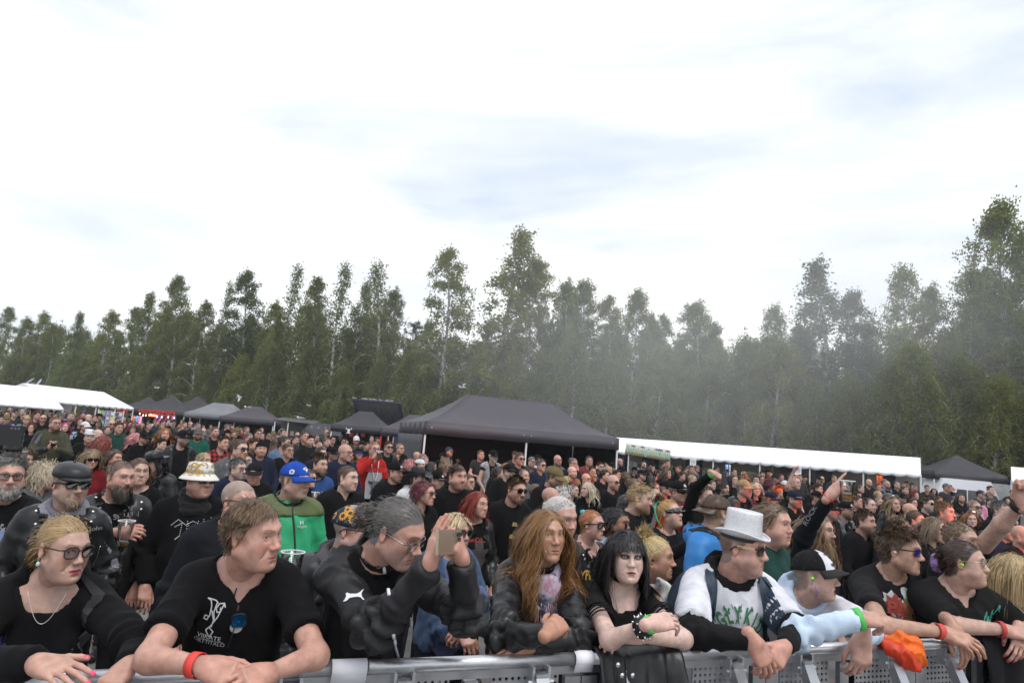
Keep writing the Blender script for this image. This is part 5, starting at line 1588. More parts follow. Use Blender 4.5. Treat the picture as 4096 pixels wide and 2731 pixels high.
for si in range(-3,6):
 s0=-.488+BL*si
 lab={-3:'leftmost',-2:'second',-1:'third',0:'fourth',1:'fifth',2:'sixth',3:'seventh',4:'eighth',5:'ninth'}[si]
 names={-2:'under the blonde woman in glasses',-1:'under the man in the black V-neck',0:'under the man filming with a phone',1:'under the long auburn haired person',2:'under the draped black jackets',3:'under the silver hat man and the light blue hoodie',4:'under the man with the colourful print',5:'cut by the right edge',-3:'out at the left edge'}[si]
 c=bw_(s0+BL/2,0,0)
 root=empty('crowd_barrier',c,BYAW,'aluminium stage barrier section '+names,'barrier','aluminium sections of the stage barrier')
 MB().tube([(-BL/2+.004,0,BZ),(0,0,BZ),(BL/2-.004,0,BZ)],.0245,14).build('top_rail',M['alu'],root,True)
 for x in(-BL/2+.035,BL/2-.035,0):MB().box((x,.010,.57),(.065 if x else .05,.026,1.09)).build('upright',M['alu_dull'],root)
 for x in(-BL/2+.068+.155,BL/2-.068-.155):
  o=obj('perforated_sheet',PERF,M['alu_dull'],root);o.location=(x,.012,.205)
  o2=obj('perforated_sheet',PERF,M['alu_dull'],root);o2.location=(x,.016,.205)
 MB().box((0,.012,1.137),(BL-.01,.014,.030)).build('sheet_edge',M['alu_dull'],root)
 for sx in(-1,1):
  x=sx*(BL/2-.183)
  b=MB().bar((x,-.036,BZ-.055),(x,-.62,.05),.042,.05,up=(1,0,0)).build('brace',M['alu_dull'],root)
  for dx in(-.031,.031):
   mb=MB().box((x+dx,-.012,BZ-.048),(.010,.062,.075));mb.box((x+dx,-.004,BZ-.008),(.012,.036,.03))
   mb.build('bracket',M['alu'],b)
  MB().tube([(x-.05,-.036,BZ-.062),(x+.05,-.036,BZ-.062)],.0075,8).build('bolt',M['alu'],b)
  MB().box((x,-.036,BZ-.038),(.05,.04,.012)).build('cap_plate',M['alu'],b)
 MB().box((0,-.3,.02),(BL-.02,.72,.012)).build('foot_plate',M['alu_dull'],root)
 MB().tube([(-.33,-.005,.80),(-.25,-.005,.80)],.006,6).build('latch',M['alu'],root)
 if si in(-1,0,1):
  j=bw_(s0,0,BZ)
  t=empty('rail_sleeve',j,BYAW,['white paper wrapped round the rail by the fingers with pink nails','white paper wrapped round the rail under the phone filming man','white paper wrapped round the rail beside the draped leather jacket'][si+1],'paper sleeve','white papers round the barrier rail')
  ps=[];n=18;wd=.115 if si<1 else .075
  for x in(-wd/2,wd/2):
   for q in range(n):
    a=R(-60+245*q/(n-1));dr=.0275+(.010 if q==n-1 else 0)
    ps.append((x,-dr*math.cos(a)*-1*-1,dr*math.sin(a)-(.0 if q>0 else .02)))
  MB().add(*solidify(ps,[(q,q+1,n+q+1,n+q)for q in range(n-1)],.0012)).build('paper',M['paper'],t,True)
BLK=(.0068,.0068,.0076);BLK2=(.011,.011,.012);LEA=(.0075,.0075,.0082)
MAN=dict(w=1.03,jaw=1.12,chin=1.12,nose=1.05,nosew=1.12,brow=1.15,lip=.9)
MAN2=dict(w=1.06,jaw=1.2,chin=1.1,nose=.95,nosew=1.2,brow=1.1,lip=.85,fat=.6)
MAN3=dict(w=.99,jaw=1.05,chin=1.05,nose=1.25,nosew=1.05,brow=1.2,lip=.85,long=.6)
WOM=dict(w=.96,jaw=.92,chin=.9,nose=.85,nosew=.92,brow=.55,lip=1.1,female=1,eye=1.12)
WOM2=dict(w=.99,jaw=1.0,chin=.95,nose=.8,nosew=1.0,brow=.5,lip=1.1,female=1,eye=1.1,fat=.6)
UP=(0,0,1.);CAMW=(0,-1.,0)
def zipline(p,nm,pts,color=(.5,.5,.52),w=.007,m='objmetal'):
 P=[]
 for a in dense(pts,10):
  c,n=hit_cloth(p,nm,*a)
  if c is not None:P.append(c+n*.003)
 if len(P)>2:MB().tube(P,w/2,5).build('zip',M[m],p.cl[nm][0],True,color)
def stud(p,nm,px,py,r=.008,color=(.6,.6,.6),name='button'):
 c,n=hit_cloth(p,nm,px,py)
 if c is None:return
 v,f=dome_arrays(r,r,r*.5,(0,0,0),0,n=10,m=3)
 Fm=frame_from(p.Rb[:,2]-n*(p.Rb[:,2]@n),n)
 MB().add(np.array(v)@Fm.T+c+n*.001,f).build(name,M['objmetal'],p.cl[nm][0],True,color)
def txt_on(p,nm,px,py,s,size,color,rot=0.,name='lettering',bold=0.,sx=1.):
 v,f=text_mesh(s,size,bold=bold);v[:,0]*=sx
 return print_on(p,nm,px,py,v,f,name,color,1.,rot,off=.0078)
def poly_on(p,nm,px,py,pts,color,size=1.,rot=0.,name='shirt_print',m='print',off=.004):
 v,f=tri_poly(pts)
 return print_on(p,nm,px,py,v,f,name,color,size,rot,m,off)
def line_on(p,nm,px,py,pts,w,color,size=1.,rot=0.,name='shirt_print',m='print'):
 v,f=strip2(dense(pts,4),w)
 return print_on(p,nm,px,py,v,f,name,color,size,rot,m)
def cup_obj(c,label,fill=.0,h=.12,tilt=0.,r=.042,group='plastic beer cups'):
 t=empty('plastic_cup',c,0,label,'cup',group);t.rotation_euler=(R(tilt),0,0)
 MB().lathe([(r*.72,-h/2),(r,h/2),(r*1.06,h/2),(r*1.06,h/2-.004),(r*.97,h/2-.006),(r*.69,-h/2+.003)],n=20,cap=False).build('cup_wall',M['cup'],t,True)
 MB().lathe([(r*.72,-h/2),(r*.72,-h/2+.003)],n=20).build('cup_bottom',M['cup'],t)
 MB().tube([(r*1.03*math.cos(a),r*1.03*math.sin(a),h/2)for a in np.linspace(0,6.283,25)[:-1]],.0022,6,closed=True).build('rim',M['white'],t,True)
 if fill>0:
  z1=-h/2+.004+fill*h;r1=r*(.70+.27*fill)
  MB().lathe([(r*.69,-h/2+.004),(r1,z1)],n=18).build('beer',M['beer'],t,True)
  MB().lathe([(r1,z1),(r1*1.01,z1+.010)],n=18).build('foam',M['foam'],t,True)
 return t
p=hero('blonde woman in black glasses and red lipstick with pink nails on the rail',(252,2190,2.40),yaw=34,pitch=-4,ph=257,hs=0.93,byaw=24,lean=16,neckr=.045,hp={**WOM,'jaw':.94,'fat':.1,'smile':.3},skin='fair',bw=.88,bust=1.0,belly=.3,armskin=True,paint=dict(lipc=(.36,.035,.05),makeup=.35,blush=.8,browt=.8),haircol=(.36,.24,.115),iris=(.1,.13,.12),gaze=(.25,0),armR=((-260,2660,2.16),(150,2652,2.02)),armL=((560,2600,2.36),(520,2655,2.20)),handR=dict(f=W(385,2712,1.93)-W(150,2648,2.02),up=(.1,-.45,.85),curl=(.18,.22,.26,.3),thumb=-.35,nails=(.80,.05,.17),spread=.05,s=.98),handL=dict(f=(-.10,-.75,-.28),up=(0,-.35,.9),curl=(.5,.5,.5,.45),thumb=.1,nails=(.80,.05,.17),spread=.10,s=.95),clothes=[dict(k='tshirt',name='top',c=(.008,.008,.009),g=.010,nr=.085,drop=.095,rib=False,amp=.002),dict(k='hoodie',c=BLK,g=.024,open=(.105,.085,.5),nr=.090,amp=.006)],seed=1)
hair(p,2600,9,.26,lift=.05,comb=lambda P:np.stack([-.1*np.sign(P[:,0]),-.8+0*P[:,0],.1+0*P[:,0]],1),tie=(0,-.118,-.030),width=.0026,fem=1,clump=.1,lenvar=.5)
g2=p.g
D=g2.normal(0,1,(700,3));D/=np.linalg.norm(D,axis=1,keepdims=True)
bun=SD().ell((0,-.128,-.055),(.034,.026,.055))
hair(p,900,6,.055,roots=np.array((0,-.120,-.050))+D*np.array((.034,.024,.052)),lift=.15,comb=(0,0,-.5),clump=.6,curl=.35,width=.0026,gravity=.2)
glasses(p,w=.050,h=.040,r=.016,th=.0022,dy=.001)
for sx in(-1,1):
 MB().lathe([(.001,-.012),(.0065,-.006),(.0065,.003),(.001,.009)],(sx*.079,-.006,-.050),10).build('earring',M['objgloss'],p.root,True,(.45,.62,.55)).matrix_local=p.Hm
a,b=p.cl['hoodie'][0],p.cl['hoodie']
v2,f2=strip2(dense([(-.012,.26),(.0,.0),(-.012,-.30)],10),.042)
print_on(p,'hoodie',338,2480,v2,f2,'bag_strap',(.022,.022,.024),1.,2,'leather',.006,.03)
for q,(dx,dy)in enumerate([(0,0),(.030,.004),(.064,0),(.095,-.005)]):
 v,f=tri_poly([(dx-.016,dy-.012),(dx+.0,dy-.020),(dx+.018,dy-.010),(dx+.012,dy+.008),(dx+.014,dy+.024),(dx,dy+.010),(dx-.014,dy+.020)]);print_body(p,'hoodie',.15,.165,v,f,'shirt_print',(.035,.028,.16))
v,f=tri_poly([(-.07,-.05),(-.045,-.005),(-.055,.045),(-.02,.02),(0,.06),(.02,.02),(.05,.04),(.04,-.0),(.06,-.05),(.02,-.03),(0,-.06),(-.03,-.03)]);print_body(p,'hoodie',.12,.245,v,f,'shirt_print',(.028,.024,.17),.8)
MB().tube([np.array(Tpt(p.J,.0+.10*math.sin(math.pi*t),(.062-.124*t),.055+.055*math.sin(math.pi*t)))for t in np.linspace(0,1,15)],.0011,5).build('necklace',M['objmetal'],p.root,True,(.7,.7,.7))
p=hero('brown-haired man in black V-neck shirt leaning on the rail with bare forearms',(1013,2134,2.36),yaw=50,pitch=-2,roll=4,ph=276,hs=0.97,byaw=20,lean=24,hp={**MAN,'w':1.02,'fat':.15,'smile':.9,'eye':.62,'nose':1.0},skin='red',bw=1.06,bd=1.02,armskin=True,am=1.02,belly=.5,paint=dict(stubble=.10,blush=.9,browc=(.26,.17,.10),browt=.8),haircol=(.155,.098,.055),neckr=.058,iris=(.1,.12,.12),armR=((600,2632,2.16),(815,2664,2.10)),armL=((1262,2622,2.34),(1075,2690,2.16)),handR=dict(f=W(985,2720,2.06)-W(815,2664,2.10),up=(-.15,-.65,.7),curl=(.45,.5,.55,.6),thumb=.3,s=1.0),handL=dict(f=W(960,2735,2.05)-W(1075,2690,2.16),up=(.35,-.6,.6),curl=(.5,.55,.6,.6),thumb=.2,s=1.0),clothes=[dict(k='tshirt',c=BLK,g=.017,v=.06,nr=.074,sl=.70,amp=.005)],seed=2)
hair(p,3400,6,lambda P:.030+.042*smooth01((P[:,2]-.05)/.05)*smooth01((P[:,1]+.08)/.1),lift=.28,comb=lambda P:np.stack([.55*np.ones(len(P)),.35*smooth01((P[:,2]-.04)/.04)-.15,-.25+.1*(P[:,2]>.06)],1),gravity=.16,width=.0023,clump=.22,recede=.25)
def sunnies(p,nm,pts,lens,sc=1.):
 for(px,py,rot)in pts:
  v=rrect(.040*sc,.046*sc,.013*sc)
  c,n=hit_cloth(p,nm,px,py)
  if c is None:continue
  Fm=np.stack([np.cross(p.Rb[:,2],n)/np.linalg.norm(np.cross(p.Rb[:,2],n)),p.Rb[:,2],n],1)
  ca,sa=math.cos(R(rot)),math.sin(R(rot))
  P=[c+n*.020+Fm@np.array((ca*a-sa*b,sa*a+ca*b,.04*a*a/.04))for a,b in v]
  MB().tube(P,.0022,6,closed=True).build('spectacle_frame',M['black'],root_s,True)
  MB().add(P+[q-n*.002 for q in P],[tuple(range(len(P))),tuple(range(len(P),2*len(P)))[::-1]]).build('lens',M[lens],root_s)
root_s=empty('sunglasses',(0,0,0),0,'blue mirrored sunglasses hanging from the collar of the black V-neck shirt','sunglasses')
root_s.location=p.o
sunnies(p,'tshirt',[(962,2391,4),(956,2472,4)],'lens_blue',1.15)
c,n=hit_cloth(p,'tshirt',958,2432)
if c is not None:MB().tube([c+n*.024+np.array((0,0,.014)),c+n*.03,c+n*.024-np.array((0,0,.014))],.003,6).build('bridge',M['black'],root_s)
c1,n1=hit_cloth(p,'tshirt',940,2500);c2,n2=hit_cloth(p,'tshirt',915,2580)
if c1 is not None and c2 is not None:MB().tube([c1+n1*.012,c2+n2*.012],.002,5).build('temple',M['black'],root_s)
poly_on(p,'tshirt',945,2505,[(.020*math.cos(a),.020*math.sin(a))for a in np.linspace(0,6.28,17)[:-1]],(.5,.5,.52),name='round_badge')
PX,PY=852,2462
for pts in([(-.030,.052),(-.018,.046),(-.012,.030),(-.010,.0),(-.016,-.016),(-.026,-.014),(-.024,-.002),(-.010,-.004)],[(-.030,.052),(-.004,.050),(.006,.044)],[(.030,.036),(.024,.048),(.010,.044),(.004,.028),(.010,.016),(.020,.022),(.016,.034)],[(.024,.046),(.016,.004),(.002,-.030),(-.010,-.046)],[(-.010,-.046),(.006,-.066),(.014,-.046),(-.002,-.036),(-.010,-.046)],[(-.008,.018),(.006,-.010),(.004,-.034)],[(.002,.044),(.000,.014),(.010,-.014)]):
 line_on(p,'tshirt',PX,PY,pts,.0036,(.62,.62,.63),1.05,-4)
txt_on(p,'tshirt',838,2541,'VIIKATE',.0215,(.62,.62,.63),-3,sx=1.05)
line_on(p,'tshirt',838,2554,[(-.046,.0),(.046,-.002)],.0014,(.45,.45,.46),1.,-3)
txt_on(p,'tshirt',838,2562,'ORTTITALO',.0175,(.42,.42,.43),-3,sx=1.1)
ring_on_arm(p,0,.86,.036,.030,'obj',(.72,.05,.035)).name='wristband'
p=hero('grey ponytailed man in black sports jacket filming with a phone',(1592,2122,2.50),yaw=58,pitch=-22,roll=6,ph=265,hs=0.97,byaw=26,lean=20,hp={**MAN3,'w':1.0,'nose':1.2},skin='red',bw=1.0,bd=1.05,am=.92,belly=.2,paint=dict(stubble=.28,stubblec=(.30,.27,.25),browc=(.14,.11,.09)),haircol=(.115,.105,.098),neckr=.060,res=.003,armR=((1500,2525,2.36),(1715,2262,2.24)),armL=((1872,2470,2.44),(1850,2238,2.30)),handR=dict(f=(.16,.05,.9),up=(-.80,-.55,.1),curl=(.10,.12,.15,.20),thumb=.35,s=.86,spread=.0),handL=dict(f=W(1818,2140,2.24)-W(1850,2238,2.30),up=(.85,-.40,.2),curl=(.55,.65,.7,.72),thumb=.5,s=.86,spread=.01),clothes=[dict(k='tshirt',name='polo',c=BLK,g=.008,nr=.062,amp=.002),dict(k='jacket',m='nylon',c=(.013,.013,.0145),g=.024,hem=.66,nr=.080,v=.13,ch=3.0,cuff=.016,amp=.010,sc=8)],seed=3)
hair(p,2800,8,.22,lift=.06,comb=(0,-.9,.12),tie=(0,-.112,-.005),width=.0026,clump=.12,recede=.35,lenvar=.5)
D=p.g.normal(0,1,(800,3));D/=np.linalg.norm(D,axis=1,keepdims=True)
hair(p,800,6,.055,roots=np.array((0,-.140,-.012))+D*np.array((.036,.032,.042)),lift=.7,comb=(0,-.1,-.3),clump=1.0,curl=.5,width=.0026,gravity=.1,color=(.16,.14,.125))
glasses(p,frame='objmetal',fcol=(.25,.25,.26),w=.044,h=.034,r=.015,th=.0012,dz=-.004,tilt=-4)
zipline(p,'jacket',[(1533,2246),(1545,2320),(1560,2380)],(.70,.70,.74),.012,'obj')
zipline(p,'jacket',[(1572,2535),(1580,2590),(1590,2625)],(.55,.55,.6),.011,'obj')
zipline(p,'jacket',[(1640,2470),(1637,2550),(1630,2622)],(.65,.65,.7),.008,'obj')
CATP=[(-.052,-.030),(-.046,-.022),(-.040,-.004),(-.044,.010),(-.038,.016),(-.022,.010),(.010,.012),(.026,.022),(.036,.036),(.044,.044),(.040,.032),(.034,.016),(.038,.0),(.048,-.016),(.052,-.024),(.044,-.022),(.030,-.006),(.016,-.004),(-.008,-.008),(-.022,-.012),(-.034,-.026),(-.044,-.030)]
poly_on(p,'jacket',1488,2312,[(-x,y)for x,y in CATP],(.66,.66,.66),.62,150,'leaping_cat_print')
poly_on(p,'jacket',1417,2382,CATP,(.66,.66,.66),.66,3,'leaping_cat_print')
ph=empty('phone',W(1795,2166,2.21),0,'gold phone with three round lenses held up by the ponytailed man','phone')
ph.rotation_euler=(R(-6),R(4),R(66))
MB().box((0,0,0),(.150,.009,.074)).build('case',mat('gold_case',(.50,.40,.29),.22,metal=.8,noise=0),ph)
MB().box((.050,-.007,.014),(.036,.005,.036)).build('camera_plate',mat('gold_plate',(.30,.25,.2),.3,metal=.7,noise=0),ph)
for x,z in((.042,.022),(.058,.022),(.050,.006)):
 l_=MB().lathe([(.0065,-.002),(.0065,.004),(.005,.004),(.005,.002)],n=14).build('camera_lens',M['black'],ph,True);l_.matrix_local=Matrix.Translation((x,-.010,z))@Matrix.Rotation(R(90),4,'X')
p=hero('person with long wavy auburn hair, pale scarf and crossed arms in black leather jacket',(2186,2136,2.92),yaw=27,pitch=3,ph=203,hs=0.9,byaw=20,lean=9,hp={**MAN3,'w':.93,'jaw':.92,'nose':1.15,'brow':.8,'lip':1.0,'cheek':1.1,'long':.9,'fat':0},skin='tan',bw=.88,am=.92,paint=dict(stubble=.10,browc=(.16,.09,.05),browt=.8,blush=.5),haircol=(.27,.135,.050),iris=(.14,.17,.15),gaze=(.1,.05),neckr=.052,armR=((2008,2556,2.68),(2195,2528,2.56)),armL=((2318,2556,2.78),(2120,2580,2.66)),handR=dict(f=W(2268,2462,2.66)-W(2195,2528,2.56),up=(-.1,-.8,.5),curl=(.55,.62,.68,.7),thumb=.05,s=.95),handL=dict(f=(-.9,-.1,-.1),up=(0,-.2,.9),s=.95),clothes=[dict(k='tshirt',name='top',c=(.009,.009,.012),g=.008,nr=.066,amp=.002),dict(k='jacket',m='leather',c=LEA,g=.024,hem=.6,nr=.082,v=.11,ch=2.5,amp=.007,sc=8)],seed=4)
hair(p,3600,15,.47,lift=.06,comb=lambda P:np.stack([.16*np.sign(P[:,0]),-.12+.0*P[:,0],0*P[:,0]],1),part=-.004,gravity=.75,wave=.07,wavef=11,width=.0026,clump=.14,lenvar=.25,offs=.005,body=True,colvar=.6,fem=1)
s=SD()
s.tor(Tpt(p.J,.020,0,.020),p.Rb@rotm(0,-28,0),.070,.074,.022,.02,zs=1.35)
s.ell(Tpt(p.J,.075,-.012,.112),(.055,.026,.060),.03,'u',p.Rb);s.ell(Tpt(p.J,.115,-.026,.122),(.036,.018,.045),.03,'u',p.Rb)
me,gv,gf=gmesh('scarf',s,None,.007,.006,14.,3.)
M['scarf']=mat('scarf_cloth',(.33,.30,.38),.9,noise=.0)
n_=M['scarf'].node_tree.nodes;l_=M['scarf'].node_tree.links;b_=n_['Principled BSDF']
nz=n_.new('ShaderNodeTexNoise');nz.inputs['Scale'].default_value=17;cr=n_.new('ShaderNodeValToRGB')
for q,(pp,cc)in enumerate(((.38,(.07,.06,.12)),(.44,(.34,.30,.40)),(.56,(.42,.38,.46)),(.62,(.45,.16,.22)),(.66,(.36,.34,.42)))):
 e=cr.color_ramp.elements.new(pp);e.color=(*cc,1)
tc_=n_.new('ShaderNodeTexCoord');l_.new(tc_.outputs['Object'],nz.inputs['Vector']);l_.new(nz.outputs['Fac'],cr.inputs[0]);l_.new(cr.outputs[0],b_.inputs['Base Color'])
sc_o=obj('scarf',me,M['scarf'],p.root)
mb=MB()
for q in range(15):
 x=-.075+.0105*q;L=.10+.05*((q*7)%5)/5
 a0=Tpt(p.J,.120+.02*((q*3)%4)/4,x*.8-.01,.138)
 mb.tube([a0,a0+p.Rb@np.array((.004*math.sin(q),.012,-L*.5)),a0+p.Rb@np.array((.010*math.sin(q*1.7),.010,-L))],.0022,5)
mb.build('fringe',M['scarf'],sc_o,True)
zipline(p,'jacket',[(2110,2405),(2150,2428),(2195,2446)],(.5,.48,.42),.007)
zipline(p,'jacket',[(2200,2420),(2196,2460),(2192,2500)],(.5,.48,.42),.007)
p=hero('pale young woman with black fringe, winged eye make-up and spiked choker',(2505,2222,2.92),yaw=16,pitch=2,ph=200,hs=0.9,byaw=18,lean=8,hp={**WOM,'nose':.8,'chin':.85,'fat':.3,'lip':1.0},skin='pale',bw=.86,armskin=True,bust=.95,belly=.3,am=.90,paint=dict(lipc=(.17,.030,.035),makeup=.95,lidc=(.012,.010,.012),browc=(.012,.01,.01),browt=.7,blush=.15),haircol=(.012,.010,.011),iris=(.12,.16,.16),gaze=(.12,.05),neckr=.043,armR=((2440,2556,2.70),(2606,2494,2.58)),armL=((2732,2556,2.86),(2560,2545,2.68)),handR=dict(f=W(2685,2478,2.62)-W(2606,2494,2.58),up=(-.05,-.62,.75),curl=(.35,.4,.45,.5),thumb=.4,s=.92),handL=dict(f=(-.9,.1,-.05),up=(0,-.3,.9),s=.9),clothes=[dict(k='tshirt',name='cut_out_top',c=(.009,.009,.0095),g=.010,nr=.090,drop=.095,sl=.42,amp=.003,rib=False)],seed=5)
hair(p,3000,13,.36,lift=.03,comb=lambda P:np.stack([.25*np.sign(P[:,0]),-.30+.0*P[:,0],0*P[:,0]],1),gravity=.75,width=.0027,clump=.12,lenvar=.15,offs=.008,body=True,colvar=.5,fem=1)
def frm(P):return hairline(P,.96,0,0,1)*(P[:,1]>.035)*(P[:,2]>.045)
hair(p,1100,7,.070,name='fringe_hair',mask=frm,lift=.50,comb=lambda P:np.stack([1.2*P[:,0],.55+0*P[:,0],-.1+0*P[:,0]],1),gravity=.50,width=.0026,clump=.06,lenvar=.10,offs=.006,colvar=.5)
for sx in(-1,1):
 ps=[(sx*.040,.0795,.0065),(sx*.052,.0745,.0115),(sx*.062,.066,.0185),(sx*.050,.0765,.0160),(sx*.040,.0800,.0115)]
 V_=[]
 for q in ps:
  q=np.array(q)[None]
  for _ in range(6):q=q-p.sd.grad(q)*(p.sd(q)-.0012)[:,None]
  V_.append(q[0])
 o_=obj('eye_liner',mesh_np('eye_liner',V_+[v_-np.array((0,.001,0))for v_ in V_],[(0,1,3,4),(1,2,3)],False),M['obj'],p.body,color=(.01,.008,.01));o_.matrix_local=p.Hm
Nk=p.J['N']
chk=empty('x')
bpy.data.objects.remove(chk)
cr_=p.Rb@rotm(0,-14,0)
ring=lambda a,r,z:Tpt(p.J,-.040,0,-.006)+cr_@np.array((r*math.cos(a),r*1.02*math.sin(a),z))
mb=MB();ps=[ring(2*math.pi*q/30,.0545,z)for z in(-.010,.010)for q in range(30)]
mb.add(*solidify(ps,[(q,(q+1)%30,30+(q+1)%30,30+q)for q in range(30)],-.003));ck=mb.build('choker',M['leather'],p.root,True,(.012,.012,.012))
mb=MB()
for q in range(12):
 a=2*math.pi*q/12;mb.tube([ring(a,.056,0),ring(a,.076,0)],[.0065,.0008],8)
mb.build('spikes',M['objmetal'],ck,True,(.75,.75,.75))
def cuffset(p,i,t,label=None):
 a,b=p.J['E'][i],p.J['W'][i];ax=(b-a)/np.linalg.norm(b-a);c=a+(b-a)*t;Fm=frame_from(ax,UP)
 n=24;mb=MB();ps=[c+Fm@np.array((.037*math.cos(2*math.pi*q/n),y,.037*math.sin(2*math.pi*q/n)))for y in(-.020,.020)for q in range(n)]
 mb.add(*solidify(ps,[(q,(q+1)%n,n+(q+1)%n,n+q)for q in range(n)],-.003));cf=mb.build('wrist_cuff',M['leather'],p.root,True,(.012,.012,.012))
 mb=MB()
 for q in range(10):
  for y in(-.010,.010):
   an=2*math.pi*(q+.5*(y>0))/10;d_=Fm@np.array((math.cos(an),0,math.sin(an)))
   mb.tube([c+ax*y+d_*.038,c+ax*y+d_*.050],[.0055,.0008],7)
 mb.build('spikes',M['objmetal'],cf,True,(.75,.75,.75))
cuffset(p,0,.80)
ring_on_arm(p,0,.965,.033,.026,'obj',(.10,.55,.12)).name='wristband'
for i in(0,1):
 S,E=p.J['S'][i],p.J['E'][i];ax=(E-S)/np.linalg.norm(E-S);Fm=frame_from(ax,UP)
 for q in range(4):
  c0=S+(E-S)*(.42+.085*q);rr=.064-.002*q
  mb=MB();n=20;ps=[c0+Fm@np.array((rr*math.cos(2*math.pi*w_/n),y+.014*math.sin(2*math.pi*w_/n*1+q+i),rr*math.sin(2*math.pi*w_/n)))for y in(-.006,.006)for w_ in range(n)]
  mb.add(*solidify(ps,[(w_,(w_+1)%n,n+(w_+1)%n,n+w_)for w_ in range(n)],-.002));mb.build('sleeve_strip',M['cotton'],p.cl['cut_out_top'][0],True,(.010,.010,.011))
pts=[np.array(Tpt(p.J,.02+.20*math.sin(math.pi*t),(.055-.11*t),.060+.075*math.sin(math.pi*t)))for t in np.linspace(0,1,17)]
nk=MB().tube(pts,.0016,5).build('necklace',M['objmetal'],p.root,True,(.4,.4,.4))
cpt=pts[8]
MB().tube([cpt+p.Rb@np.array((.017*math.cos(a),.012,-.022+.017*math.sin(a)))for a in np.linspace(0,6.28,17)[:-1]],.0016,5,closed=True).build('star_pendant',M['objmetal'],nk,True,(.5,.5,.5))
st=[cpt+p.Rb@np.array((.016*math.cos(a),.012,-.022+.016*math.sin(a)))for a in[R(90+144*q)for q in range(5)]]
MB().tube(st,.0012,5,closed=True).build('star_pendant',M['objmetal'],nk,False,(.5,.5,.5))
MB().tube([(.012+.005*math.cos(a),.100,-.040+.005*math.sin(a))for a in np.linspace(0,6.28,11)[:-1]],.0010,5,closed=True).build('nose_ring',M['objmetal'],p.root,True,(.8,.8,.8)).matrix_local=p.Hm
p=hero('man in silver glitter top hat and white tee lettered UGLY KID',(2972,2190,3.0),yaw=72,pitch=-2,ph=205,hs=0.97,byaw=2,lean=17,hp={**MAN2,'fat':1.0,'nose':1.05,'jaw':1.2},skin='red',bw=1.10,bd=1.2,belly=.7,am=1.05,paint=dict(stubble=.30,stubblec=(.22,.17,.14),hair_kind='buzz',browc=(.2,.15,.1)),haircol=(.14,.11,.09),neckr=.072,tl=.52,armR=((2764,2535,2.92),(3010,2560,2.76)),armL=((3180,2520,3.06),(3138,2588,2.88)),handR=dict(f=W(3070,2660,2.76)-W(3010,2560,2.76),up=(.2,-.85,.35),curl=(.30,.38,.45,.5),thumb=.25,s=1.02),handL=dict(f=W(3085,2665,2.80)-W(3138,2588,2.88),up=(.35,-.8,.3),curl=(.35,.4,.5,.55),thumb=.2,s=1.0),clothes=[dict(k='hoodie',c=(.012,.012,.013),g=.014,amp=.006,sc=8,hem=.66),dict(k='tshirt',c=(.62,.62,.67),g=.030,nr=.088,sl=.86,hem=.62,amp=.005,sc=7)],seed=6)
hair(p,700,3,.006,lift=.5,width=.0022,gravity=.1)
prof=[(.092,.0),(.089,.025),(.086,.055),(.084,.085),(.083,.112),(.081,.117),(.06,.119),(.0,.119)]
M['glitter']=mat('silver_glitter',(.74,.74,.76),.32,metal=.5,noise=.25,nscale=420,bump=.8,bscale=420,bdist=.002)
a_,b_=brim_hat(prof,.126,up=.024,curl=.003,oval=(.90,1.0),c=(0,-.012,.056))
ht=on_head(p,'top_hat',a_,M['glitter'],mt=Matrix.Rotation(R(-4),4,'X'));on_head(p,'hat_brim',b_,M['glitter'],parent=ht)
MB().tube([(.126*.90*math.cos(a),-.012+.126*math.sin(a),.059+.024*math.cos(a)**2)for a in np.linspace(0,6.283,41)[:-1]],.0042,6,closed=True).build('brim_edge',M['obj'],ht,True,(.62,.62,.66))
MB().lathe([(.097,.0565),(.097,.038)],(0,-.012,0),28,.90,1.0,cap=False).build('inner_band',M['obj'],ht,True,(.012,.012,.013))
glasses(p,w=.052,h=.038,r=.014,th=.003,lens='lens_dark',temple_w=.0035)
for sx in(-1,1):
 MB().bar((sx*.083,.078,.013),(sx*.0855,.0,.013),.004,.010).build('wood_temple',M['obj'],p.root,color=(.55,.40,.22)).matrix_local=p.Hm
GR=(.035,.17,.065)
for ch,a in zip('UGLYKID',(-66,-44,-25,-6,18,36,56)):
 v,f=text_mesh(ch,.088,bold=.003);v[:,0]*=.52
 print_body(p,'tshirt',-.112*math.sin(R(a)),.240-.125*math.cos(R(a)),v,f,'lettering',GR,1.,-a*.8,.006)
rs=random.Random(4)
for q in range(40):
 a=R(rs.uniform(-62,56));rr=rs.uniform(.10,.175);v,f=strip2(dense([(0,0),(rs.uniform(-.008,.008),-.014*rs.random()-.006)],3),.003+.005*rs.random()**2)
 print_body(p,'tshirt',-rr*.92*math.sin(a),.240-rr*math.cos(a),v,f,'drip_print',GR,1.,0,.006)
for sx in(1,-1):
 v2,f2=strip2(dense([(0,.16),(.004*sx,0),(-.006*sx,-.15)],12),.050)
 print_body(p,'tshirt',.135*sx,.13,v2,f2,'backpack_strap',(.018,.036,.060),1.,-6*sx,.015,.014,'nylon')
v,f=tri_poly([(-.016,0),(0,.011),(.016,0),(0,-.011)]);print_body(p,'tshirt',.137,.15,v,f,'diamond_logo',(.45,.33,.05),.9,0,.019)
v,f=text_mesh('umbro',.013);print_body(p,'tshirt',.137,.168,v,f,'lettering',(.45,.33,.05),1.,0,.019)
s=SD();s.ell(Tpt(p.J,.30,.03,-.235),(.185,.12,.24),.03,'u',p.Rb)
me,gv,gf=gmesh('backpack',s,None,.016,.008,7.,2.);obj('backpack',me,M['nylon'],p.root,color=(.018,.038,.065))
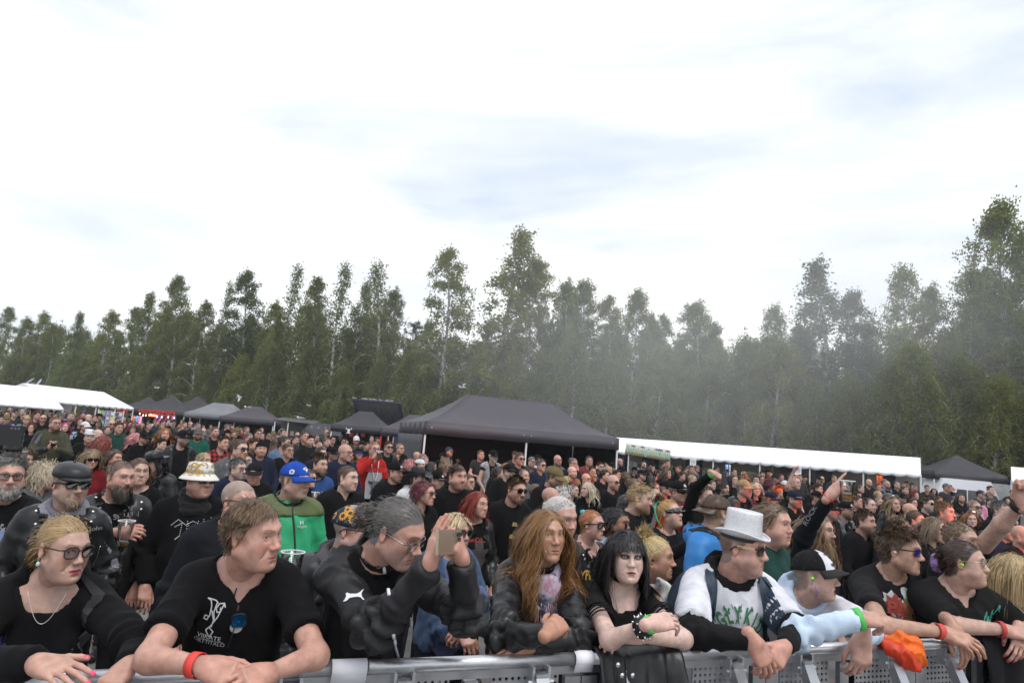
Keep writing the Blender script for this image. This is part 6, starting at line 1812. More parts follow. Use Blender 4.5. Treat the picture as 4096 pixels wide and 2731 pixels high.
p=hero('man in black and white cap with pale blue hoodie under a white tee',(3262,2300,3.10),yaw=80,pitch=2,ph=190,hn=0.25,hs=0.95,byaw=10,lean=34,hp={**MAN,'w':1.0,'mouth':.010,'nose':1.1,'fat':.4},skin='fair',bw=1.08,bd=1.1,belly=.5,am=1.06,paint=dict(stubble=.12,hair_kind='buzz',browt=.6,browc=(.22,.16,.11)),haircol=(.20,.155,.12),neckr=.062,armR=((3188,2530,3.02),(3440,2474,2.98)),armL=((3486,2520,3.30),(3452,2548,3.10)),handR=dict(f=W(3530,2476,3.0)-W(3440,2474,2.98),up=(-.1,-.5,.85),curl=(.55,.85,.95,1.0),thumb=.6,s=1.02,point=None),handL=dict(f=(-.20,-.25,-.95),up=(.1,-.95,.2),curl=(.55,.6,.65,.7),thumb=.5,s=1.12),clothes=[dict(k='hoodie',c=(.53,.64,.78),g=.018,amp=.007,sc=7,hem=.62),dict(k='tshirt',c=(.60,.59,.63),g=.032,nr=.088,sl=.62,hem=.60,amp=.006,sc=7)],seed=7)
hair(p,1500,3,.010,lift=.35,comb=(0,-.2,-.4),width=.0022,gravity=.1)
cm_,br_=cap_mesh(tall=1.10)
cp=on_head(p,'cap',cm_,M['cotton'],(.014,.014,.015),mt=Matrix.Translation((0,0,.002))@Matrix.Rotation(R(6),4,'X'));on_head(p,'cap_brim',br_,M['cotton'],(.030,.030,.031),parent=cp)
v,f=dome_arrays(rz=.090*1.10,n=40,m=12);v=np.array(v)
f=[q for q in f if all(v[i][1]+.011>.100*abs(v[i][0])/.083*.72+.012 for i in q)]
v2_=(v-np.array((0,-.011,.036)))*1.016+np.array((0,-.011,.036))
MB().add(v2_,f).build('front_panel',M['cotton'],cp,True,(.62,.61,.66))
def on_dome(mbp,pts3,col,nm='logo'):mbp.build(nm,M['obj'],cp,False,col)
for q in range(3):
 mb=MB();x0=.012-.019*q;hh=.034-.008*q
 P_=[]
 for(dx,dz)in((0,0),(-.013,0),(-.013+.40*hh,hh),(.40*hh,hh)):
  xx=x0+dx-.004;zz=.074+dz-.002*q;t_=math.asin(min(1,(zz-.030)/.099));yy=.1095*math.cos(t_)*math.sqrt(max(0,1-(xx/(.087*math.cos(t_)+1e-6))**2))-.011
  P_.append(np.array((xx,yy+.0035,zz+.001)))
 mb.add(P_,[(0,1,2,3)]);mb.build('logo_bar',M['obj'],cp,False,(.02,.02,.02))
v,f=text_mesh('ugly kid',.022,bold=.001)
P_=[]
for a in v:
 xx=-a[0];zz=.058+a[1];t_=math.asin(min(1,(zz-.030)/.099));yy=.1095*math.cos(t_)*math.sqrt(max(0,1-(xx/(.087*math.cos(t_)))**2))-.011
 P_.append((xx,yy+.0035,zz))
obj('cap_lettering',mesh_np('cap_lettering',P_,f,False),M['obj'],cp,color=(.02,.02,.02))
MB().lathe([(.004,-.010),(.009,-.004),(.009,.004),(.005,.012)],n=12).build('earplug',M['objgloss'],p.root,True,(.18,.75,.03)).matrix_local=p.Hm@Matrix.Translation((.084,.0,-.006))@Matrix.Rotation(R(90),4,'Y')
MB().tube([(.086,.0,-.012),(.088,.012,-.04),(.082,.022,-.075),(.070,.01,-.10)],.0016,5).build('earplug_cord',M['obj'],p.root,True,(.12,.15,.55)).matrix_local=p.Hm
ring_on_arm(p,0,.975,.046,.028,'obj',(.08,.50,.10)).name='wristband'
p=hero('dark-haired man in sunglasses and black tee with a red and green lettered print',(3600,2200,3.60),yaw=74,pitch=0,ph=178,hs=0.97,byaw=2,lean=14,hp={**MAN,'w':.98,'nose':1.1,'long':.4},skin='warm',bw=1.0,am=1.05,armskin=True,paint=dict(stubble=.20,browc=(.1,.06,.04)),haircol=(.115,.075,.045),neckr=.058,armR=((3524,2500,3.28),(3772,2526,3.32)),armL=((3752,2440,3.58),(3812,2504,3.36)),handR=dict(f=W(3850,2556,3.28)-W(3772,2526,3.32),up=(-.1,-.55,.8),curl=(.35,.4,.45,.5),thumb=.2,s=1.08),handL=dict(f=(.25,-.45,-.75),up=(.35,-.8,.4),curl=(.4,.45,.5,.55),thumb=.2,s=1.05),clothes=[dict(k='tshirt',c=(.013,.013,.014),g=.020,nr=.072,sl=.66,amp=.007,sc=8)],seed=8)
hair(p,3200,6,lambda P:.030+.040*smooth01((P[:,2]-.04)/.05),lift=.16,comb=lambda P:np.stack([.25+0*P[:,0],.55*smooth01((P[:,2]-.05)/.03)-.30,-.22+.3*(P[:,2]>.07)],1),gravity=.10,width=.0024,clump=.15)
glasses(p,w=.052,h=.036,r=.010,th=.0028,lens='lens_violet',temple_w=.0034)
MB().lathe([(.003,-.008),(.008,-.003),(.008,.004),(.003,.009)],n=10).build('earplug',M['objgloss'],p.root,True,(.5,.6,.62)).matrix_local=p.Hm@Matrix.Translation((.083,.0,-.006))@Matrix.Rotation(R(90),4,'Y')
rs=random.Random(9)
def jag(cx,cy,w,h,n,r_=.35):
 return[(cx+w*math.cos(2*math.pi*i/n)*(1 if i%2 else 1-r_*rs.random()-.15),cy+h*math.sin(2*math.pi*i/n)*(1 if i%2 else 1-r_*rs.random()-.15))for i in range(n)]
for cx,cy,w,h,c3 in((-.105,.045,.05,.07,(.32,.05,.04)),(-.055,.02,.035,.05,(.50,.12,.05)),(-.012,.03,.04,.075,(.10,.26,.06)),(.055,.03,.022,.055,(.06,.12,.35)),(.10,.045,.045,.08,(.36,.05,.05)),(-.10,-.055,.05,.04,(.08,.13,.34)),(-.055,-.065,.04,.05,(.42,.07,.04)),(.0,-.075,.035,.055,(.40,.06,.05)),(.045,-.07,.022,.06,(.10,.26,.08)),(.088,-.06,.035,.05,(.45,.10,.05)),(.12,-.03,.022,.05,(.42,.06,.05))):
 poly_on(p,'tshirt',3642,2448,[(x*1.12,y*1.12)for x,y in jag(cx,cy,w,h,14)],(.55,.55,.55),.85,-2,off=.0035);poly_on(p,'tshirt',3642,2448,jag(cx,cy,w,h,14),c3,.85,-2,off=.0052)
txt_on(p,'tshirt',3642,2436,'PARTY',.085,(.40,.07,.05),-2,bold=.003);txt_on(p,'tshirt',3642,2484,'ANIMAL',.07,(.45,.10,.05),-2,bold=.002)
poly_on(p,'tshirt',3617,2366,[(.024*math.cos(a),.024*math.sin(a))for a in np.linspace(0,6.28,17)[:-1]],(.5,.5,.5));poly_on(p,'tshirt',3617,2366,[(.0,-.02),(.017,-.012),(.02,.008),(.006,.02)],(.15,.33,.12),off=.006)
ring_on_arm(p,0,.93,.036,.028,'obj',(.62,.06,.04)).name='wristband'
p=hero('woman with dark pinned up hair, lilac claw clip and green earplug in black tee',(3858,2248,3.60),yaw=82,pitch=3,ph=176,hs=0.93,byaw=4,lean=14,hp={**WOM2,'fat':1.0,'w':1.02,'nose':.8},skin='fair',bw=1.12,bd=1.2,bust=1.1,belly=.9,armskin=True,am=1.12,paint=dict(browc=(.05,.03,.02),blush=.5),haircol=(.050,.028,.020),neckr=.064,armR=((3812,2500,3.46),(4010,2516,3.46)),armL=((4150,2500,3.7),(4075,2520,3.5)),handR=dict(f=(.9,-.1,-.1),up=(0,-.5,.8),curl=(.4,.4,.45,.5),s=.98),handL=dict(f=(-.35,-.5,-.5),up=(.2,-.7,.6),curl=(.4,.45,.5,.5),nails=(.4,.03,.05)),clothes=[dict(k='tshirt',c=(.012,.012,.0125),g=.022,nr=.080,v=.055,sl=.9,amp=.007,sc=7)],seed=9)
hair(p,2800,8,.20,lift=.10,comb=(0,-.7,.25),tie=(0,-.115,.005),width=.0026,clump=.2,fem=1,lenvar=.5)
D=p.g.normal(0,1,(700,3));D/=np.linalg.norm(D,axis=1,keepdims=True)
hair(p,700,5,.05,roots=np.array((0,-.105,.0))+D*np.array((.040,.030,.050)),lift=.5,comb=(0,-.2,.1),clump=.8,curl=.3,width=.0028,gravity=.05)
mb=MB()
for sx in(-1,1):
 pr_=[(sx*.010,-.12+.02*0,.040),(sx*.034,-.135,.020),(sx*.042,-.140,-.015),(sx*.030,-.135,-.050),(sx*.012,-.128,-.062)]
 for q in range(6):mb.tube([np.array(a)+np.array((0,.010*(q-2.5)*.5,0))for a in pr_],.008,7)
mb.build('claw_clip',M['objgloss'],p.root,True,(.36,.24,.52)).matrix_local=p.Hm
glasses(p,frame='objmetal',fcol=(.45,.4,.35),w=.046,h=.040,r=.018,th=.0012)
MB().lathe([(.004,-.010),(.009,-.004),(.009,.004),(.005,.012)],n=12).build('earplug',M['objgloss'],p.root,True,(.35,.75,.03)).matrix_local=p.Hm@Matrix.Translation((.084,.0,-.006))@Matrix.Rotation(R(90),4,'Y')
rs=random.Random(12)
for q in range(46):
 x=rs.uniform(-.11,.11);y=rs.uniform(-.05,.05)*(1-abs(x)*3)
 line_on(p,'tshirt',3985,2462,[(x,y),(x+rs.uniform(-.02,.02),y+rs.uniform(-.03,.02)),(x+rs.uniform(-.03,.03),y-.03)],.006,(.05,.30,.22),1.,-8)
ring_on_arm(p,0,.95,.038,.02,'obj',(.5,.04,.04)).name='wristband'
# ------------------------------------------------------------------ second line
SEC='people standing close behind the barrier row'
p=hero('goateed man in leather flat cap, wraparound sunglasses and grey hood under leather jacket',(283,1936,3.22),yaw=24,ph=176,hn=0.25,hs=0.97,byaw=22,hp={**MAN,'w':1.03},skin='fair',bw=1.12,am=1.15,paint=dict(stubble=.35,stubblec=(.2,.15,.12),hair_kind='buzz'),haircol=(.17,.115,.07),neckr=.062,group=SEC,clothes=[dict(k='hoodie',c=(.20,.20,.225),g=.012,hem=.5,sl=1.2,nr=.07),dict(k='jacket',m='leather',c=LEA,g=.028,lapel=True,open=(.095,.05,.45),nr=.105,amp=.008,sc=7)],seed=11,gres=.011)
beard(p,'goatee',.030,900,(.20,.14,.09));hair(p,900,3,.008,lift=.4,comb=(0,-.2,-.4),width=.0022)
mb=MB();v,f=dome_arrays(rx=.094,ry=.116,rz=.080,c=(0,-.004,.050),zc=.044,n=30,m=8);v=flat_shape(v)
mb.add(*solidify(v,f,.004));mb.lathe([(.001,.122),(.009,.123),(.008,.130),(.001,.132)],(0,.0,0),10)
cp=on_head(p,'flat_cap',mb,M['leather'],(.016,.016,.018))
ps=[(.088*math.sin(a)*(1-.04*s),-.004+.100*math.cos(a)+.042*s*max(0,math.cos(a))**.8,.046-.022*s)for s in(0,.5,1)for a in np.linspace(-1.15,1.15,15)]
on_head(p,'cap_brim',MB().add(*solidify(ps,[(j*15+i,(j+1)*15+i,(j+1)*15+i+1,j*15+i+1)for j in range(2)for i in range(14)],.005)),M['leather'],(.013,.013,.014),parent=cp)
glasses(p,w=.060,h=.036,r=.015,th=.0038,lens='lens_dark',temple_w=.006,wrap=1.)
s=SD()
for q in range(2):s.tor(Tpt(p.J,-.012+.03*q,0,.012*q),p.Rb@rotm(0,-30,8*(q*2-1)),.078+.012*q,.080+.018*q,.017,.01)
me,gv,gf=gmesh('neck_scarf',s,None,.008,.004,14.,1.);obj('neck_scarf',me,M['cotton'],p.root,color=(.16,.16,.19))
for xy in((145,2042),(372,2045),(142,2095),(365,2085)):stud(p,'jacket',*xy)
txt_on(p,'jacket',384,2112,'John',.035,(.30,.28,.24),4)
zipline(p,'jacket',[(402,2182),(388,2230),(368,2270)],(.4,.4,.4),.006)
p=hero('bespectacled man with grey hair and full grey beard at the left edge',(35,1903,3.6),yaw=6,ph=160,hs=0.97,byaw=12,hp={**MAN2,'nosew':1.2},skin='red',bw=1.1,paint=dict(stubble=.5,stubblec=(.3,.28,.26),browc=(.2,.18,.16)),haircol=(.24,.23,.22),neckr=.062,group=SEC,clothes=[dict(k='tshirt',c=BLK,g=.016,nr=.070),dict(k='jacket',c=BLK2,g=.026,open=(.12,.12,.5),nr=.10)],seed=12)
hair(p,2600,5,lambda P:.022+.026*smooth01((P[:,2]-.04)/.04),lift=.35,comb=(.2,.2,0),width=.0024,clump=.2,gravity=.08);beard(p,'full',.036,1600,(.26,.25,.24));glasses(p,w=.048,h=.034,r=.010,th=.0022)
txt_on(p,'tshirt',22,2103,'P . .',.03,(.45,.45,.5));txt_on(p,'tshirt',10,2117,'WORLD',.03,(.45,.45,.5));poly_on(p,'tshirt',5,2145,jag(0,0,.05,.045,12),(.20,.30,.5))
p=hero('short-haired man with dark full beard in studded biker jacket holding a plastic cup',(482,1910,4.35),yaw=30,ph=140,hs=0.97,byaw=26,hp={**MAN,'w':1.03},skin='red',bw=1.12,paint=dict(stubble=.6,stubblec=(.05,.035,.025),hair_kind='buzz'),haircol=(.06,.045,.035),neckr=.062,group=SEC,belly=.3,iris=(.15,.2,.25),armR=((430,2195,4.25),(478,2128,4.02)),handR=dict(f=(.9,-.2,.05),up=(-.1,-.85,.4),curl=(.75,.8,.85,.85),thumb=.3,s=1.05),clothes=[dict(k='tshirt',c=BLK,g=.014,nr=.072),dict(k='jacket',m='leather',c=(.02,.02,.022),g=.028,lapel=True,open=(.10,.075,.5),nr=.10,amp=.008,sc=7)],seed=13,gres=.011)
hair(p,1500,3,.010,lift=.5,width=.0022,recede=.3);beard(p,'full',.065,1800,(.055,.042,.034))
for xy in((385,1988),(400,2030),(565,2037),(566,2008)):stud(p,'jacket',*xy,r=.010)
line_on(p,'tshirt',503,2062,[(-.07,.01),(-.02,-.02),(.03,.01),(.09,.03)],.004,(.35,.35,.36));txt_on(p,'tshirt',505,2062,'SIELUN',.05,(.28,.28,.29),8)
cup_obj(W(500,2132,3.99*p.ds),'nearly empty plastic cup held by the bearded biker jacket man',.12,.15,r=.047)
p=hero('round-faced woman with long brown hair behind the bearded biker jacket man',(556,1884,4.8),yaw=14,ph=108,hs=0.93,byaw=20,hp=WOM2,skin='fair',bw=1.0,paint=dict(makeup=.4,browc=(.05,.035,.03)),haircol=(.10,.052,.028),group=SEC,res=.004,clothes=[dict(k='tshirt',c=BLK,g=.016,nr=.085,v=.06)],seed=14,gres=.012,bust=1.0)
hair(p,1800,11,.40,lift=.05,comb=(0,-.5,0),gravity=.6,width=.004,body=True,fem=1,wave=.08,tipc=(2.2,2.0,1.8),clump=.2)
p=hero('man in banana print bucket hat and sunglasses in black hooded top',(800,1918,3.75),yaw=30,ph=148,hn=0.262,hs=0.97,byaw=26,hp={**MAN2,'fat':.8},skin='red',bw=1.16,bd=1.1,belly=.5,am=1.15,paint=dict(stubble=.18,hair_kind='buzz'),haircol=(.18,.14,.11),neckr=.066,group=SEC,legs=(.018,.024,.045),clothes=[dict(k='hoodie',c=BLK,g=.026,amp=.007,sc=7,hem=.68)],seed=15,gres=.011)
s=SD()
for q in range(3):s.tor(Tpt(p.J,-.030+.03*q,0,.01*q),p.Rb@rotm(0,-24,6*(q-1)),.080+.008*q,.086+.010*q,.022,.01)
me,gv,gf=gmesh('neck_scarf',s,None,.009,.006,14.,1.);obj('neck_scarf',me,M['knit'],p.root,color=(.010,.010,.011))
a_,b_=brim_hat([(.104,0),(.100,.030),(.094,.062),(.086,.074),(.05,.080),(0,.081)],.150,curl=-.042,oval=(.86,1.0),c=(0,-.012,.046),ce=1.15)
M['banana']=mat('banana_cloth',(.66,.64,.60),.9,noise=.06)
ht=on_head(p,'bucket_hat',a_,M['banana']);on_head(p,'hat_brim',b_,M['banana'],parent=ht)
hb=BVHTree.FromPolygons([Vector(q)for q in a_.v+b_.v],a_.f+[tuple(len(a_.v)+i for i in q)for q in b_.f])
rs=random.Random(7);mbY=MB();mbD=MB()
for q in range(120):
 az=rs.uniform(0,6.28);zc=rs.choice([.055,.075,.10,.030,.012,.118])
 o_=Vector((.3*math.cos(az),.3*math.sin(az)-.012,zc+.09));d_=Vector((-math.cos(az),-math.sin(az),-.30)).normalized()
 h_=hb.ray_cast(o_,d_)
 if h_[0]is None:continue
 c_,n_=np.array(h_[0]),np.array(h_[1]);n_=n_ if n_@np.array(d_)<0 else -n_
 x_=np.cross((0,0,1),n_);x_/=np.linalg.norm(x_)+1e-9;y_=np.cross(n_,x_);a0=rs.uniform(0,6.28)
 arc=[(.019*math.cos(t),.019*math.sin(t)-.011)for t in np.linspace(.5,2.64,7)]
 for mbq,wd,of in((mbD,.0085,.0010),(mbY,.0060,.0020)):
  v_,f_=strip2(arc,wd);
  mbq.add([c_+n_*of+x_*(v[0]*math.cos(a0)-v[1]*math.sin(a0))+y_*(v[0]*math.sin(a0)+v[1]*math.cos(a0))for v in v_],f_)
on_head(p,'banana_outline',mbD,M['obj'],(.03,.02,.01),False,ht);on_head(p,'banana_print',mbY,M['obj'],(.62,.36,.04),False,ht)
glasses(p,w=.056,h=.038,r=.010,th=.003,lens='lens_dark',temple_w=.004)
rs=random.Random(2);mb=MB()
for(ox,pts)in((0,[(-.10,.02),(-.06,.04),(-.075,-.03),(-.10,-.05)]),(0,[(-.04,-.03),(-.03,.05),(-.01,-.02)]),(0,[(.01,.03),(.01,-.02)]),(0,[(.03,.05),(.025,-.02)]),(0,[(.05,.0),(.06,.06),(.08,0),(.10,.07),(.115,.01)]),(0,[(-.12,.03),(-.08,.06),(-.04,.03),(.0,.05),(.05,.03),(.10,.05)])):
 for a in dense(pts,6):
  c_,n_=hit_cloth(p,'hoodie',772+a[0]*720,2120-a[1]*720)
  if c_ is not None:
   v,f=dome_arrays(.003,.003,.002,(0,0,0),0,n=6,m=2);Fm=frame_from(np.cross(n_,(1,0,0)),n_);mb.add(np.array(v)@Fm.T+c_+n_*.001,f)
mb.build('rhinestones',M['white'],p.cl['hoodie'][0],True)
p=hero('bald man in black hooded sweatshirt half hidden behind the V-neck man',(955,2005,2.95),yaw=42,ph=165,hn=0.235,hs=0.97,byaw=24,hp=MAN2,skin='red',bw=1.15,am=1.15,paint=dict(hair_kind='buzz'),haircol=(.3,.24,.2),neckr=.064,group=SEC,clothes=[dict(k='hoodie',c=(.012,.013,.016),g=.026,nr=.082,amp=.007,sc=7)],seed=16,gres=.011)
hair(p,500,2,.004,lift=.5,width=.0018,bald=.9);glasses(p,w=.054,h=.036,th=.0028,lens='lens_dark',temple_w=.0035)
p=hero('man in royal blue cap and bright green rain jacket',(1180,1920,3.65),yaw=48,ph=150,hn=0.252,hs=0.97,byaw=30,hp={**MAN,'w':1.02,'fat':.3},skin='fair',bw=1.12,paint=dict(stubble=.14,hair_kind='buzz',browc=(.15,.1,.06)),haircol=(.15,.11,.075),neckr=.062,group=SEC,clothes=[dict(k='hoodie',name='hood_lining',c=(.014,.016,.03),g=.010,hem=.3,sl=.6,nr=.066),dict(k='jacket',m='nylon',c=(.03,.37,.16),g=.030,nr=.088,hem=.66,amp=.007,sc=6,ch=3.2)],seed=17,gres=.011,am=1.15,belly=.3)
hair(p,1400,3,.014,lift=.35,comb=(0,-.2,-.4),width=.0024)
s=garment(p.J,dict(k='jacket',g=.0325,nr=.086,hem=.66,ch=3.4));yk=Tpt(p.J,.085);nz_=p.Rb[:,2]
s.fun(lambda P:(P-yk)@nz_,.004,'s')
me,gv,gf=gmesh('yoke',s,p.J,.011,.007,6.,17.);obj('yoke',me,M['nylon'],p.cl['jacket'][0],color=(.085,.115,.035))
s=garment(p.J,dict(k='jacket',g=.0325,nr=.086,hem=.70));yk2=Tpt(p.J,.36)
s.fun(lambda P:-((P-yk2)@nz_),.004,'s');me,gv,gf=gmesh('lower_panel',s,p.J,.011,.007,6.,17.,arms=True);obj('lower_panel',me,M['nylon'],p.cl['jacket'][0],color=(.16,.19,.075))
zipline(p,'jacket',[(1168,2010),(1176,2100),(1180,2180),(1180,2260)],(.03,.03,.03),.014,'obj')
txt_on(p,'jacket',1208,2105,'Haglöfs',.024,(.6,.65,.6));
for dx in(-.011,.011):line_on(p,'jacket',1206,2089,[(dx,-.012),(dx,.012)],.006,(.6,.65,.6))
line_on(p,'jacket',1206,2089,[(-.008,0),(.008,0)],.004,(.6,.65,.6))
BLUEC=(.018,.070,.36)
cm_,br_=cap_mesh(tall=1.05);cp=on_head(p,'cap',cm_,M['cotton'],BLUEC);on_head(p,'cap_brim',br_,M['cotton'],(.016,.06,.30),parent=cp)
def dome_pt(az,z,off=.003,tall=1.05):
 t_=math.asin(max(-1,min(1,(z-.030)/(.090*tall))));return np.array(((.0855*math.cos(t_)+off)*math.sin(az),(.1075*math.cos(t_)+off)*math.cos(az)-.011,z))
def dome_poly(pts,col,az0,z0,sc,nm,off=.003):
 v,f=tri_poly(pts);v,f=subdiv2(v,f,.3)
 on_head(p,nm,MB().add([dome_pt(az0-a[0]*sc/.09,z0+a[1]*sc,off)for a in v],f),M['obj'],col,False,cp)
BIRD=[(-1,.2),(-.5,.55),(.1,.6),(.6,.8),(.75,.35),(1.0,.3),(.7,.1),(.5,-.3),(.3,-.1),(.1,-.7),(-.1,-.2),(-.5,.0)]
dome_poly(BIRD,(.70,.72,.78),.05,.075,.026,'bird_logo');dome_poly([(-.6,.25),(-.2,.45),(.2,.4),(.0,.1),(-.3,.1)],(.02,.04,.2),.05,.075,.026,'bird_logo',.004);dome_poly([(.4,.75),(.95,.8),(.7,.3),(.5,.4)],(.6,.03,.04),.05,.076,.026,'leaf_logo',.0045)
dome_poly([(-.8,-.8),(-.9,.4),(0,.9),(.9,.5),(.7,-.7),(0,-.9)],(.60,.62,.66),1.15,.060,.018,'side_patch');dome_poly([(-.4,-.4),(-.4,.3),(.3,.4),(.3,-.4)],(.05,.1,.35),1.15,.060,.018,'side_patch',.004)
p=hero('grey-bearded man in sunflower headscarf and leather jacket with grey hood',(1418,2118,2.92),yaw=58,pitch=-3,ph=206,hn=0.25,hs=0.97,byaw=26,lean=5,hp={**MAN,'w':1.0,'fat':.3},skin='red',bw=1.15,bd=1.1,belly=.5,am=1.15,paint=dict(stubble=.5,stubblec=(.28,.26,.25),hair_kind='buzz'),haircol=(.30,.28,.27),neckr=.064,group=SEC,clothes=[dict(k='hoodie',c=(.085,.075,.085),g=.014,hem=.5,sl=1.2),dict(k='jacket',m='leather',c=(.017,.017,.019),g=.032,lapel=True,open=(.10,.06,.5),nr=.118,amp=.009,sc=7)],seed=18,gres=.011)
beard(p,'full',.014,1800,(.34,.32,.31));
M['flower']=mat('navy_cotton',(.012,.016,.05),.9,noise=.15)
mb=MB();v,f=dome_arrays(rx=.0845,ry=.106,rz=.090,c=(0,-.018,.034),zc=.022,tilt=-4,n=36,m=10);mb.add(*solidify(v,f,.004))
sc_=on_head(p,'headscarf',mb,M['flower'])
hb=BVHTree.FromPolygons([Vector(q)for q in mb.v],mb.f);rs=random.Random(5);mY,mB_,mG,mO=MB(),MB(),MB(),MB()
spots=[(.35,.35),(1.05,.30),(1.75,.42),(2.5,.28),(-.4,.40),(-1.1,.3),(-1.8,.42),(-2.6,.3),(.7,.85),(1.7,.9),(-.6,.9),(-1.9,.9),(.0,1.35),(2.2,1.2),(1.3,.66),(3.1,.4)]
for(az,el)in spots:
 d0=Vector((math.sin(az)*math.cos(el),math.cos(az)*math.cos(el),math.sin(el)));h_=hb.ray_cast(Vector((0,-.018,.034))+d0*.3,-d0)
 if h_[0]is None:continue
 c_=np.array(h_[0]);n_=np.array(d0);x_=np.cross((0.1,0,1),n_);x_/=np.linalg.norm(x_);y_=np.cross(n_,x_);rr=rs.uniform(.019,.026)
 def P3(a,b,of):
  q=hb.find_nearest(Vector(c_+x_*a+y_*b));return np.array(q[0])+n_*of
 for k in range(11):
  a=2*math.pi*k/11;da=.24
  for mbq,r1,of in((mY,rr,.0016),):mbq.add([P3(rr*.35*math.cos(a-da),rr*.35*math.sin(a-da),of),P3(r1*.75*math.cos(a-da),r1*.75*math.sin(a-da),of),P3(r1*math.cos(a),r1*math.sin(a),of),P3(r1*.75*math.cos(a+da),r1*.75*math.sin(a+da),of),P3(rr*.35*math.cos(a+da),rr*.35*math.sin(a+da),of)],[(0,1,2,3,4)])
 mB_.add([P3(rr*.42*math.cos(t),rr*.42*math.sin(t),.0026)for t in np.linspace(0,6.28,11)[:-1]],[tuple(range(10))])
 for k in range(3):
  a=rs.uniform(0,6.28);mG.add([P3(rr*1.0*math.cos(a-.2),rr*1.0*math.sin(a-.2),.0012),P3(rr*1.5*math.cos(a-.25),rr*1.5*math.sin(a-.25),.0012),P3(rr*1.9*math.cos(a),rr*1.9*math.sin(a),.0012),P3(rr*1.4*math.cos(a+.25),rr*1.4*math.sin(a+.25),.0012)],[(0,1,2,3)])
on_head(p,'petals',mY,M['obj'],(.62,.30,.035),False,sc_);on_head(p,'flower_centres',mB_,M['obj'],(.045,.018,.008),False,sc_);on_head(p,'leaves',mG,M['obj'],(.055,.085,.03),False,sc_)
glasses(p,w=.056,h=.034,r=.012,th=.0026,lens='lens_green',temple_w=.003,wrap=1.)
cup_obj(W(1165,2268,2.86),'empty plastic cup between the V-neck man and the leather jacket with grey hood',.0,.12,r=.045)
p=hero('elderly blonde woman in round glasses and blue denim jacket behind the phone',(1822,2126,3.05),yaw=48,ph=152,hn=0.25,hs=0.92,byaw=26,hp={**WOM,'w':.98,'fat':.4},skin='red',bw=.98,belly=.4,paint=dict(blush=.6,browc=(.35,.27,.2)),haircol=(.50,.38,.22),neckr=.052,group=SEC,bust=.9,armR=((1785,2520,3.0),(1850,2520,2.80)),armL=((1950,2495,3.05),(1880,2510,2.84)),handR=dict(f=(.3,-.35,-.35),up=(.1,-.7,.6),curl=(.6,.65,.7,.7),thumb=.5),handL=dict(f=(-.5,-.3,-.25),up=(-.1,-.75,.6),curl=(.6,.65,.7,.7),thumb=.5),clothes=[dict(k='tshirt',name='top',c=(.13,.15,.27),g=.012,hem=.66),dict(k='jacket',m='denim',c=(.065,.10,.175),g=.028,open=(.04,.09,.5),nr=.085,cuff=.012,amp=.008,sc=9)],seed=19)
hair(p,2600,7,lambda P:.075+.03*(P[:,1]<0),lift=.35,comb=lambda P:np.stack([.35*np.sign(P[:,0])+.25,.25-.5*(P[:,1]<.02),-.2+0*P[:,0]],1),gravity=.35,width=.0028,clump=.25,fem=1,offs=.008)
glasses(p,w=.050,h=.044,r=.020,th=.0022)
for xy in((1922,2380),(1935,2450)):stud(p,'jacket',*xy,r=.010)
line_on(p,'jacket',1930,2352,[(-.05,0),(.0,-.02),(.05,.0)],.004,(.02,.03,.06))
p=hero('old man with white hair round a bald crown, black leather vest over a band shirt',(2240,2068,3.62),yaw=46,pitch=-8,ph=172,hs=0.97,byaw=26,hp={**MAN2,'fat':.7,'brow':1.3},skin='red',bw=1.12,paint=dict(hair_kind='buzz',browc=(.4,.38,.36)),haircol=(.55,.54,.52),neckr=.066,group=SEC,belly=.4,clothes=[dict(k='tshirt',c=BLK,g=.014),dict(k='jacket',m='leather',c=LEA,g=.028,open=(.10,.11,.5),lapel=True,nr=.1,amp=.007)],seed=20,gres=.011)
hair(p,1500,3,.014,lift=.5,comb=(0,-.2,-.1),width=.0022,bald=.72,recede=.3)
rs=random.Random(3)
txt_on(p,'tshirt',2325,2300,'STRYPER',.07,(.50,.28,.04),-3,bold=.002)
for cx,cy,c3 in((-.05,-.09,(.5,.3,.03)),(.03,-.10,(.45,.33,.05)),(-.01,-.14,(.12,.09,.30)),(.05,-.15,(.10,.10,.32)),(-.05,-.16,(.5,.3,.03))):poly_on(p,'tshirt',2325,2300,jag(cx,cy,.045,.035,10),c3)
stud(p,'jacket',2333,2220);stud(p,'jacket',2338,2236)
p=hero('blonde woman in profile with hair bun and white jacket behind the black fringe',(2622,2226,3.35),yaw=80,ph=172,hs=0.92,byaw=34,hp={**WOM,'nose':1.0,'jaw':.95},skin='tan',bw=.95,paint=dict(makeup=.3,browc=(.2,.13,.07)),haircol=(.52,.39,.19),neckr=.046,group=SEC,clothes=[dict(k='jacket',m='denim',c=(.55,.55,.53),g=.022,v=.1,nr=.08)],seed=21)
hair(p,2200,8,.20,lift=.08,comb=(0,-.6,.35),tie=(0,-.07,.095),width=.0026,clump=.15,fem=1,lenvar=.5)
D=p.g.normal(0,1,(800,3));D/=np.linalg.norm(D,axis=1,keepdims=True)
hair(p,800,6,.06,roots=np.array((0,-.078,.108))+D*np.array((.042,.036,.030)),lift=.2,comb=(.1,0,.1),clump=1.2,curl=.5,width=.003,gravity=.05)
MB().tube([(.083+.004*math.cos(a),-.004,-.050+.010*math.sin(a))for a in np.linspace(0,6.28,13)[:-1]],.0018,6,closed=True).build('earring',M['objmetal'],p.root,True,(.7,.5,.2)).matrix_local=p.Hm
MB().lathe([(.003,-.008),(.008,-.003),(.008,.006)],n=10).build('earphone',M['black'],p.root,True).matrix_local=p.Hm@Matrix.Translation((.083,.0,-.008))@Matrix.Rotation(R(90),4,'Y')
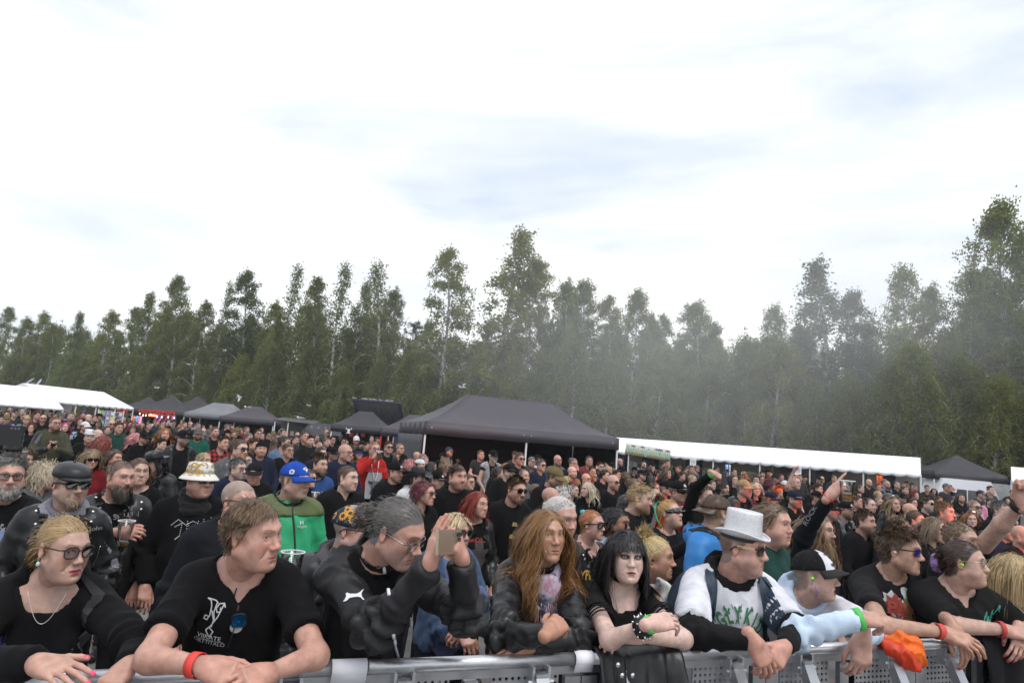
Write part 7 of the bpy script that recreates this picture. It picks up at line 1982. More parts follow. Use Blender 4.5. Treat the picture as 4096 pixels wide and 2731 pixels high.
p=hero('round-faced man with brown mullet hair in dark green hoodie',(3095,2094,4.05),yaw=62,ph=165,hs=0.97,byaw=40,hp={**MAN2,'fat':1.0},skin='red',bw=1.15,belly=.5,paint=dict(stubble=.1,browc=(.12,.08,.05)),haircol=(.135,.085,.05),neckr=.072,group=SEC,res=.0036,clothes=[dict(k='hoodie',c=(.018,.055,.045),g=.026)],seed=22,gres=.012)
hair(p,2000,8,.13,lift=.25,comb=(0,-.55,0),gravity=.38,width=.0036,clump=.25,recede=.2,offs=.006,wave=.05)
p=hero('man turned away in brown cap and bright blue hooded jacket',(2868,2050,3.95),yaw=128,ph=150,hn=0.25,hs=0.97,byaw=60,hp=MAN,skin='fair',bw=1.12,paint=dict(stubble=.6,stubblec=(.22,.15,.09),hair_kind='buzz'),haircol=(.25,.17,.10),neckr=.064,group=SEC,res=.0036,clothes=[dict(k='hoodie',m='nylon',c=(.03,.20,.52),g=.040,amp=.009,sc=6),dict(k='scarf',name='black_hood',c=(.014,.014,.016),m='nylon')],seed=23,gres=.012)
s=garment(p.J,dict(k='hoodie',g=.037));yk3=Tpt(p.J,.09);nb_=p.Rb[:,2]*.75-p.Rb[:,0]*.66
s.fun(lambda P:(P-yk3)@nb_,.004,'s')
me,gv,gf=gmesh('black_yoke',s,p.J,.014,.007,6.,3.);obj('black_yoke',me,M['nylon'],p.cl['hoodie'][0],color=(.012,.012,.014))
hair(p,900,3,.014,lift=.4,width=.0026);cm_,br_=cap_mesh(True);cp=on_head(p,'cap',cm_,M['leather'],(.060,.032,.018));on_head(p,'cap_brim',br_,M['leather'],(.055,.03,.017),parent=cp);beard(p,'full',.02,800,(.25,.17,.1))
p=hero('long-haired bearded man raising an arm with beer cup and pointing finger',(3275,2120,4.35),yaw=66,ph=135,hs=0.97,byaw=40,hp={**MAN3,'nose':1.2},skin='fair',bw=1.05,paint=dict(stubble=.6,stubblec=(.10,.06,.035)),haircol=(.20,.125,.065),neckr=.058,group=SEC,res=.0036,am=1.05,armR=((3215,2145,4.15),(3318,1985,3.95)),handR=dict(f=(.55,-.05,.62),up=(-.6,-.5,.55),curl=(.2,.75,.8,.85),thumb=.2,point=0,s=1.1),clothes=[dict(k='jacket',c=(.012,.013,.016),g=.018,collar=False,nr=.068)],seed=24,gres=.012)
hair(p,2600,13,.46,lift=.06,comb=(0,-.25,0),gravity=.55,width=.0038,wave=.06,body=True,clump=.25,part=0.,lenvar=.2,offs=.006)
beard(p,'full',.24,1500,(.21,.12,.06),.0034)
txt_on(p,'jacket',3240,2062,'ROCK',.05,(.3,.3,.3),58)
ring_on_arm(p,0,.98,.036,.030,'obj',(.62,.05,.04)).name='wristband'
cup_obj(W(3388,1962,3.9*p.ds),'plastic cup with a little beer held high under a pointing finger',.30,.125,r=.046)
p=hero('woman with straight bright red hair and choker in black leather jacket',(1912,2016,5.2),yaw=46,ph=106,hs=0.92,byaw=30,hp=WOM,skin='red',bw=.95,bust=1.,paint=dict(browc=(.1,.05,.03)),haircol=(.20,.022,.010),group=SEC,res=.004,clothes=[dict(k='tshirt',c=BLK,g=.012),dict(k='jacket',m='leather',c=LEA,g=.026,lapel=True,open=(.1,.09,.5),nr=.1)],seed=25,gres=.013)
hair(p,1700,11,.40,lift=.05,comb=(0,-.35,0),gravity=.6,width=.004,body=True,fem=1,part=.01,clump=.15,offs=.006)
poly_on(p,'tshirt',1912,2220,jag(0,0,.10,.14,16),(.06,.05,.05));txt_on(p,'tshirt',1908,2160,'IRON',.06,(.35,.03,.03));
p=hero('ginger woman in big gold-trimmed sunglasses and open black leather jacket',(2368,2098,4.75),yaw=62,pitch=3,ph=122,hs=0.92,byaw=34,hp=WOM,skin='red',bw=.93,bust=1.,armskin=True,paint=dict(lipc=(.09,.05,.06),browc=(.2,.1,.05)),haircol=(.36,.14,.06),group=SEC,res=.0036,clothes=[dict(k='tshirt',name='top',c=BLK,g=.010,nr=.1,v=.08,sl=.2),dict(k='jacket',m='leather',c=LEA,g=.024,open=(.10,.07,.5),nr=.105,lapel=True)],seed=26,gres=.012)
hair(p,1700,9,.24,lift=.08,comb=(0,-.8,.15),tie=(0,-.105,.03),width=.0034,fem=1);glasses(p,w=.058,h=.044,r=.010,th=.004,lens='lens_dark',temple_w=.005);MB().tube([(-.05,.088,.026),(0,.103,.026),(.05,.088,.026)],.0026,6).build('gold_trim',M['objmetal'],p.root,True,(.7,.5,.15)).matrix_local=p.Hm
MB().lathe([(.0,-.02),(.026,-.012),(.026,.012),(0,.02)],(.02,-.07,.095),12).build('hair_tie',M['cotton'],p.root,True,(.12,.42,.55)).matrix_local=p.Hm
MB().tube([Tpt(p.J,.02+.15*math.sin(math.pi*t),.06-.12*t,.06+.05*math.sin(math.pi*t))for t in np.linspace(0,1,13)],.002,5).build('necklace',M['objmetal'],p.root,True,(.6,.6,.6))
p=hero('man with shoulder-length black hair frowning beside the blonde bun woman',(2472,2088,4.9),yaw=60,pitch=-4,ph=114,hs=0.95,byaw=32,hp={**MAN,'brow':1.3},skin='dark',bw=.98,paint=dict(stubble=.35,stubblec=(.04,.03,.025),browc=(.012,.01,.008),browt=1.3),haircol=(.012,.010,.009),group=SEC,res=.0036,clothes=[dict(k='jacket',m='denim',c=(.25,.30,.36),g=.02,v=.08)],seed=27,gres=.013)
hair(p,1700,9,.23,lift=.12,comb=(0,-.5,.05),gravity=.42,width=.004,body=True,clump=.2,wave=.04)
p=hero('man with blond undercut and neck tattoo in black shirt seen from the side',(2556,1996,5.3),yaw=82,ph=114,hs=0.97,byaw=52,hp=MAN,skin='fair',bw=1.1,paint=dict(stubble=.5,stubblec=(.28,.18,.1),hair_kind='buzz'),haircol=(.42,.30,.15),neckr=.062,group=SEC,res=.0036,clothes=[dict(k='shirt',c=BLK2,g=.024,ch=3.)],seed=28,gres=.013)
hair(p,1800,5,lambda P:.006+.05*smooth01((P[:,2]-.050)/.02),lift=.4,comb=(0,.5,.05),gravity=.05,width=.0034,clump=.3);beard(p,'full',.014,700,(.30,.19,.1));MB().lathe([(.003,-.006),(.009,0),(.003,.008)],n=10).build('earplug',M['objgloss'],p.root,True,(.8,.55,.02)).matrix_local=p.Hm@Matrix.Translation((.083,.0,-.006))@Matrix.Rotation(R(90),4,'Y')
p=hero('laughing woman with green-tied top knot and spiked black visor shades',(2678,2052,4.75),yaw=64,pitch=14,ph=114,hs=0.93,byaw=40,hp={**WOM2,'mouth':.006,'smile':1.2},skin='fair',bw=1.08,bust=1.1,belly=.5,paint=dict(blush=.8),haircol=(.42,.24,.09),neckr=.058,group=SEC,res=.0036,armR=((2640,2240,4.5),(2780,2165,4.4)),armL=((2850,2230,4.9),(2960,2120,4.7)),clothes=[dict(k='shirt',c=BLK,g=.02,collar=False,nr=.08)],seed=29,gres=.013)
hair(p,1800,9,.24,lift=.06,comb=(0,-.4,.4),tie=(0,-.075,.10),width=.0036,fem=1,tipc=(1.3,.5,.3));
hair(p,700,8,.28,name='orange_ends',lift=.1,comb=(0,-.5,-.3),gravity=.5,width=.004,color=(.55,.10,.025),mask=lambda P:hairline(P,.99,0,0,1)*(P[:,2]<.0),body=True)
D=p.g.normal(0,1,(400,3));D/=np.linalg.norm(D,axis=1,keepdims=True)
hair(p,400,5,.06,roots=np.array((0,-.082,.118))+D*np.array((.035,.03,.026)),lift=.2,clump=1.2,curl=.5,width=.004,gravity=.05,color=(.16,.08,.05))
MB().tube([(.045*math.cos(a),-.080+.040*math.sin(a),.098+.006*math.sin(3*a))for a in np.linspace(0,6.28,17)[:-1]],.010,6,closed=True).build('green_band',M['knit'],p.root,True,(.03,.42,.22)).matrix_local=p.Hm
MB().tube([(.05,-.08,.10),(.085,-.09,.04),(.09,-.08,-.04),(.085,-.05,-.11)],.006,6).build('green_strand',M['knit'],p.root,True,(.03,.42,.22)).matrix_local=p.Hm
ps=[]
for j,z in enumerate((.030,.018,.0,-.018)):
 for i in range(17):
  a=-1.45+2.9*i/16;rx=.086;ry=.112
  ps.append((rx*math.sin(a),ry*math.cos(a)-.008*(abs(z-.004)/.02),.003+z*(1-.5*(abs(a)/1.45)**2)+.006*abs(a)))
vz=on_head(p,'visor_shades',MB().add(*solidify(ps,[(j*17+i,j*17+i+1,(j+1)*17+i+1,(j+1)*17+i)for j in range(3)for i in range(16)],.003)),M['lens_dark'])
mb=MB()
for i in range(15):
 a=-1.2+2.4*i/14;b_=np.array((.086*math.sin(a),.112*math.cos(a),.032-.012*(abs(a)/1.45)**2));d_=np.array((math.sin(a)*.6,math.cos(a)*.6,.7));mb.tube([b_,b_+d_*.018],[.004,.0006],6)
for a in(-.7,-.25,.25,.7,1.0):b_=np.array((.086*math.sin(a),.112*math.cos(a),.004));mb.tube([b_,b_+np.array((math.sin(a),math.cos(a),0))*.030],[.004,.0006],6)
on_head(p,'spikes',mb,M['objmetal'],(.75,.75,.75),True,vz)
p=hero('blond person seen from behind at the right edge, long straight hair',(4062,2300,3.7),yaw=120,ph=170,hs=0.93,byaw=60,hp=WOM,skin='fair',paint=dict(),haircol=(.42,.30,.15),group=SEC,res=.005,clothes=[dict(k='jacket',c=BLK,g=.02)],seed=30,gres=.014)
hair(p,4200,12,.44,lift=.03,comb=(0,-.2,0),gravity=.8,width=.0024,body=True,fem=1,clump=.08,offs=.004,lenvar=.5)
p=hero('short-haired man raising a bare tattooed arm at the right edge',(3842,2160,4.55),yaw=62,ph=150,hs=0.97,byaw=40,hp=MAN,skin='fair',bw=1.1,am=1.2,armskin=True,paint=dict(hair_kind='buzz'),haircol=(.20,.14,.09),group=SEC,res=.004,armL=((4010,2095,4.3),(4088,2010,4.15)),handL=dict(f=(.05,.0,.9),up=(.3,.8,.2),curl=(1.1,1.2,1.2,1.2),thumb=.8,s=1.15),clothes=[dict(k='tshirt',c=BLK,g=.018,sl=.55)],seed=31,gres=.013)
hair(p,1700,4,.020,lift=.35,comb=(0,.3,-.1),gravity=.05,width=.003,clump=.15)
v_=[W(4055,2042,4.2)-p.o]
for q in range(3):ring_on_arm(p,1,.80+.05*q,.046,.016,'obj',(.015,.015,.015),'bracelet')
# ------------------------------------------------------------------ clothes hung over the barrier
def drape(label,s0,s1,zfront,zback,m,c,seed,cat='jacket',outw=.03,amp=.02,taper=0.,split=None):
 t=empty('draped_jacket' if 'jacket' in label else 'draped_cloth',bw_((s0+s1)/2,0,0),BYAW,label,cat)
 g=np.random.default_rng(seed);nu,nv=44,40;hw=(s1-s0)/2
 prof=[]
 zt=BZ+.030
 L1=zt-zfront;L2=zt-zback
 for j in range(nv+1):
  q=j/nv*(L1+L2+.09)-L2
  if q<0:prof.append((.036,zt-.03+q if q<-.0 else zt))
  elif q<.09:a=math.pi*(q/.09);prof.append((.036*math.cos(a),zt-.03+.034*math.sin(a)))
  else:prof.append((-.036-.02*min(1,(q-.09)/.1),zt-.03-(q-.09)))
 V=[]
 for j,(y,z)in enumerate(prof):
  for i in range(nu+1):
   u=i/nu*2-1;dd=max(0,(zt-z))
   f_=noise3(np.array([[u*4.1+seed,dd*1.5,seed*.7]]))[0]*amp*min(1,dd*6+.25)*2+amp*.6*math.sin(u*13+seed+2*math.sin(dd*7))*min(1,dd*5)
   V.append((u*hw*(1-taper*dd)+.02*f_,(y+(-1 if y<0 else 1)*(abs(f_)+.004))if abs(y)>.02 else y,z+abs(f_)*.4+.004*(1-abs(u))+(.02*math.sin(u*5+seed)if j in(0,nv)else 0)))
 F=[(j*(nu+1)+i,j*(nu+1)+i+1,(j+1)*(nu+1)+i+1,(j+1)*(nu+1)+i)for j in range(nv)for i in range(nu)]
 MB().add(*solidify(V,F,.006)).build('cloth',M[m],t,True,c)
 return t
sx=lambda px:(lambda u:(2.585*u/(1-.38*u))*1.07)((px-2048)/FPX)
dj=drape('black studded jacket draped over the rail under the pale young woman',sx(2445),sx(2755),.55,.8,'leather',(.014,.014,.015),3)
for(px,py)in((2474,2658),(2490,2700),(2532,2700)):
 q=W(px,py,BPT(px)-.11);l_=Matrix.Translation(Vector(q-np.array(dj.location)));
 o_=MB().lathe([(.0,-.004),(.010,-.003),(.010,.001),(0,.004)],n=10).build('stud',M['objmetal'],dj,True,(.7,.7,.7));o_.location=Matrix.Rotation(-BYAW,3,'Z')@Vector(q-np.array(dj.location));o_.rotation_euler=(R(90),0,0)
oc=bw_((sx(3508)+sx(3672))/2,0,0)
ob=empty('bundled_jacket',oc,BYAW,'crumpled orange and red windbreaker bundled over the rail below the colourful print','jacket')
for nm_,cc_,lobes in(('orange_cloth',(.75,.14,.012),[((-.075,.0,1.205),.028),((.0,-.01,1.215),.034),((.080,-.025,1.195),.032),((.055,-.050,1.150),.034),((.090,-.050,1.135),.028),((-.02,-.045,1.165),.032)]),('red_cloth',(.58,.045,.012),[((-.085,-.030,1.195),.026),((-.04,-.052,1.165),.030),((.005,-.062,1.135),.031),((.045,-.068,1.115),.025)])):
 s=SD()
 for a_,b_ in zip(lobes,lobes[1:]):s.cap(a_[0],b_[0],a_[1],b_[1],.03)
 me,gv,gf=gmesh(nm_,s,None,.007,.013,17.,4.);obj(nm_,me,M['nylon'],ob,color=cc_)
drape('black coat draped over the rail at the right edge',sx(3902),sx(4330),.4,.8,'cotton',(.010,.010,.011),5)
# ------------------------------------------------------------------ the crowd: one kit of bodies, clothes, hair and hats, copied person by person
M['skinc']=mat('crowd_skin',src='attrobj',rough=.5,noise=.10,nscale=40,spec=.4)
M['plaid']=None
def plaid_mat():
 m,n,l,b=new_mat('plaid');tc=n.new('ShaderNodeTexCoord');oi=n.new('ShaderNodeObjectInfo')
 w1=n.new('ShaderNodeTexWave');w1.bands_direction='X';w1.inputs['Scale'].default_value=4.5
 w2=n.new('ShaderNodeTexWave');w2.bands_direction='Z';w2.inputs['Scale'].default_value=4.5
 for w in(w1,w2):l.new(tc.outputs['Object'],w.inputs['Vector'])
 ad=n.new('ShaderNodeMath');ad.operation='ADD';l.new(w1.outputs['Fac'],ad.inputs[0]);l.new(w2.outputs['Fac'],ad.inputs[1])
 cr=n.new('ShaderNodeValToRGB');cr.color_ramp.interpolation='CONSTANT'
 cr.color_ramp.elements[0].color=(.03,.03,.03,1);cr.color_ramp.elements[1].position=.33;cr.color_ramp.elements[1].color=(.35,.35,.35,1)
 e=cr.color_ramp.elements.new(.66);e.color=(1,1,1,1)
 dv=n.new('ShaderNodeMath');dv.operation='MULTIPLY';dv.inputs[1].default_value=.5;l.new(ad.outputs[0],dv.inputs[0]);l.new(dv.outputs[0],cr.inputs[0])
 mx=n.new('ShaderNodeMixRGB');mx.blend_type='MULTIPLY';mx.inputs[0].default_value=1;l.new(oi.outputs['Color'],mx.inputs[1]);l.new(cr.outputs[0],mx.inputs[2])
 l.new(mx.outputs[0],b.inputs['Base Color']);b.inputs['Roughness'].default_value=.9;return m
M['plaid']=plaid_mat()
CN=dict(k=(.0078,.0078,.0085),dk=(.014,.014,.016),g=(.10,.10,.105),lg=(.28,.28,.29),w=(.60,.60,.62),navy=(.014,.018,.038),blue=(.03,.07,.20),dblue=(.05,.08,.14),den=(.10,.155,.235),lden=(.22,.28,.36),gdn=(.015,.05,.04),grn=(.012,.085,.06),olive=(.055,.055,.035),red=(.34,.018,.018),dred=(.14,.012,.016),maroon=(.10,.012,.022),pur=(.06,.03,.12),lav=(.30,.25,.45),tan=(.30,.22,.12),ochre=(.22,.13,.05),rust=(.30,.06,.03),kh=(.15,.115,.055),neon=(.30,.80,.05),pink=(.55,.25,.35),org=(.75,.10,.02),cyan=(.10,.4,.45),bk=(.010,.009,.009),dbr=(.035,.022,.015),br=(.075,.045,.026),lbr=(.14,.09,.052),dbl=(.23,.16,.09),bl=(.40,.29,.155),pbl=(.50,.42,.30),gy=(.20,.19,.185),wh=(.48,.47,.45),gin=(.32,.12,.04),rdh=(.17,.025,.012),mag=(.50,.03,.16),wine=(.10,.012,.022),pkh=(.50,.20,.20),orh=(.70,.11,.02),rbr=(.10,.035,.022))
HN=dict(bk='black',dbr='dark brown',br='brown',lbr='light brown',dbl='dark blond',bl='blond',pbl='pale blond',gy='grey',wh='white',gin='ginger',rdh='red',mag='magenta',wine='wine red',pkh='pink',orh='orange',rbr='red-brown')
TN=dict(k='black',dk='black',g='grey',lg='light grey',w='white',navy='navy',blue='blue',dblue='dark blue',den='denim blue',lden='light denim',gdn='dark green',grn='green',olive='olive',red='red',dred='dark red',maroon='maroon',pur='purple',lav='lilac',tan='tan',ochre='ochre',rust='rust',kh='khaki',neon='neon green',pink='pink',org='orange',cyan='turquoise')
TONE=[(1,1,1),(1.08,.98,.95),(.92,.86,.84),(1.12,1.16,1.2),(1.04,.92,.88)]
TONER=(1.04,.93,.90)
HEADS={'m':[MAN,MAN2,MAN3,{**MAN,'w':1.0,'nose':.9},{**MAN2,'fat':1.1,'nose':.9},{**MAN3,'jaw':1.15}],'w':[WOM,WOM2,{**WOM,'nose':1.0,'chin':1.0},{**WOM2,'fat':.3}]}
POSE={'idle':((.26,-.03,1.13),(.215,.14,.95),(-.26,-.03,1.13),(-.215,.14,.95)),'front':((.26,.0,1.14),(.07,.25,1.06),(-.26,.0,1.14),(-.07,.25,1.04)),'hold':((.25,.02,1.13),(.14,.30,1.20),(-.26,-.03,1.13),(-.20,.15,.97)),'cross':((.25,.07,1.15),(-.10,.22,1.17),(-.25,.07,1.15),(.10,.20,1.14)),'drink':((.27,.20,1.27),(.06,.20,1.50),(-.26,-.03,1.13),(-.21,.14,.96)),'phone':((.25,.12,1.12),(.05,.34,1.22),(-.25,.12,1.12),(-.05,.34,1.22)),'horns':((-.0,0,0),(0,0,0),(-.26,-.03,1.13),(-.21,.14,.96)),'ears':((.27,.12,1.35),(.10,.03,1.58),(-.27,.12,1.35),(-.10,.03,1.58))}
POSE['horns']=((.33,.10,1.55),(.30,.20,1.83),(-.26,-.03,1.13),(-.21,.14,.96))
POSE['reach']=((.36,.25,1.50),(.50,.55,1.62),(-.26,-.03,1.13),(-.21,.14,.96))
I3=np.eye(3)
def cjoints(pose,sex):
 e0,w0,e1,w1=POSE[pose]
 return joints((0,-.035,1.475),(0,-.02,.96),I3,(e0,e1),(w0,w1),1.0 if sex=='m' else .88,1.0 if sex=='m' else .95,1.0 if sex=='m' else .9)
KIT={}
def lod_of(d):return 0 if d<6.6 else 1 if d<10 else 2 if d<17 else 3
HRES=(.0058,.0090,.0140,.0200);GRES=(.020,.028,.042,.060);HNUM=(.7,.36,.18,.09)
def hframe(yaw,pitch):
 Rh=rotm(yaw,pitch,0);return Rh,np.array((0,-.007,1.497))-Rh@np.array((0,-.028,-.120))
def kit_head(sex,hi,lod,paintkey):
 key=('h',sex,hi,lod,paintkey)
 if key not in KIT:
  hk,hair_kind,stub,bc=paintkey;hp={**HP0,**HEADS[sex][hi]}
  s=head_sd(hp,True,((0,-.030,-.075),(0,-.045,-.19),.056 if sex=='m' else .047,.062 if sex=='m' else .053))
  V,F=s.mesh(HRES[lod])
  hc=CN[hk]
  C=paint_head(V,V,hp,SKINS['fair'],hairc=None if hair_kind=='bald' else hc,hair_kind='buzz' if hair_kind in('buzz','bald')else None,stubble=stub,stubblec=tuple(np.array(CN[bc])*.9+.01),browc=tuple(np.array(hc)*.6+.01),painted_eyes=lod>0,browt=1.2 if sex=='m' else .8,lipc=(.40,.10,.10)if sex=='w' and hi%2 else None,makeup=.4 if sex=='w' else 0,recede=.6 if hair_kind=='reced' else 0.)
  parts=[(V,F,C)]
  if lod==0:parts+=[eyeball((sx*.031,.0685,.0045),n=8,gaze=(.15,0))for sx in(-1,1)]
  KIT[key]=cat(parts)
 return KIT[key]
def kit_arms(sex,pose,lod,bare):
 key=('a',sex,pose,lod,bare)
 if key not in KIT:
  J=cjoints(pose,sex);parts=[];sk=np.array(SKINS['fair'])
  for i in(0,1):
   f=J['W'][i]-J['E'][i];up=(0,.3,1.)if pose!='cross' else(0,.8,.6)
   if pose in('phone','drink','hold'):up=np.array((.9 if i==0 else -.9,.35,.1));f=f*.3+np.array((0,.05,.12 if pose!='drink' else .02))
   if pose in('horns',)and i==0:up=np.array((.0,-1.,.1))
   Fm=frame_from(f,up)
   hv,hf,hc=hand_arrays((.0095,.014,.021,.030)[lod],left=(i==1),skin=sk*np.array((.98,.9,.88)),curl=(.5,.55,.6,.65),horns=(pose=='horns' and i==0),thumb=.4,point=0 if pose=='point' and i==0 else None)
   parts.append((hv@Fm.T+J['W'][i],hf,hc))
  if bare:
   s=SD()
   for i in(0,1):arm(s,J,i,-.001,-.002,2.02,.03)
   v,f=s.mesh(GRES[lod]*.8);parts.append((v,f,np.tile(sk,(len(v),1))))
  KIT[key]=cat(parts)
 return KIT[key]
def kit_body(sex,hi,lod,paintkey,pose,bare,yaw,pitch):
 key=('b',sex,hi,lod,paintkey,pose,bare,yaw,pitch)
 if key not in KIT:
  V,F,C=kit_head(sex,hi,lod,paintkey);Rh,H=hframe(yaw,pitch)
  a=cat([(V*(.965 if sex=='w' else 1.)@Rh.T+H,F,C),kit_arms(sex,pose,lod,bare)])
  KIT[key]=mesh_np('person',a[0],a[1],True,a[2])
 return KIT[key]
def kit_cloth(kind,sex,pose,lod,seed=0):
 key=('c',kind,sex,pose,lod)
 if key not in KIT:
  J=cjoints(pose,sex);bu=.9 if sex=='w' else 0;g0=3.3*(len(KIT)%7)
  sp={'tee':dict(k='tshirt',g=.016),'under':dict(k='tshirt',g=.012,sl=.3),'jacket':dict(k='jacket',g=.024,v=.05),'leather':dict(k='jacket',g=.026,open=(.095,.075,.5),lapel=lod<2,nr=.09),'open':dict(k='jacket',g=.026,open=(.095,.085,.5),nr=.09),'hoodie':dict(k='hoodie',g=.026),'vest':dict(k='vest',g=.026,open=(.085,.08,.5)),'shirt':dict(k='jacket',g=.018,v=.06,ch=2.4)}[kind]
  sp={**sp,'bust':bu,'belly':.25}
  s=garment(J,sp)
  V,F=s.mesh(GRES[lod]);V=fold(V,F,J,.005,9.,g0,lod<2)
  KIT[key]=mesh_np({'tee':'t_shirt','under':'t_shirt','leather':'jacket','open':'jacket'}.get(kind,kind),V,F,True)
 return KIT[key]
def kit_hair(style,lod,sex):
 key=('hair',style,lod,sex)
 if key not in KIT:
  hp={**HP0,**HEADS[sex][0]};s=head_lo(hp);g=np.random.default_rng(abs(hash((len(KIT),lod)))%9999 if False else 50+len(KIT));q=HNUM[lod];wq=(1.2,1.9,2.9,4.4)[lod]*.0046;w=hp['w'];fem=1 if sex=='w' else 0
  bd_=SD();bd_.cap((-.155,-.03,-.19),(.155,-.03,-.19),.075,None,.05);bd_.ell((0,-.01,-.34),(.165,.13,.2),.05)
  A=dict(w=w,fem=fem);N=lambda n:int(n*q)
  C2=lambda f:(lambda P:np.stack(f(P),1))
  one=lambda P:np.ones(len(P))
  if style=='short':a=grow_hair(s,N(1100),4,lambda P:.018+.022*smooth01((P[:,2]-.05)/.04),g,lift=.35,comb=(.15,.25,-.05),gravity=.05,width=wq,clump=.2,**A)
  elif style=='side':a=grow_hair(s,N(1100),5,lambda P:.016+.045*smooth01((P[:,2]-.045)/.03),g,lift=.25,comb=C2(lambda P:(.6*one(P),.3*one(P),-.1*one(P))),gravity=.14,width=wq,clump=.18,**A)
  elif style=='quiff':a=grow_hair(s,N(1100),5,lambda P:.010+.045*smooth01((P[:,2]-.055)/.025),g,lift=.55,comb=(.1,.1,.25),gravity=.0,width=wq,clump=.2,**A)
  elif style=='slick':a=grow_hair(s,N(1100),6,lambda P:.02+.06*smooth01((P[:,2]-.03)/.04),g,lift=.10,comb=(0,-.8,-.05),gravity=.12,width=wq,clump=.12,recede=.45,**A)
  elif style=='buzz':a=grow_hair(s,N(900),3,.009,g,lift=.5,comb=(0,.1,-.1),gravity=.05,width=wq*.8,clump=.1,**A)
  elif style=='reced':a=grow_hair(s,N(900),4,lambda P:.012+.014*smooth01((P[:,2]-.04)/.04),g,lift=.4,comb=(0,.1,-.1),gravity=.05,width=wq,clump=.2,recede=.8,**A)
  elif style=='pony':a=grow_hair(s,N(1300),8,.24,g,lift=.06,comb=(0,-.8,.15),tie=(0,-.110,-.01),width=wq,clump=.1,recede=.3*(1-fem),**A)
  elif style=='bob':a=grow_hair(s,N(1300),8,.19,g,lift=.10,comb=C2(lambda P:(.25*np.sign(P[:,0]),-.15*one(P),0*one(P))),part=.012,gravity=.5,width=wq,clump=.12,lenvar=.12,offs=.008,**A)
  elif style=='long':a=grow_hair(s,N(1500),11,.40,g,lift=.05,comb=C2(lambda P:(.2*np.sign(P[:,0]),-.25*one(P),0*one(P))),part=0.,gravity=.6,width=wq,clump=.15,lenvar=.2,offs=.006,body=bd_,wave=.04,**A)
  elif style=='wavy':a=grow_hair(s,N(1500),11,.36,g,lift=.12,comb=C2(lambda P:(.25*np.sign(P[:,0]),-.25*one(P),0*one(P))),part=.01,gravity=.5,width=wq,clump=.3,lenvar=.3,offs=.010,body=bd_,wave=.12,**A)
  elif style=='mid':a=grow_hair(s,N(1200),7,.12,g,lift=.2,comb=C2(lambda P:(.2*np.sign(P[:,0]),-.3*one(P),0*one(P))),gravity=.35,width=wq,clump=.2,**A)
  elif style=='bun':
   a=grow_hair(s,N(1200),8,.22,g,lift=.06,comb=(0,-.5,.4),tie=(0,-.075,.095),width=wq,clump=.12,**A)
   D=g.normal(0,1,(N(500)+20,3));D/=np.linalg.norm(D,axis=1,keepdims=True)
   a=cat([a,grow_hair(s,1,5,.05,g,roots=np.array((0,-.08,.112))+D*np.array((.036,.032,.028)),lift=.2,clump=1.2,curl=.5,width=wq,gravity=.05)])
  elif style=='bangs':
   a=grow_hair(s,N(1300),9,.27,g,lift=.10,comb=C2(lambda P:(.25*np.sign(P[:,0]),-.15*one(P),0*one(P))),gravity=.55,width=wq,clump=.15,lenvar=.2,offs=.008,body=bd_,**A)
   a=cat([a,grow_hair(s,N(450),6,.075,g,mask=lambda P:hairline(P,w,0,0,1)*(P[:,1]>.03)*(P[:,2]>.045),lift=.5,comb=C2(lambda P:(1.2*P[:,0],.5*one(P),-.1*one(P))),gravity=.5,width=wq,lenvar=.1,offs=.006)])
  elif style=='curly':a=grow_hair(s,N(1700),10,.17,g,lift=.22,comb=(0,-.15,0),gravity=.34,width=wq,clump=.35,curl=.75,offs=.012,wavef=11,lenvar=.4,**A)
  elif style=='mohawk':a=grow_hair(s,N(800),5,.09,g,mask=lambda P:hairline(P,w)*(np.abs(P[:,0])<.022),lift=1.,comb=(0,0,.3),gravity=0,width=wq,clump=.2)
  elif style=='under':a=grow_hair(s,N(700),4,.020,g,mask=lambda P:hairline(P,w,0,0,fem)*(P[:,2]<.045),lift=.3,comb=(0,-.2,-.4),gravity=.1,width=wq,clump=.2)
  elif style=='underlong':a=grow_hair(s,N(1200),10,.32,g,mask=lambda P:hairline(P,w,0,0,fem)*(P[:,2]<.055),lift=.1,comb=(0,-.3,-.4),gravity=.6,width=wq,clump=.2,body=bd_,wave=.05,offs=.006)
  KIT[key]=mesh_np('hair',a[0],a[1],True,a[2])
 return KIT[key]
def kit_beard(kind,lod):
 key=('beard',kind,lod)
 if key not in KIT:
  s=head_lo({**HP0,**MAN});ln,k2,n={'full':(.035,'full',900),'stub':(.010,'full',700),'long':(.13,'full',900),'goatee':(.022,'goatee',500)}[kind]
  V,F,C=beard_arrays(s,k2,ln,max(60,int(n*HNUM[lod])),np.random.default_rng(9),1.03,(.004,.006,.009,.013)[lod])
  KIT[key]=mesh_np('beard',V,F,True,C)
 return KIT[key]
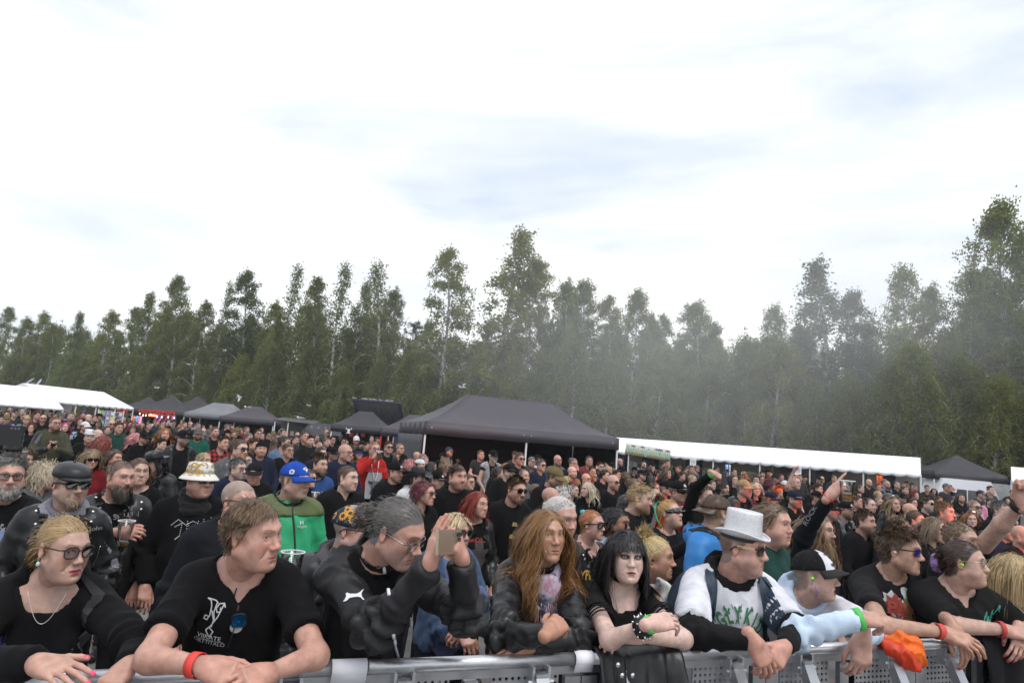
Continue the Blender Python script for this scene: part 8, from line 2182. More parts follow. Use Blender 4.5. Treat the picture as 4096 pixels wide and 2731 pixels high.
def kit_hat(kind):
 key=('hat',kind)
 if key not in KIT:
  if kind in('cap','capb','snap'):
   a,b=cap_mesh(kind=='capb',kind=='snap',tall=1.08 if kind=='snap' else 1.0)
  elif kind=='fedora':a,b=brim_hat([(.104,0),(.102,.03),(.098,.065),(.09,.088),(.07,.094),(0,.092)],.168,up=.020,curl=-.004,oval=(.84,1),crown_dent=.012)
  elif kind=='cowboy':a,b=brim_hat([(.104,0),(.100,.04),(.094,.085),(.085,.105),(.06,.110),(0,.106)],.205,up=.055,dip=.018,oval=(.86,1),crown_dent=.02)
  elif kind=='bucket':a,b=brim_hat([(.104,0),(.100,.03),(.094,.062),(.06,.078),(0,.079)],.155,curl=-.045,oval=(.84,1),c=(0,-.012,.04))
  elif kind=='top':a,b=brim_hat([(.100,0),(.095,.03),(.091,.07),(.090,.105),(.06,.108),(0,.108)],.135,up=.022,oval=(.86,1),c=(0,-.012,.055))
  elif kind=='trilby':a,b=brim_hat([(.103,0),(.100,.03),(.092,.06),(.08,.075),(0,.075)],.140,up=.012,curl=-.006,oval=(.84,1),crown_dent=.01)
  elif kind=='flat':
   a=MB();v,f=dome_arrays(rx=.094,ry=.116,rz=.080,c=(0,-.004,.050),zc=.044,n=24,m=6);v=flat_shape(v);a.add(*solidify(v,f,.004));b=MB()
   ps=[(.088*math.sin(q)*(1-.04*s),-.004+.100*math.cos(q)+.042*s*max(0,math.cos(q))**.8,.046-.022*s)for s in(0,.5,1)for q in np.linspace(-1.15,1.15,15)]
   b.add(*solidify(ps,[(j*15+i,(j+1)*15+i,(j+1)*15+i+1,j*15+i+1)for j in range(2)for i in range(14)],.005))
  elif kind in('beanie','band'):
   a=MB();v,f=dome_arrays(rx=.088,ry=.110,rz=.094 if kind=='beanie' else .088,zc=.022,n=24,m=7);a.add(*solidify(v,f,.004));b=MB()
   b.tube([(.088*math.cos(t),.110*math.sin(t)-.011,.026)for t in np.linspace(0,6.283,25)[:-1]],.008,6,closed=True)
  KIT[key]=(a.mesh('hat',True),b.mesh('brim',True))
 return KIT[key]
def kit_glasses(kind):
 key=('gl',kind in('dark','blue','green','org'))
 if key not in KIT:
  fr,ln=glasses_mesh(w=.054,h=.038,r=.012,th=.0028,temple_w=.0032,hw=1.03)if key[1]else glasses_mesh(w=.048,h=.034,r=.013,th=.0016,hw=1.03)
  KIT[key]=(fr.mesh('glasses',True),ln.mesh('lenses'))
 return KIT[key]
LM=[('the leather flat cap',277,1890),('the studded biker jacket',480,1905),('the banana hat',795,1880),('the royal blue cap',1184,1880),('the sunflower scarf',1410,2080),('the bright red hair',1905,1990),('the silver hat',2977,2110),('the raised beer cup',3388,1962),('the sleeveless denim vest',1972,1830),('the raised horns hand',3255,1880),('the near white marquee',120,1640),('the wire rack',440,1670),('the SEX SHOP board',627,1660),('the faded grey tent',850,1690),('the food truck',1190,1710),("the black tent's left pole",1690,1790),("the black tent's middle pole",2100,1820),('the drinks board',2590,1830),('the first aid tent',3870,1970),('the orange cloth',3513,1930),('the red hockey jersey',1500,1800),('the spiked visor',2685,2045),('the blond undercut',2556,1990),('the white crown of hair',2240,2060),('the colourful print',3640,2300),('the bare raised arm',4020,2090),('the striped cloth pole',2906,1890),('the white hoodie',1640,1960)]
USED=set()
def place_words(px,py,k=0):
 r=sorted(LM,key=lambda q:(q[1]-px)**2+1.6*(q[2]-py)**2)[k]
 dx,dy=px-r[1],py-r[2]
 if abs(dx)<45:return('above ' if dy<0 else 'below ')+r[0]
 side='left' if dx<0 else 'right'
 if abs(dy)<30:return side+' of '+r[0]
 return('up ' if dy<0 else 'down ')+side+' of '+r[0]
ccount=[0]
def crowd(px,py,hh,yaw,sex,hairs,hat='-',gl='-',beard_='-',top='tee:k',pose='idle',label=None,d=None,pitch=0,group='people standing in the crowd',fat=None,tone=None):
 k=ccount[0];ccount[0]+=1;g=np.random.default_rng(1000+k)
 real=.235 if sex=='m' else .224
 d=d or real*FPX/hh
 c=W(px,py,d);zc=1.617 if sex=='m' else 1.617
 s=c[2]/zc;s0=min(1.10,max(.90,s))if sex=='m' else min(1.05,max(.86,s))
 if abs(s-s0)>.005:
  dy=py-hor(px)
  if dy>12:d2=(CAM_H-s0*zc)*FPX/dy;d=min(max(d2,d*.80),d*1.30)if d2>0 else d
  c=W(px,py,d);s0=min(1.14,max(.84,c[2]/zc))
 lod=lod_of(d)
 aw=R(yaw)-VA(px);ab=.5*aw+.5*R(22)
 rel=int(round(math.degrees(aw-ab)/(12 if lod<2 else 20)))*(12 if lod<2 else 20)
 ab=aw-R(rel)
 tops=top.split('+');hs,hk=hairs.split(':');bk=beard_.split(':')
 bare=tops[0].split(':')[0]in('tee','vest')
 ptc=0 if lod>1 else int(round(pitch/8.))*8
 hi=int(g.integers(0,len(HEADS[sex])))if fat is None else fat
 if lod>1:hi=hi%3
 pk=(hk if hs!='bald' else 'br',hs if hs in('bald','buzz','reced')else 'n',.45 if beard_!='-' else(.15 if sex=='m' else 0),bk[1]if len(bk)>1 else(hk if hs!='bald' else 'br'))
 if lod==3:pk=(pk[0]if pk[0]in('br','bl','gy','bk')else 'br',pk[1]if pk[1]=='bald' else 'n',pk[2],'br');
 me=kit_body(sex,hi,lod,pk,pose,bare,rel,ptc)
 tn=TONE[int(g.integers(0,5))]if tone is None else tone
 root=obj('person',me,None);root.name='person'
 if not me.materials:me.materials.append(M['skinc'])
 root.color=(*tn,1)
 root.location=(c[0],c[1],0);rz=math.pi+ab;root.rotation_euler=(0,0,rz);root.scale=(s0,s0,s0)
 Rh,H=hframe(rel,ptc);off=np.array(Matrix.Rotation(rz,3,'Z')@Vector(H))*s0
 root.location=(c[0]-off[0],c[1]-off[1],0)
 Hm=Matrix.Translation(Vector(H))@Matrix(Rh.tolist()).to_4x4()@Matrix.Scale(.965 if sex=='w' else 1.,4)
 def kid(name,me_,m_,col,hm=True,parent=None):
  o=obj(name,me_,m_,parent or root,color=col)
  if parent is None and hm:o.matrix_local=Hm
  return o
 if hs not in('bald','none'):
  st=hs
  if hat!='-' and hs not in('long','wavy','curly','bangs','bob','mid'):st='under'
  elif hat!='-':st='underlong'
  kid('hair',kit_hair(st,lod,sex),M['hair'],CN[hk])
 if beard_!='-':kid('beard',kit_beard(bk[0],lod),M['hair'],CN[bk[1]]if len(bk)>1 else CN[hk])
 if hat!='-':
  hn,hc=hat.split(':');a,b=kit_hat(hn);mm=M['leather']if hn in('fedora','cowboy','flat')else M['glitter']if hn=='top' else M['cotton']
  o=kid('cap' if hn in('cap','capb','snap')else 'hat',a,mm,CN[hc]);kid('brim',b,mm,CN[hc],parent=o)
  if hn in('cap','snap')and lod<2 and hc in('k','dk','navy','maroon','w')and k%3:
   v=[dome_pt(x_/.09,.070+z_,.0045)for x_,z_ in((-.020,-.012),(.020,-.012),(.024,.004),(.010,.016),(-.012,.014))]
   obj('cap_badge',mesh_np('cap_badge',v,[(0,1,2,3,4)],False),M['obj'],o,color=[(.6,.6,.6),(.5,.5,.5),(.45,.08,.05)][k%3])
 if gl!='-':
  fr,ln=kit_glasses(gl.replace('up','')or 'dark');lm={'clear':'lens_clear','dark':'lens_dark','blue':'lens_violet','green':'lens_green','org':'lens_orange'}[gl.replace('up','')]
  o=kid('glasses',fr,M['black'],None);kid('lenses',ln,M[lm],None,parent=o)
  if gl.startswith('up'):o.matrix_local=Hm@Matrix.Translation((0,-.028,.068))@Matrix.Rotation(R(38),4,'X')
 for t in tops:
  kd,kc=t.split(':')
  km={'leather':'leather','denim':'denim','nylon':'nylon','plaid':'plaid','vest':'denim','lvest':'leather'}.get(kd,'cotton')
  kk={'denim':'open','nylon':'jacket','plaid':'shirt','lvest':'vest'}.get(kd,kd)
  o=kid({'plaid':'plaid_shirt','denim':'denim_jacket'}.get(kd,kk),kit_cloth(kk,sex,pose,lod),M[km],CN[kc],hm=False)
  if sex=='m' and hi==1:o.scale=(1.06,1.12,1)
 if tops[0].split(':')[0]in('leather','open','denim','vest','lvest')and len(tops)==1:kid('t_shirt',kit_cloth('under',sex,pose,lod),M['cotton'],CN['k'],hm=False)
 if kd in('tee',)and lod<3 and k%2==0:
  pr=MB();r_=random.Random(k)
  for q in range(5):x=r_.uniform(-.07,.07);z=r_.uniform(1.15,1.32);pr.add([(x-.03,.157-abs(x)*.25,z-.02),(x+.03,.157-abs(x)*.25,z-.016),(x+.02,.157-abs(x)*.25,z+.02),(x-.02,.157-abs(x)*.25,z+.014)],[(3,2,1,0)])
  pr.build('shirt_print',M['print'],root,False,[(.4,.4,.4),(.35,.05,.04),(.3,.25,.08),(.12,.2,.3)][k%4])
 J=cjoints(pose,sex)
 t_,b_=legs_mesh(1)
 o=obj('trousers',t_,M['denim'],root,color=CN['navy' if k%3==0 else 'k']);obj('shoes',b_,M['leather'],root,color=CN['dk'])
 if label is None:
  nm='man' if sex=='m' else 'woman'
  hadj={'bald':'bald','buzz':'close-cropped','long':'long '+HN[hk]+'-haired','wavy':'long wavy '+HN[hk]+'-haired','curly':'curly '+HN[hk]+'-haired','bob':HN[hk]+' bob-haired','pony':HN[hk]+' ponytailed','bun':HN[hk]+' bun-haired','bangs':'fringed '+HN[hk]+'-haired','mohawk':HN[hk]+' mohawk'}.get(hs,HN[hk]+'-haired')
  acc=[]
  if hat!='-':
   hn,hc=hat.split(':');acc.append(TN[hc]+' '+{'cap':'cap','capb':'backward cap','snap':'flat-brimmed cap','fedora':'fedora','cowboy':'cowboy hat','bucket':'bucket hat','top':'glitter hat','trilby':'trilby','flat':'flat cap','beanie':'beanie','band':'headscarf'}[hn])
   hadj=hadj if hs in('long','wavy','curly')else ''
  if gl in('dark','blue','green','org'):acc.append('sunglasses')
  elif gl=='clear':acc.append('glasses')
  if beard_!='-' and len(acc)<2:acc.append('beard')
  kd,kc=tops[-1].split(':');acc=acc[:2]
  tw=TN[kc]+' '+{'tee':'tee','leather':'leather jacket','open':'open jacket','jacket':'jacket','hoodie':'hoodie','vest':'denim vest','lvest':'leather vest','denim':'jacket','nylon':'rain jacket','plaid':'plaid shirt','shirt':'shirt'}[kd]
  base=(hadj+' '+nm).strip()+(' with '+' and '.join(acc)if acc else '')+' in '+tw
  label=base+', '+place_words(px,py)
  if len(label.split())>16 and acc:base=(hadj+' '+nm).strip()+' with '+acc[0]+' in '+tw;label=base+', '+place_words(px,py)
  if label in USED or len(label.split())>16:label=base+', '+place_words(px,py,1 if label in USED else 0)
  if label in USED:label=base+', '+place_words(px,py,2)
  if label in USED:label=('farther ' if d>12 else 'nearer ')+label
  w_=label.split()
  if len(w_)>16:
   label=(hadj+' '+nm).strip()+' in '+tw+', '+place_words(px,py)
 if len(label.split())>16:label=(hadj+' '+nm).strip()+' in '+tw+', '+place_words(px,py)
 if len(label.split())>16:print('LONG',label)
 USED.add(label)
 tag(root,label,'person',group)
 return root,s0
ORG={'A':(0,1500,3.136),'B':(600,1500,3.136),'C':(1200,1500,3.136),'D':(1800,1500,3.136),'E':(2400,1700,3.136),'F':(3000,1700,3.136),'G':(3396,1700,3.136),'H3':(1750,1900,1.887),'H4':(2500,1900,1.887),'H5':(3072,1900,1.887)}
FARV=[]
def far_add(px,py,d,yaw,sex,hs,hat,gl,beard_,top):
 """one far figure, joined into the far crowd mass"""
 c=W(px,py,d);s0=min(1.12,max(.86,c[2]/1.617));aw=R(yaw)-VA(px);g=np.random.default_rng(len(FARV))
 hs,hk=hs.split(':');kd,kc=top.split(':');pose='idle' if g.random()<.6 else 'front'
 tn=np.array(TONE[int(g.integers(0,5))]);bare=kd=='tee'
 V,F,C=kit_head(sex,int(g.integers(0,3)),3,('br','bald' if hs=='bald' else 'n',.15,'br'));Rh,H=hframe(0,0)
 a=[(V+H,F,C*tn)];x=kit_arms(sex,pose,3,bare);a.append((x[0],x[1],x[2]*tn))
 def me_arr(me,mt,col):
  n=len(me.vertices);co=np.zeros(n*3,np.float32);me.vertices.foreach_get('co',co);co=co.reshape(-1,3)
  if mt is not None:co=co+mt
  f=np.array([list(p_.vertices)if len(p_.vertices)==4 else list(p_.vertices)+[p_.vertices[-1]]for p_ in me.polygons if len(p_.vertices)<=4])
  return co,f,np.tile(np.array(col),(n,1))
 a.append(me_arr(kit_cloth({'denim':'open'}.get(kd,kd),sex,pose,3),None,CN[kc]))
 if hs!='bald':a.append(me_arr(kit_hair(hs if hat=='-' else 'under',3,sex),H,CN[hk]))
 if hat!='-':
  dv_,df_=dome_arrays(n=12,m=3);a.append((np.array(dv_)+H,np.array(df_),np.tile(np.array(CN[hat.split(':')[1]]),(len(dv_),1))));bv_=np.array([(-.07,.07,.03),(.07,.07,.03),(.05,.165,.015),(-.05,.165,.015)])+H;a.append((bv_,np.array([[0,1,2,3]]),np.tile(np.array(CN[hat.split(':')[1]]),(4,1))))
 for m_ in legs_mesh(2):a.append(me_arr(m_,None,CN['k']))
 v_,f_,c_=cat(a);rm=rotm(180+math.degrees(aw))
 FARV.append((v_*s0@rm.T+np.array((c[0],c[1],0)),f_,c_))
ROWS="""
A 690 605 165 24 m buzz:rbr - clear full:rbr hoodie:olive+leather:k phone -24
A 815 650 120 14 w long:mag . jacket:k drink
A 395 660 120 -8 w bob:dbr . leather:k idle
A 330 552 108 4 w mid:bl - clear - denim:den idle
A 85 548 108 8 m short:br cap:kh dark - hoodie:pur+denim:lden idle
A 462 505 92 35 m short:br . plaid:red idle -14
A 540 545 95 2 m bald:br - dark stub:br
A 118 440 85 22 m short:gy - clear -
A 285 460 80 -30 m reced:gy . shirt:k idle
A 890 520 95 6 m pony:br - - goatee:br
A 1005 588 95 10 w curly:rdh . leather:k idle
A 1070 645 125 45 m short:br cap:w clear stub:br hoodie:k+denim:lden idle
A 1112 775 125 10 m short:br top:w - -
A 1232 745 140 60 m bald:br .
A 1300 860 215 110 w long:rdh .
A 1235 880 165 85 m short:gy cap:lg - - jacket:g idle
A 1150 1040 250 12 w bangs:dbl - dark - jacket:dred idle -6
A 150 1010 235 20 m short:gy fedora:k - -
A 315 1060 200 40 w curly:br . jacket:tan idle
A 575 1270 260 70 w curly:pbl . jacket:g hold
A 1490 662 135 20 m short:lbr . hoodie:gdn idle
A 1400 618 110 6 m bald:br - dark full:br
A 1660 680 112 12 w bangs:wine .
A 1700 790 140 80 w wavy:pkh .
A 1812 790 150 38 m short:br cap:k dark goatee:br hoodie:k idle
A 1950 785 125 48 m short:br cap:gdn - -
A 2020 870 150 55 m short:dbr - updark -
A 1930 1090 255 -58 m mid:bk fedora:dk - - leather:k idle -12
A 1440 1040 190 40 m mid:br .
A 1870 640 82 18 m reced:wh .
A 1180 545 78 40 m short:gy . leather:k idle
A 1120 520 74 60 m short:dbr .
A 1042 500 72 8 m short:br - upblue - open:dred idle
A 1245 520 76 90 m short:br cap:k - -
A 770 515 85 50 m short:gy cap:g - - jacket:navy idle
A 940 490 66 0 w long:dbl - clear - jacket:g idle
A 640 465 62 20 m short:br cap:k - -
A 720 470 62 20 w long:dbr .
A 800 490 60 30 m short:dbr . jacket:dred idle
A 850 500 60 30 w long:br . jacket:dk idle
A 540 470 90 170 w long:pbl .
A 400 440 60 30 m short:br cap:k - -
A 460 440 58 30 m short:br cap:maroon - -
A 20 555 90 5 m short:br . jacket:dred idle
A 1340 690 110 30 w mid:br . jacket:dred idle
A 1475 575 80 20 m short:gin - dark -
A 1540 540 50 60 m short:dbr cap:k - - jacket:k front
A 1620 535 50 -20 m short:dbr cap:k - -
A 1680 560 45 0 w bob:gy . shirt:neon idle
A 1778 570 45 170 m short:dbr . tee:neon idle
A 1940 585 50 60 w pony:rbr . jacket:w idle
A 1860 575 44 40 m short:br - - goatee:br
A 1975 590 44 30 m short:br .
A 2070 740 150 8 m long:gin - - full:gin
B 1205 1075 190 5 m short:br .
B 415 785 185 30 m short:dbr cap:k - full:br leather:k idle
B 600 735 138 8 m short:dbr cap:g clear full:dbr jacket:grn idle
B 822 712 122 18 m pony:br - - stub:br lvest:k idle
B 672 710 92 14 m bald:br - clear -
B 606 640 76 14 m short:wh .
B 915 850 180 42 m short:br . plaid:red idle
B 1120 930 245 45 m slick:br - dark stub:gin hoodie:g+leather:g idle
B 1100 1175 240 46 m short:gy - clear stub:gy jacket:navy idle
B 1312 1215 285 -12 m short:br cap:dk - - hoodie:k idle -6
B 1395 925 190 8 m short:br capb:k - stub:br jacket:navy idle 4
B 1735 945 180 30 m side:lbr - clear - shirt:k cross
B 1690 850 160 65 m slick:dbr . shirt:den idle
B 1565 955 130 32 w bob:rbr - clear -
B 1295 880 165 50 m short:br - - full:br jacket:k idle -12
B 1238 790 130 40 m side:gy - clear -
B 1355 735 108 20 m short:br - clear -
B 1545 750 96 10 m short:gy cap:kh - goatee:wh tee:k idle
B 1490 762 88 10 m short:dbr - dark -
B 1830 820 122 20 m side:br . open:k idle
B 1950 770 122 14 m short:gy . leather:k idle
B 2015 825 122 20 m short:br - - stub:br hoodie:dk idle
B 2105 875 112 40 m buzz:br .
B 690 1065 175 40 w mid:bl .
B 975 735 100 60 m short:dbr snap:k - -
B 1050 750 92 14 w pony:br - clear -
B 1090 700 84 20 m short:br cap:kh dark -
B 965 650 66 90 m short:gy . jacket:navy idle
B 1017 650 62 100 m buzz:gin . jacket:g idle
B 1105 675 60 140 m short:dbr . vest:lden idle
B 1155 665 58 40 m short:br cap:k - -
B 1215 685 70 70 m reced:gy . plaid:red idle
B 1600 830 112 75 w long:br .
B 1850 760 82 10 m bald:br - dark -
B 1400 770 90 30 m buzz:gy .
B 1040 830 110 40 m short:br .
B 440 620 60 30 m buzz:gin . jacket:g idle
B 500 595 54 20 m short:br . jacket:navy idle
B 405 585 52 -40 m short:br . jacket:tan idle
B 555 640 70 60 m short:gy cap:navy - -
B 255 625 64 14 w mid:dbl beanie:tan - -
B 400 665 70 30 w mid:gin .
B 340 700 100 60 w long:bk .
B 240 665 70 30 m short:br cap:k - -
B 1590 685 44 20 m short:br .
B 1700 700 50 30 w long:dbr .
B 1785 720 46 30 m short:br cap:g - -
B 1905 690 46 80 m short:gy cap:tan - - jacket:olive idle
B 2145 735 44 30 m short:br snap:neon - - jacket:olive idle
B 2095 790 82 14 m short:gy - clear - jacket:w idle
C 245 1125 255 44 m quiff:br - - full:br tee:blue hold
C 110 1290 215 60 w bob:br - clear - denim:dblue idle
C 600 1290 320 52 m pony:br .
C 265 985 170 40 m slick:dbr - clear - jacket:navy idle
C 418 985 165 38 m short:br cap:k clear - shirt:red idle
C 570 975 210 50 m bald:br - clear - hoodie:navy idle
C 740 975 150 8 w mid:br fedora:k blue - leather:k idle
C 690 1075 130 70 w pony:orh .
C 1110 905 140 24 m short:lbr - dark - leather:k idle
C 1255 920 122 40 m buzz:gy - clear -
C 780 880 112 35 m short:br snap:dk - -
C 842 890 100 35 m short:br .
C 705 815 100 12 m long:br cap:w clear - jacket:olive idle
C 900 800 70 10 m short:gy .
C 1200 1215 250 48 m short:br snap:k - goatee:br hoodie:k idle 4
C 1480 1300 250 58 m short:br cowboy:k - - hoodie:w idle -4
C 1570 1480 315 60 w mid:wine - clear - jacket:k idle 2
C 1720 1310 200 48 m short:br snap:k - - jacket:k idle -8
C 1975 1275 300 32 m side:br - - stub:br hoodie:k idle
C 2120 1340 170 44 w pony:br - clear -
C 1375 1150 145 60 w curly:pkh - clear -
C 1468 1015 118 60 m bald:br .
C 1545 1035 120 60 m buzz:gin .
C 1560 1080 120 60 m short:wh .
C 1655 1150 150 90 w long:bk .
C 1800 1020 112 60 m short:br cap:k - - hoodie:k idle
C 1975 1050 92 8 w mid:br band:k dark -
C 1505 1115 150 60 m short:br band:w - -
C 1840 1150 150 50 w curly:dbl .
C 1195 1030 100 70 m slick:br .
C 110 825 122 30 m short:br - - stub:br hoodie:dk idle
C 330 840 110 40 m side:dbl .
C 412 812 92 20 m short:dbr - clear -
C 545 835 82 14 m short:br - dark -
C 225 865 110 40 m buzz:br .
C 60 755 118 14 m short:gy . jacket:dk idle
C 585 775 60 170 m short:dbr . plaid:red idle
C 510 765 62 30 m long:br cap:w - -
C 435 765 54 30 w mid:br trilby:tan - -
C 335 722 64 30 m bald:br - dark - leather:k idle
C 270 735 50 20 m short:br snap:neon - - jacket:olive idle
C 540 765 44 30 m short:br .
C 1110 770 44 30 m short:br .
C 1090 805 44 60 m short:br - - goatee:br
C 1180 825 44 60 m short:br cap:k - - jacket:dk idle
D 545 1015 142 32 m short:wh cap:k - goatee:wh vest:lg idle 2
D 875 1050 150 34 m short:gy - dark -
D 740 1205 190 46 m short:br cap:k - -
D 930 1265 165 38 m reced:gy . jacket:g idle 4
D 1145 1130 150 42 m short:gy - dark - shirt:navy idle
D 1318 1265 250 60 m short:br cap:kh clear stub:br hoodie:k idle -12
D 1350 1070 132 28 m bald:br - clear full:br jacket:g idle
D 1545 1110 140 34 m side:gy - clear - jacket:dk idle
D 1535 1215 150 48 m bald:br - - goatee:br tee:rust+open:ochre idle
D 1885 1150 122 32 m short:br - clear - shirt:navy ears
D 2030 1150 112 24 m short:br cap:k dark -
D 2050 1345 200 50 m bald:br - dark stub:br jacket:k idle 4
D 1720 1430 200 -50 w long:pbl . shirt:k idle
D 1800 1275 122 44 w bob:gin - clear - jacket:olive idle
D 1710 1305 130 40 m bald:br - clear -
D 1460 1395 118 130 w mid:bl .
D 1545 1500 150 60 w bun:dbl - upblue -
D 830 1425 320 42 m short:br - dark goatee:br tee:k idle -10
D 1085 1475 200 70 m buzz:br . jacket:dk idle
D 1270 1540 230 70 m bald:br .
D 1030 1365 110 40 w wavy:br .
D 615 1225 150 80 m mid:dbr . hoodie:k idle
D 985 1215 130 50 w curly:dbr - dark -
D 1105 1070 100 50 m mohawk:br . hoodie:w idle
D 1430 1540 200 60 w curly:wh .
D 2130 1090 90 60 m bald:br .
D 2150 1190 90 40 m short:br cap:k - -
D 1950 1150 100 60 m short:gy .
D 2090 1250 110 60 m short:br .
E 60 630 150 70 m pony:bk .
E 290 600 100 40 m short:br cap:k - -
E 435 565 80 60 m short:br cap:k - -
E 525 620 130 75 m short:br cap:k - - jacket:k idle -12
E 555 500 72 40 m bald:br .
E 640 545 90 80 m long:dbr .
E 720 555 85 40 m short:br cap:k - -
E 740 610 90 70 m short:br . jacket:org idle
E 840 605 125 60 m long:br .
E 800 495 80 60 m side:br - clear - shirt:g idle
E 900 490 58 10 m short:br . open:k idle
E 990 555 95 -60 m short:dbr - - stub:dbr
E 1082 570 75 30 m short:gin .
E 1130 600 80 40 m reced:br .
E 1030 640 110 60 m short:br - updark -
E 1160 680 130 70 m buzz:bl .
E 650 680 95 100 w bob:bk .
E 690 790 170 48 w long:br .
E 430 770 210 70 w pony:lbr . leather:k idle
E 335 660 120 60 w curly:lbr .
E 830 790 200 60 m short:gy cap:k clear -
E 985 830 265 50 m short:gy cap:k dark - shirt:red+leather:g idle
E 1270 1010 270 96 m quiff:br - - full:br leather:k idle
E 1340 780 140 45 m short:br .
E 1400 745 110 60 m short:gy .
E 1560 790 150 45 m mid:bk - - goatee:bk jacket:k idle -10
E 1690 685 120 14 w mid:br . tee:k idle
E 1810 790 215 55 m short:gy cap:tan - stub:gy leather:k idle
E 1960 800 170 14 w long:pbl . leather:k front
E 1960 685 112 -10 m short:br - updark -
E 2030 680 100 20 w mid:br - clear - shirt:den idle
E 1800 625 100 -40 m long:gin - dark full:gin
E 1680 590 90 34 m short:br . jacket:navy idle
E 1590 575 70 30 m short:br cap:k - -
E 1575 615 80 30 m short:gy - clear -
E 2055 605 70 20 m short:dbr .
E 2105 600 70 20 m short:dbr . jacket:k front
E 700 900 180 70 w mid:pbl .
E 1890 1020 170 40 m short:br snap:maroon clear -
E 2140 750 130 80 w curly:wine . shirt:pur idle
F 235 770 130 60 m short:br cap:navy - -
F 270 930 190 60 m mid:gin cap:navy - -
F 385 850 140 70 w mohawk:orh .
F 440 760 130 30 m short:br snap:w green -
F 560 925 220 52 m short:br cap:navy - stub:br
F 565 725 155 55 m bald:br - uporg - tee:k horns
F 850 800 140 70 m short:br - updark -
F 790 820 120 60 m short:br - - full:br
F 390 655 90 40 m short:gin .
F 500 640 85 60 m short:br .
F 690 660 75 30 m short:br beanie:dk - -
F 745 665 70 30 m short:br cap:navy - -
F 860 680 80 40 m short:br cap:dk - -
F 905 680 80 30 m bald:br - dark -
F 1060 680 80 30 m short:gy .
F 315 665 100 70 m short:br cap:dk - -
F 840 900 150 60 m short:br cap:k - -
F 1205 1060 225 56 m short:br snap:k - full:br leather:g idle
F 1500 1005 195 50 m reced:br .
F 1010 1055 200 62 m short:gy cap:k - full:gy
F 1340 960 150 70 m short:lbr .
G 200 1205 300 66 m short:br - - full:br
G 562 985 190 38 w long:dbl - updark - leather:k idle
G 985 985 185 60 m short:br - dark full:gy
G 1200 1090 255 66 m short:dbl . tee:w+open:k idle
G 1070 1310 320 68 w bob:lbr .
G 620 1275 270 78 m side:lbr . hoodie:dk idle
G 840 1190 250 70 m pony:br .
G 1530 1180 200 14 w long:gin - updark -
G 1570 1030 190 46 m buzz:gy - dark full:gy
G 1900 1070 230 56 m short:gy .
G 1690 1440 220 62 w bun:bk .
G 1290 880 95 20 m short:br cap:k dark stub:br
G 1410 915 110 14 m mid:br - - full:br
G 1672 930 100 24 m short:br flat:g clear -
G 1770 955 110 40 m short:br trilby:g clear - open:pink idle
G 1985 950 90 20 w curly:bk .
G 1385 1190 130 45 m short:br cap:k - full:br
G 370 870 108 40 w mid:bl .
G 375 965 110 40 m buzz:gy .
G 500 920 150 60 m side:gy - dark -
G 700 810 105 50 m side:lbr . leather:k idle -10
G 665 910 110 45 m short:br cap:k - -
G 832 880 108 40 w curly:rdh .
G 805 975 120 45 w pony:br - updark -
G 252 722 92 30 m bald:br - - full:br jacket:dk idle
G 370 780 92 30 m reced:br . jacket:navy idle
G 482 745 92 30 m bald:br - - full:br vest:den idle
G 602 745 90 20 m short:gy . jacket:k front -8
G 145 800 110 60 m pony:br .
G 770 1075 190 70 m bald:br .
G 1800 900 90 60 m bald:br .
G 1130 940 90 60 m short:gin .
G 1980 1330 200 60 m short:br - clear - jacket:navy idle
G 2170 1390 230 70 m bald:br .
G 1330 1440 240 62 m short:lbr . tee:k idle
G 95 890 120 60 m short:br .
"""
PROW={}
for ln_ in ROWS.strip().split('\n'):
 q=ln_.replace(' .',' - - -').split()
 if len(q)==10:q+=['jacket:k','idle']
 ox,oy,sc_=ORG[q[0]]
 px,py=ox+float(q[1])/sc_,oy+float(q[2])/sc_
 PROW[(q[0],int(q[1]))]=crowd(px,py,float(q[3])/sc_,float(q[4]),q[5],q[6],q[7],q[8],q[9],q[10],q[11],pitch=float(q[12])if len(q)>12 else 0)
print('crowd rows',ccount[0])
fg=np.random.default_rng(404)
HS_M=['short:br','short:dbr','short:gy','bald:br','reced:br','side:lbr','buzz:gy'];HS_W=['long:dbr','bob:bl','long:br','mid:gin','pony:dbl']
def filler(n,x0,x1,d0,d1,where,y=None,dens=None):
 for i in range(n):
  px=fg.uniform(x0,x1);d=fg.uniform(d0,d1);s_='m' if fg.random()<.7 else 'w'
  h=fg.uniform(1.60,1.86)if s_=='m' else fg.uniform(1.52,1.70)
  py=hor(px)+(CAM_H-h*.93)*FPX/d
  hs=(HS_M if s_=='m' else HS_W)[int(fg.integers(0,7 if s_=='m' else 5))]
  hat='-' if s_=='w' or fg.random()<.65 else('cap:k','cap:navy','cap:g')[int(fg.integers(0,3))]
  top=('jacket:k','jacket:dk','hoodie:k','tee:k','jacket:navy','jacket:g','jacket:dred','denim:den')[int(fg.choice(8,p=[.3,.16,.14,.14,.1,.08,.03,.05]))]
  far_add(px,py,d,fg.normal(32 if px>1500 else 16,22),s_,hs,hat,'-','-',top)
filler(14,0,560,20,33,'before the white marquees')
filler(24,470,1000,26,40,'before the black stalls')
filler(16,1000,1640,24,34,'between the stalls and the food truck')
filler(10,1720,2440,15,19,'before the large black tent')
filler(22,2500,3700,21,29,'before the long white marquee')
filler(8,3650,4090,18,26,'before the first aid tent')
v_,f_,c_=cat(FARV);M['far']=mat('far_crowd',src='attr',rough=.8,noise=.1)
fc=[]
q_=np.array(f_);tr_=q_[:,2]==q_[:,3]
me=mesh_np('far_crowd',v_,[tuple(x[:3])if t else tuple(x)for x,t in zip(q_.tolist(),tr_)],True,c_)
tag(obj('far_crowd',me,M['far']),'mass of small far figures in dark clothes before the tents',None,None,'stuff')
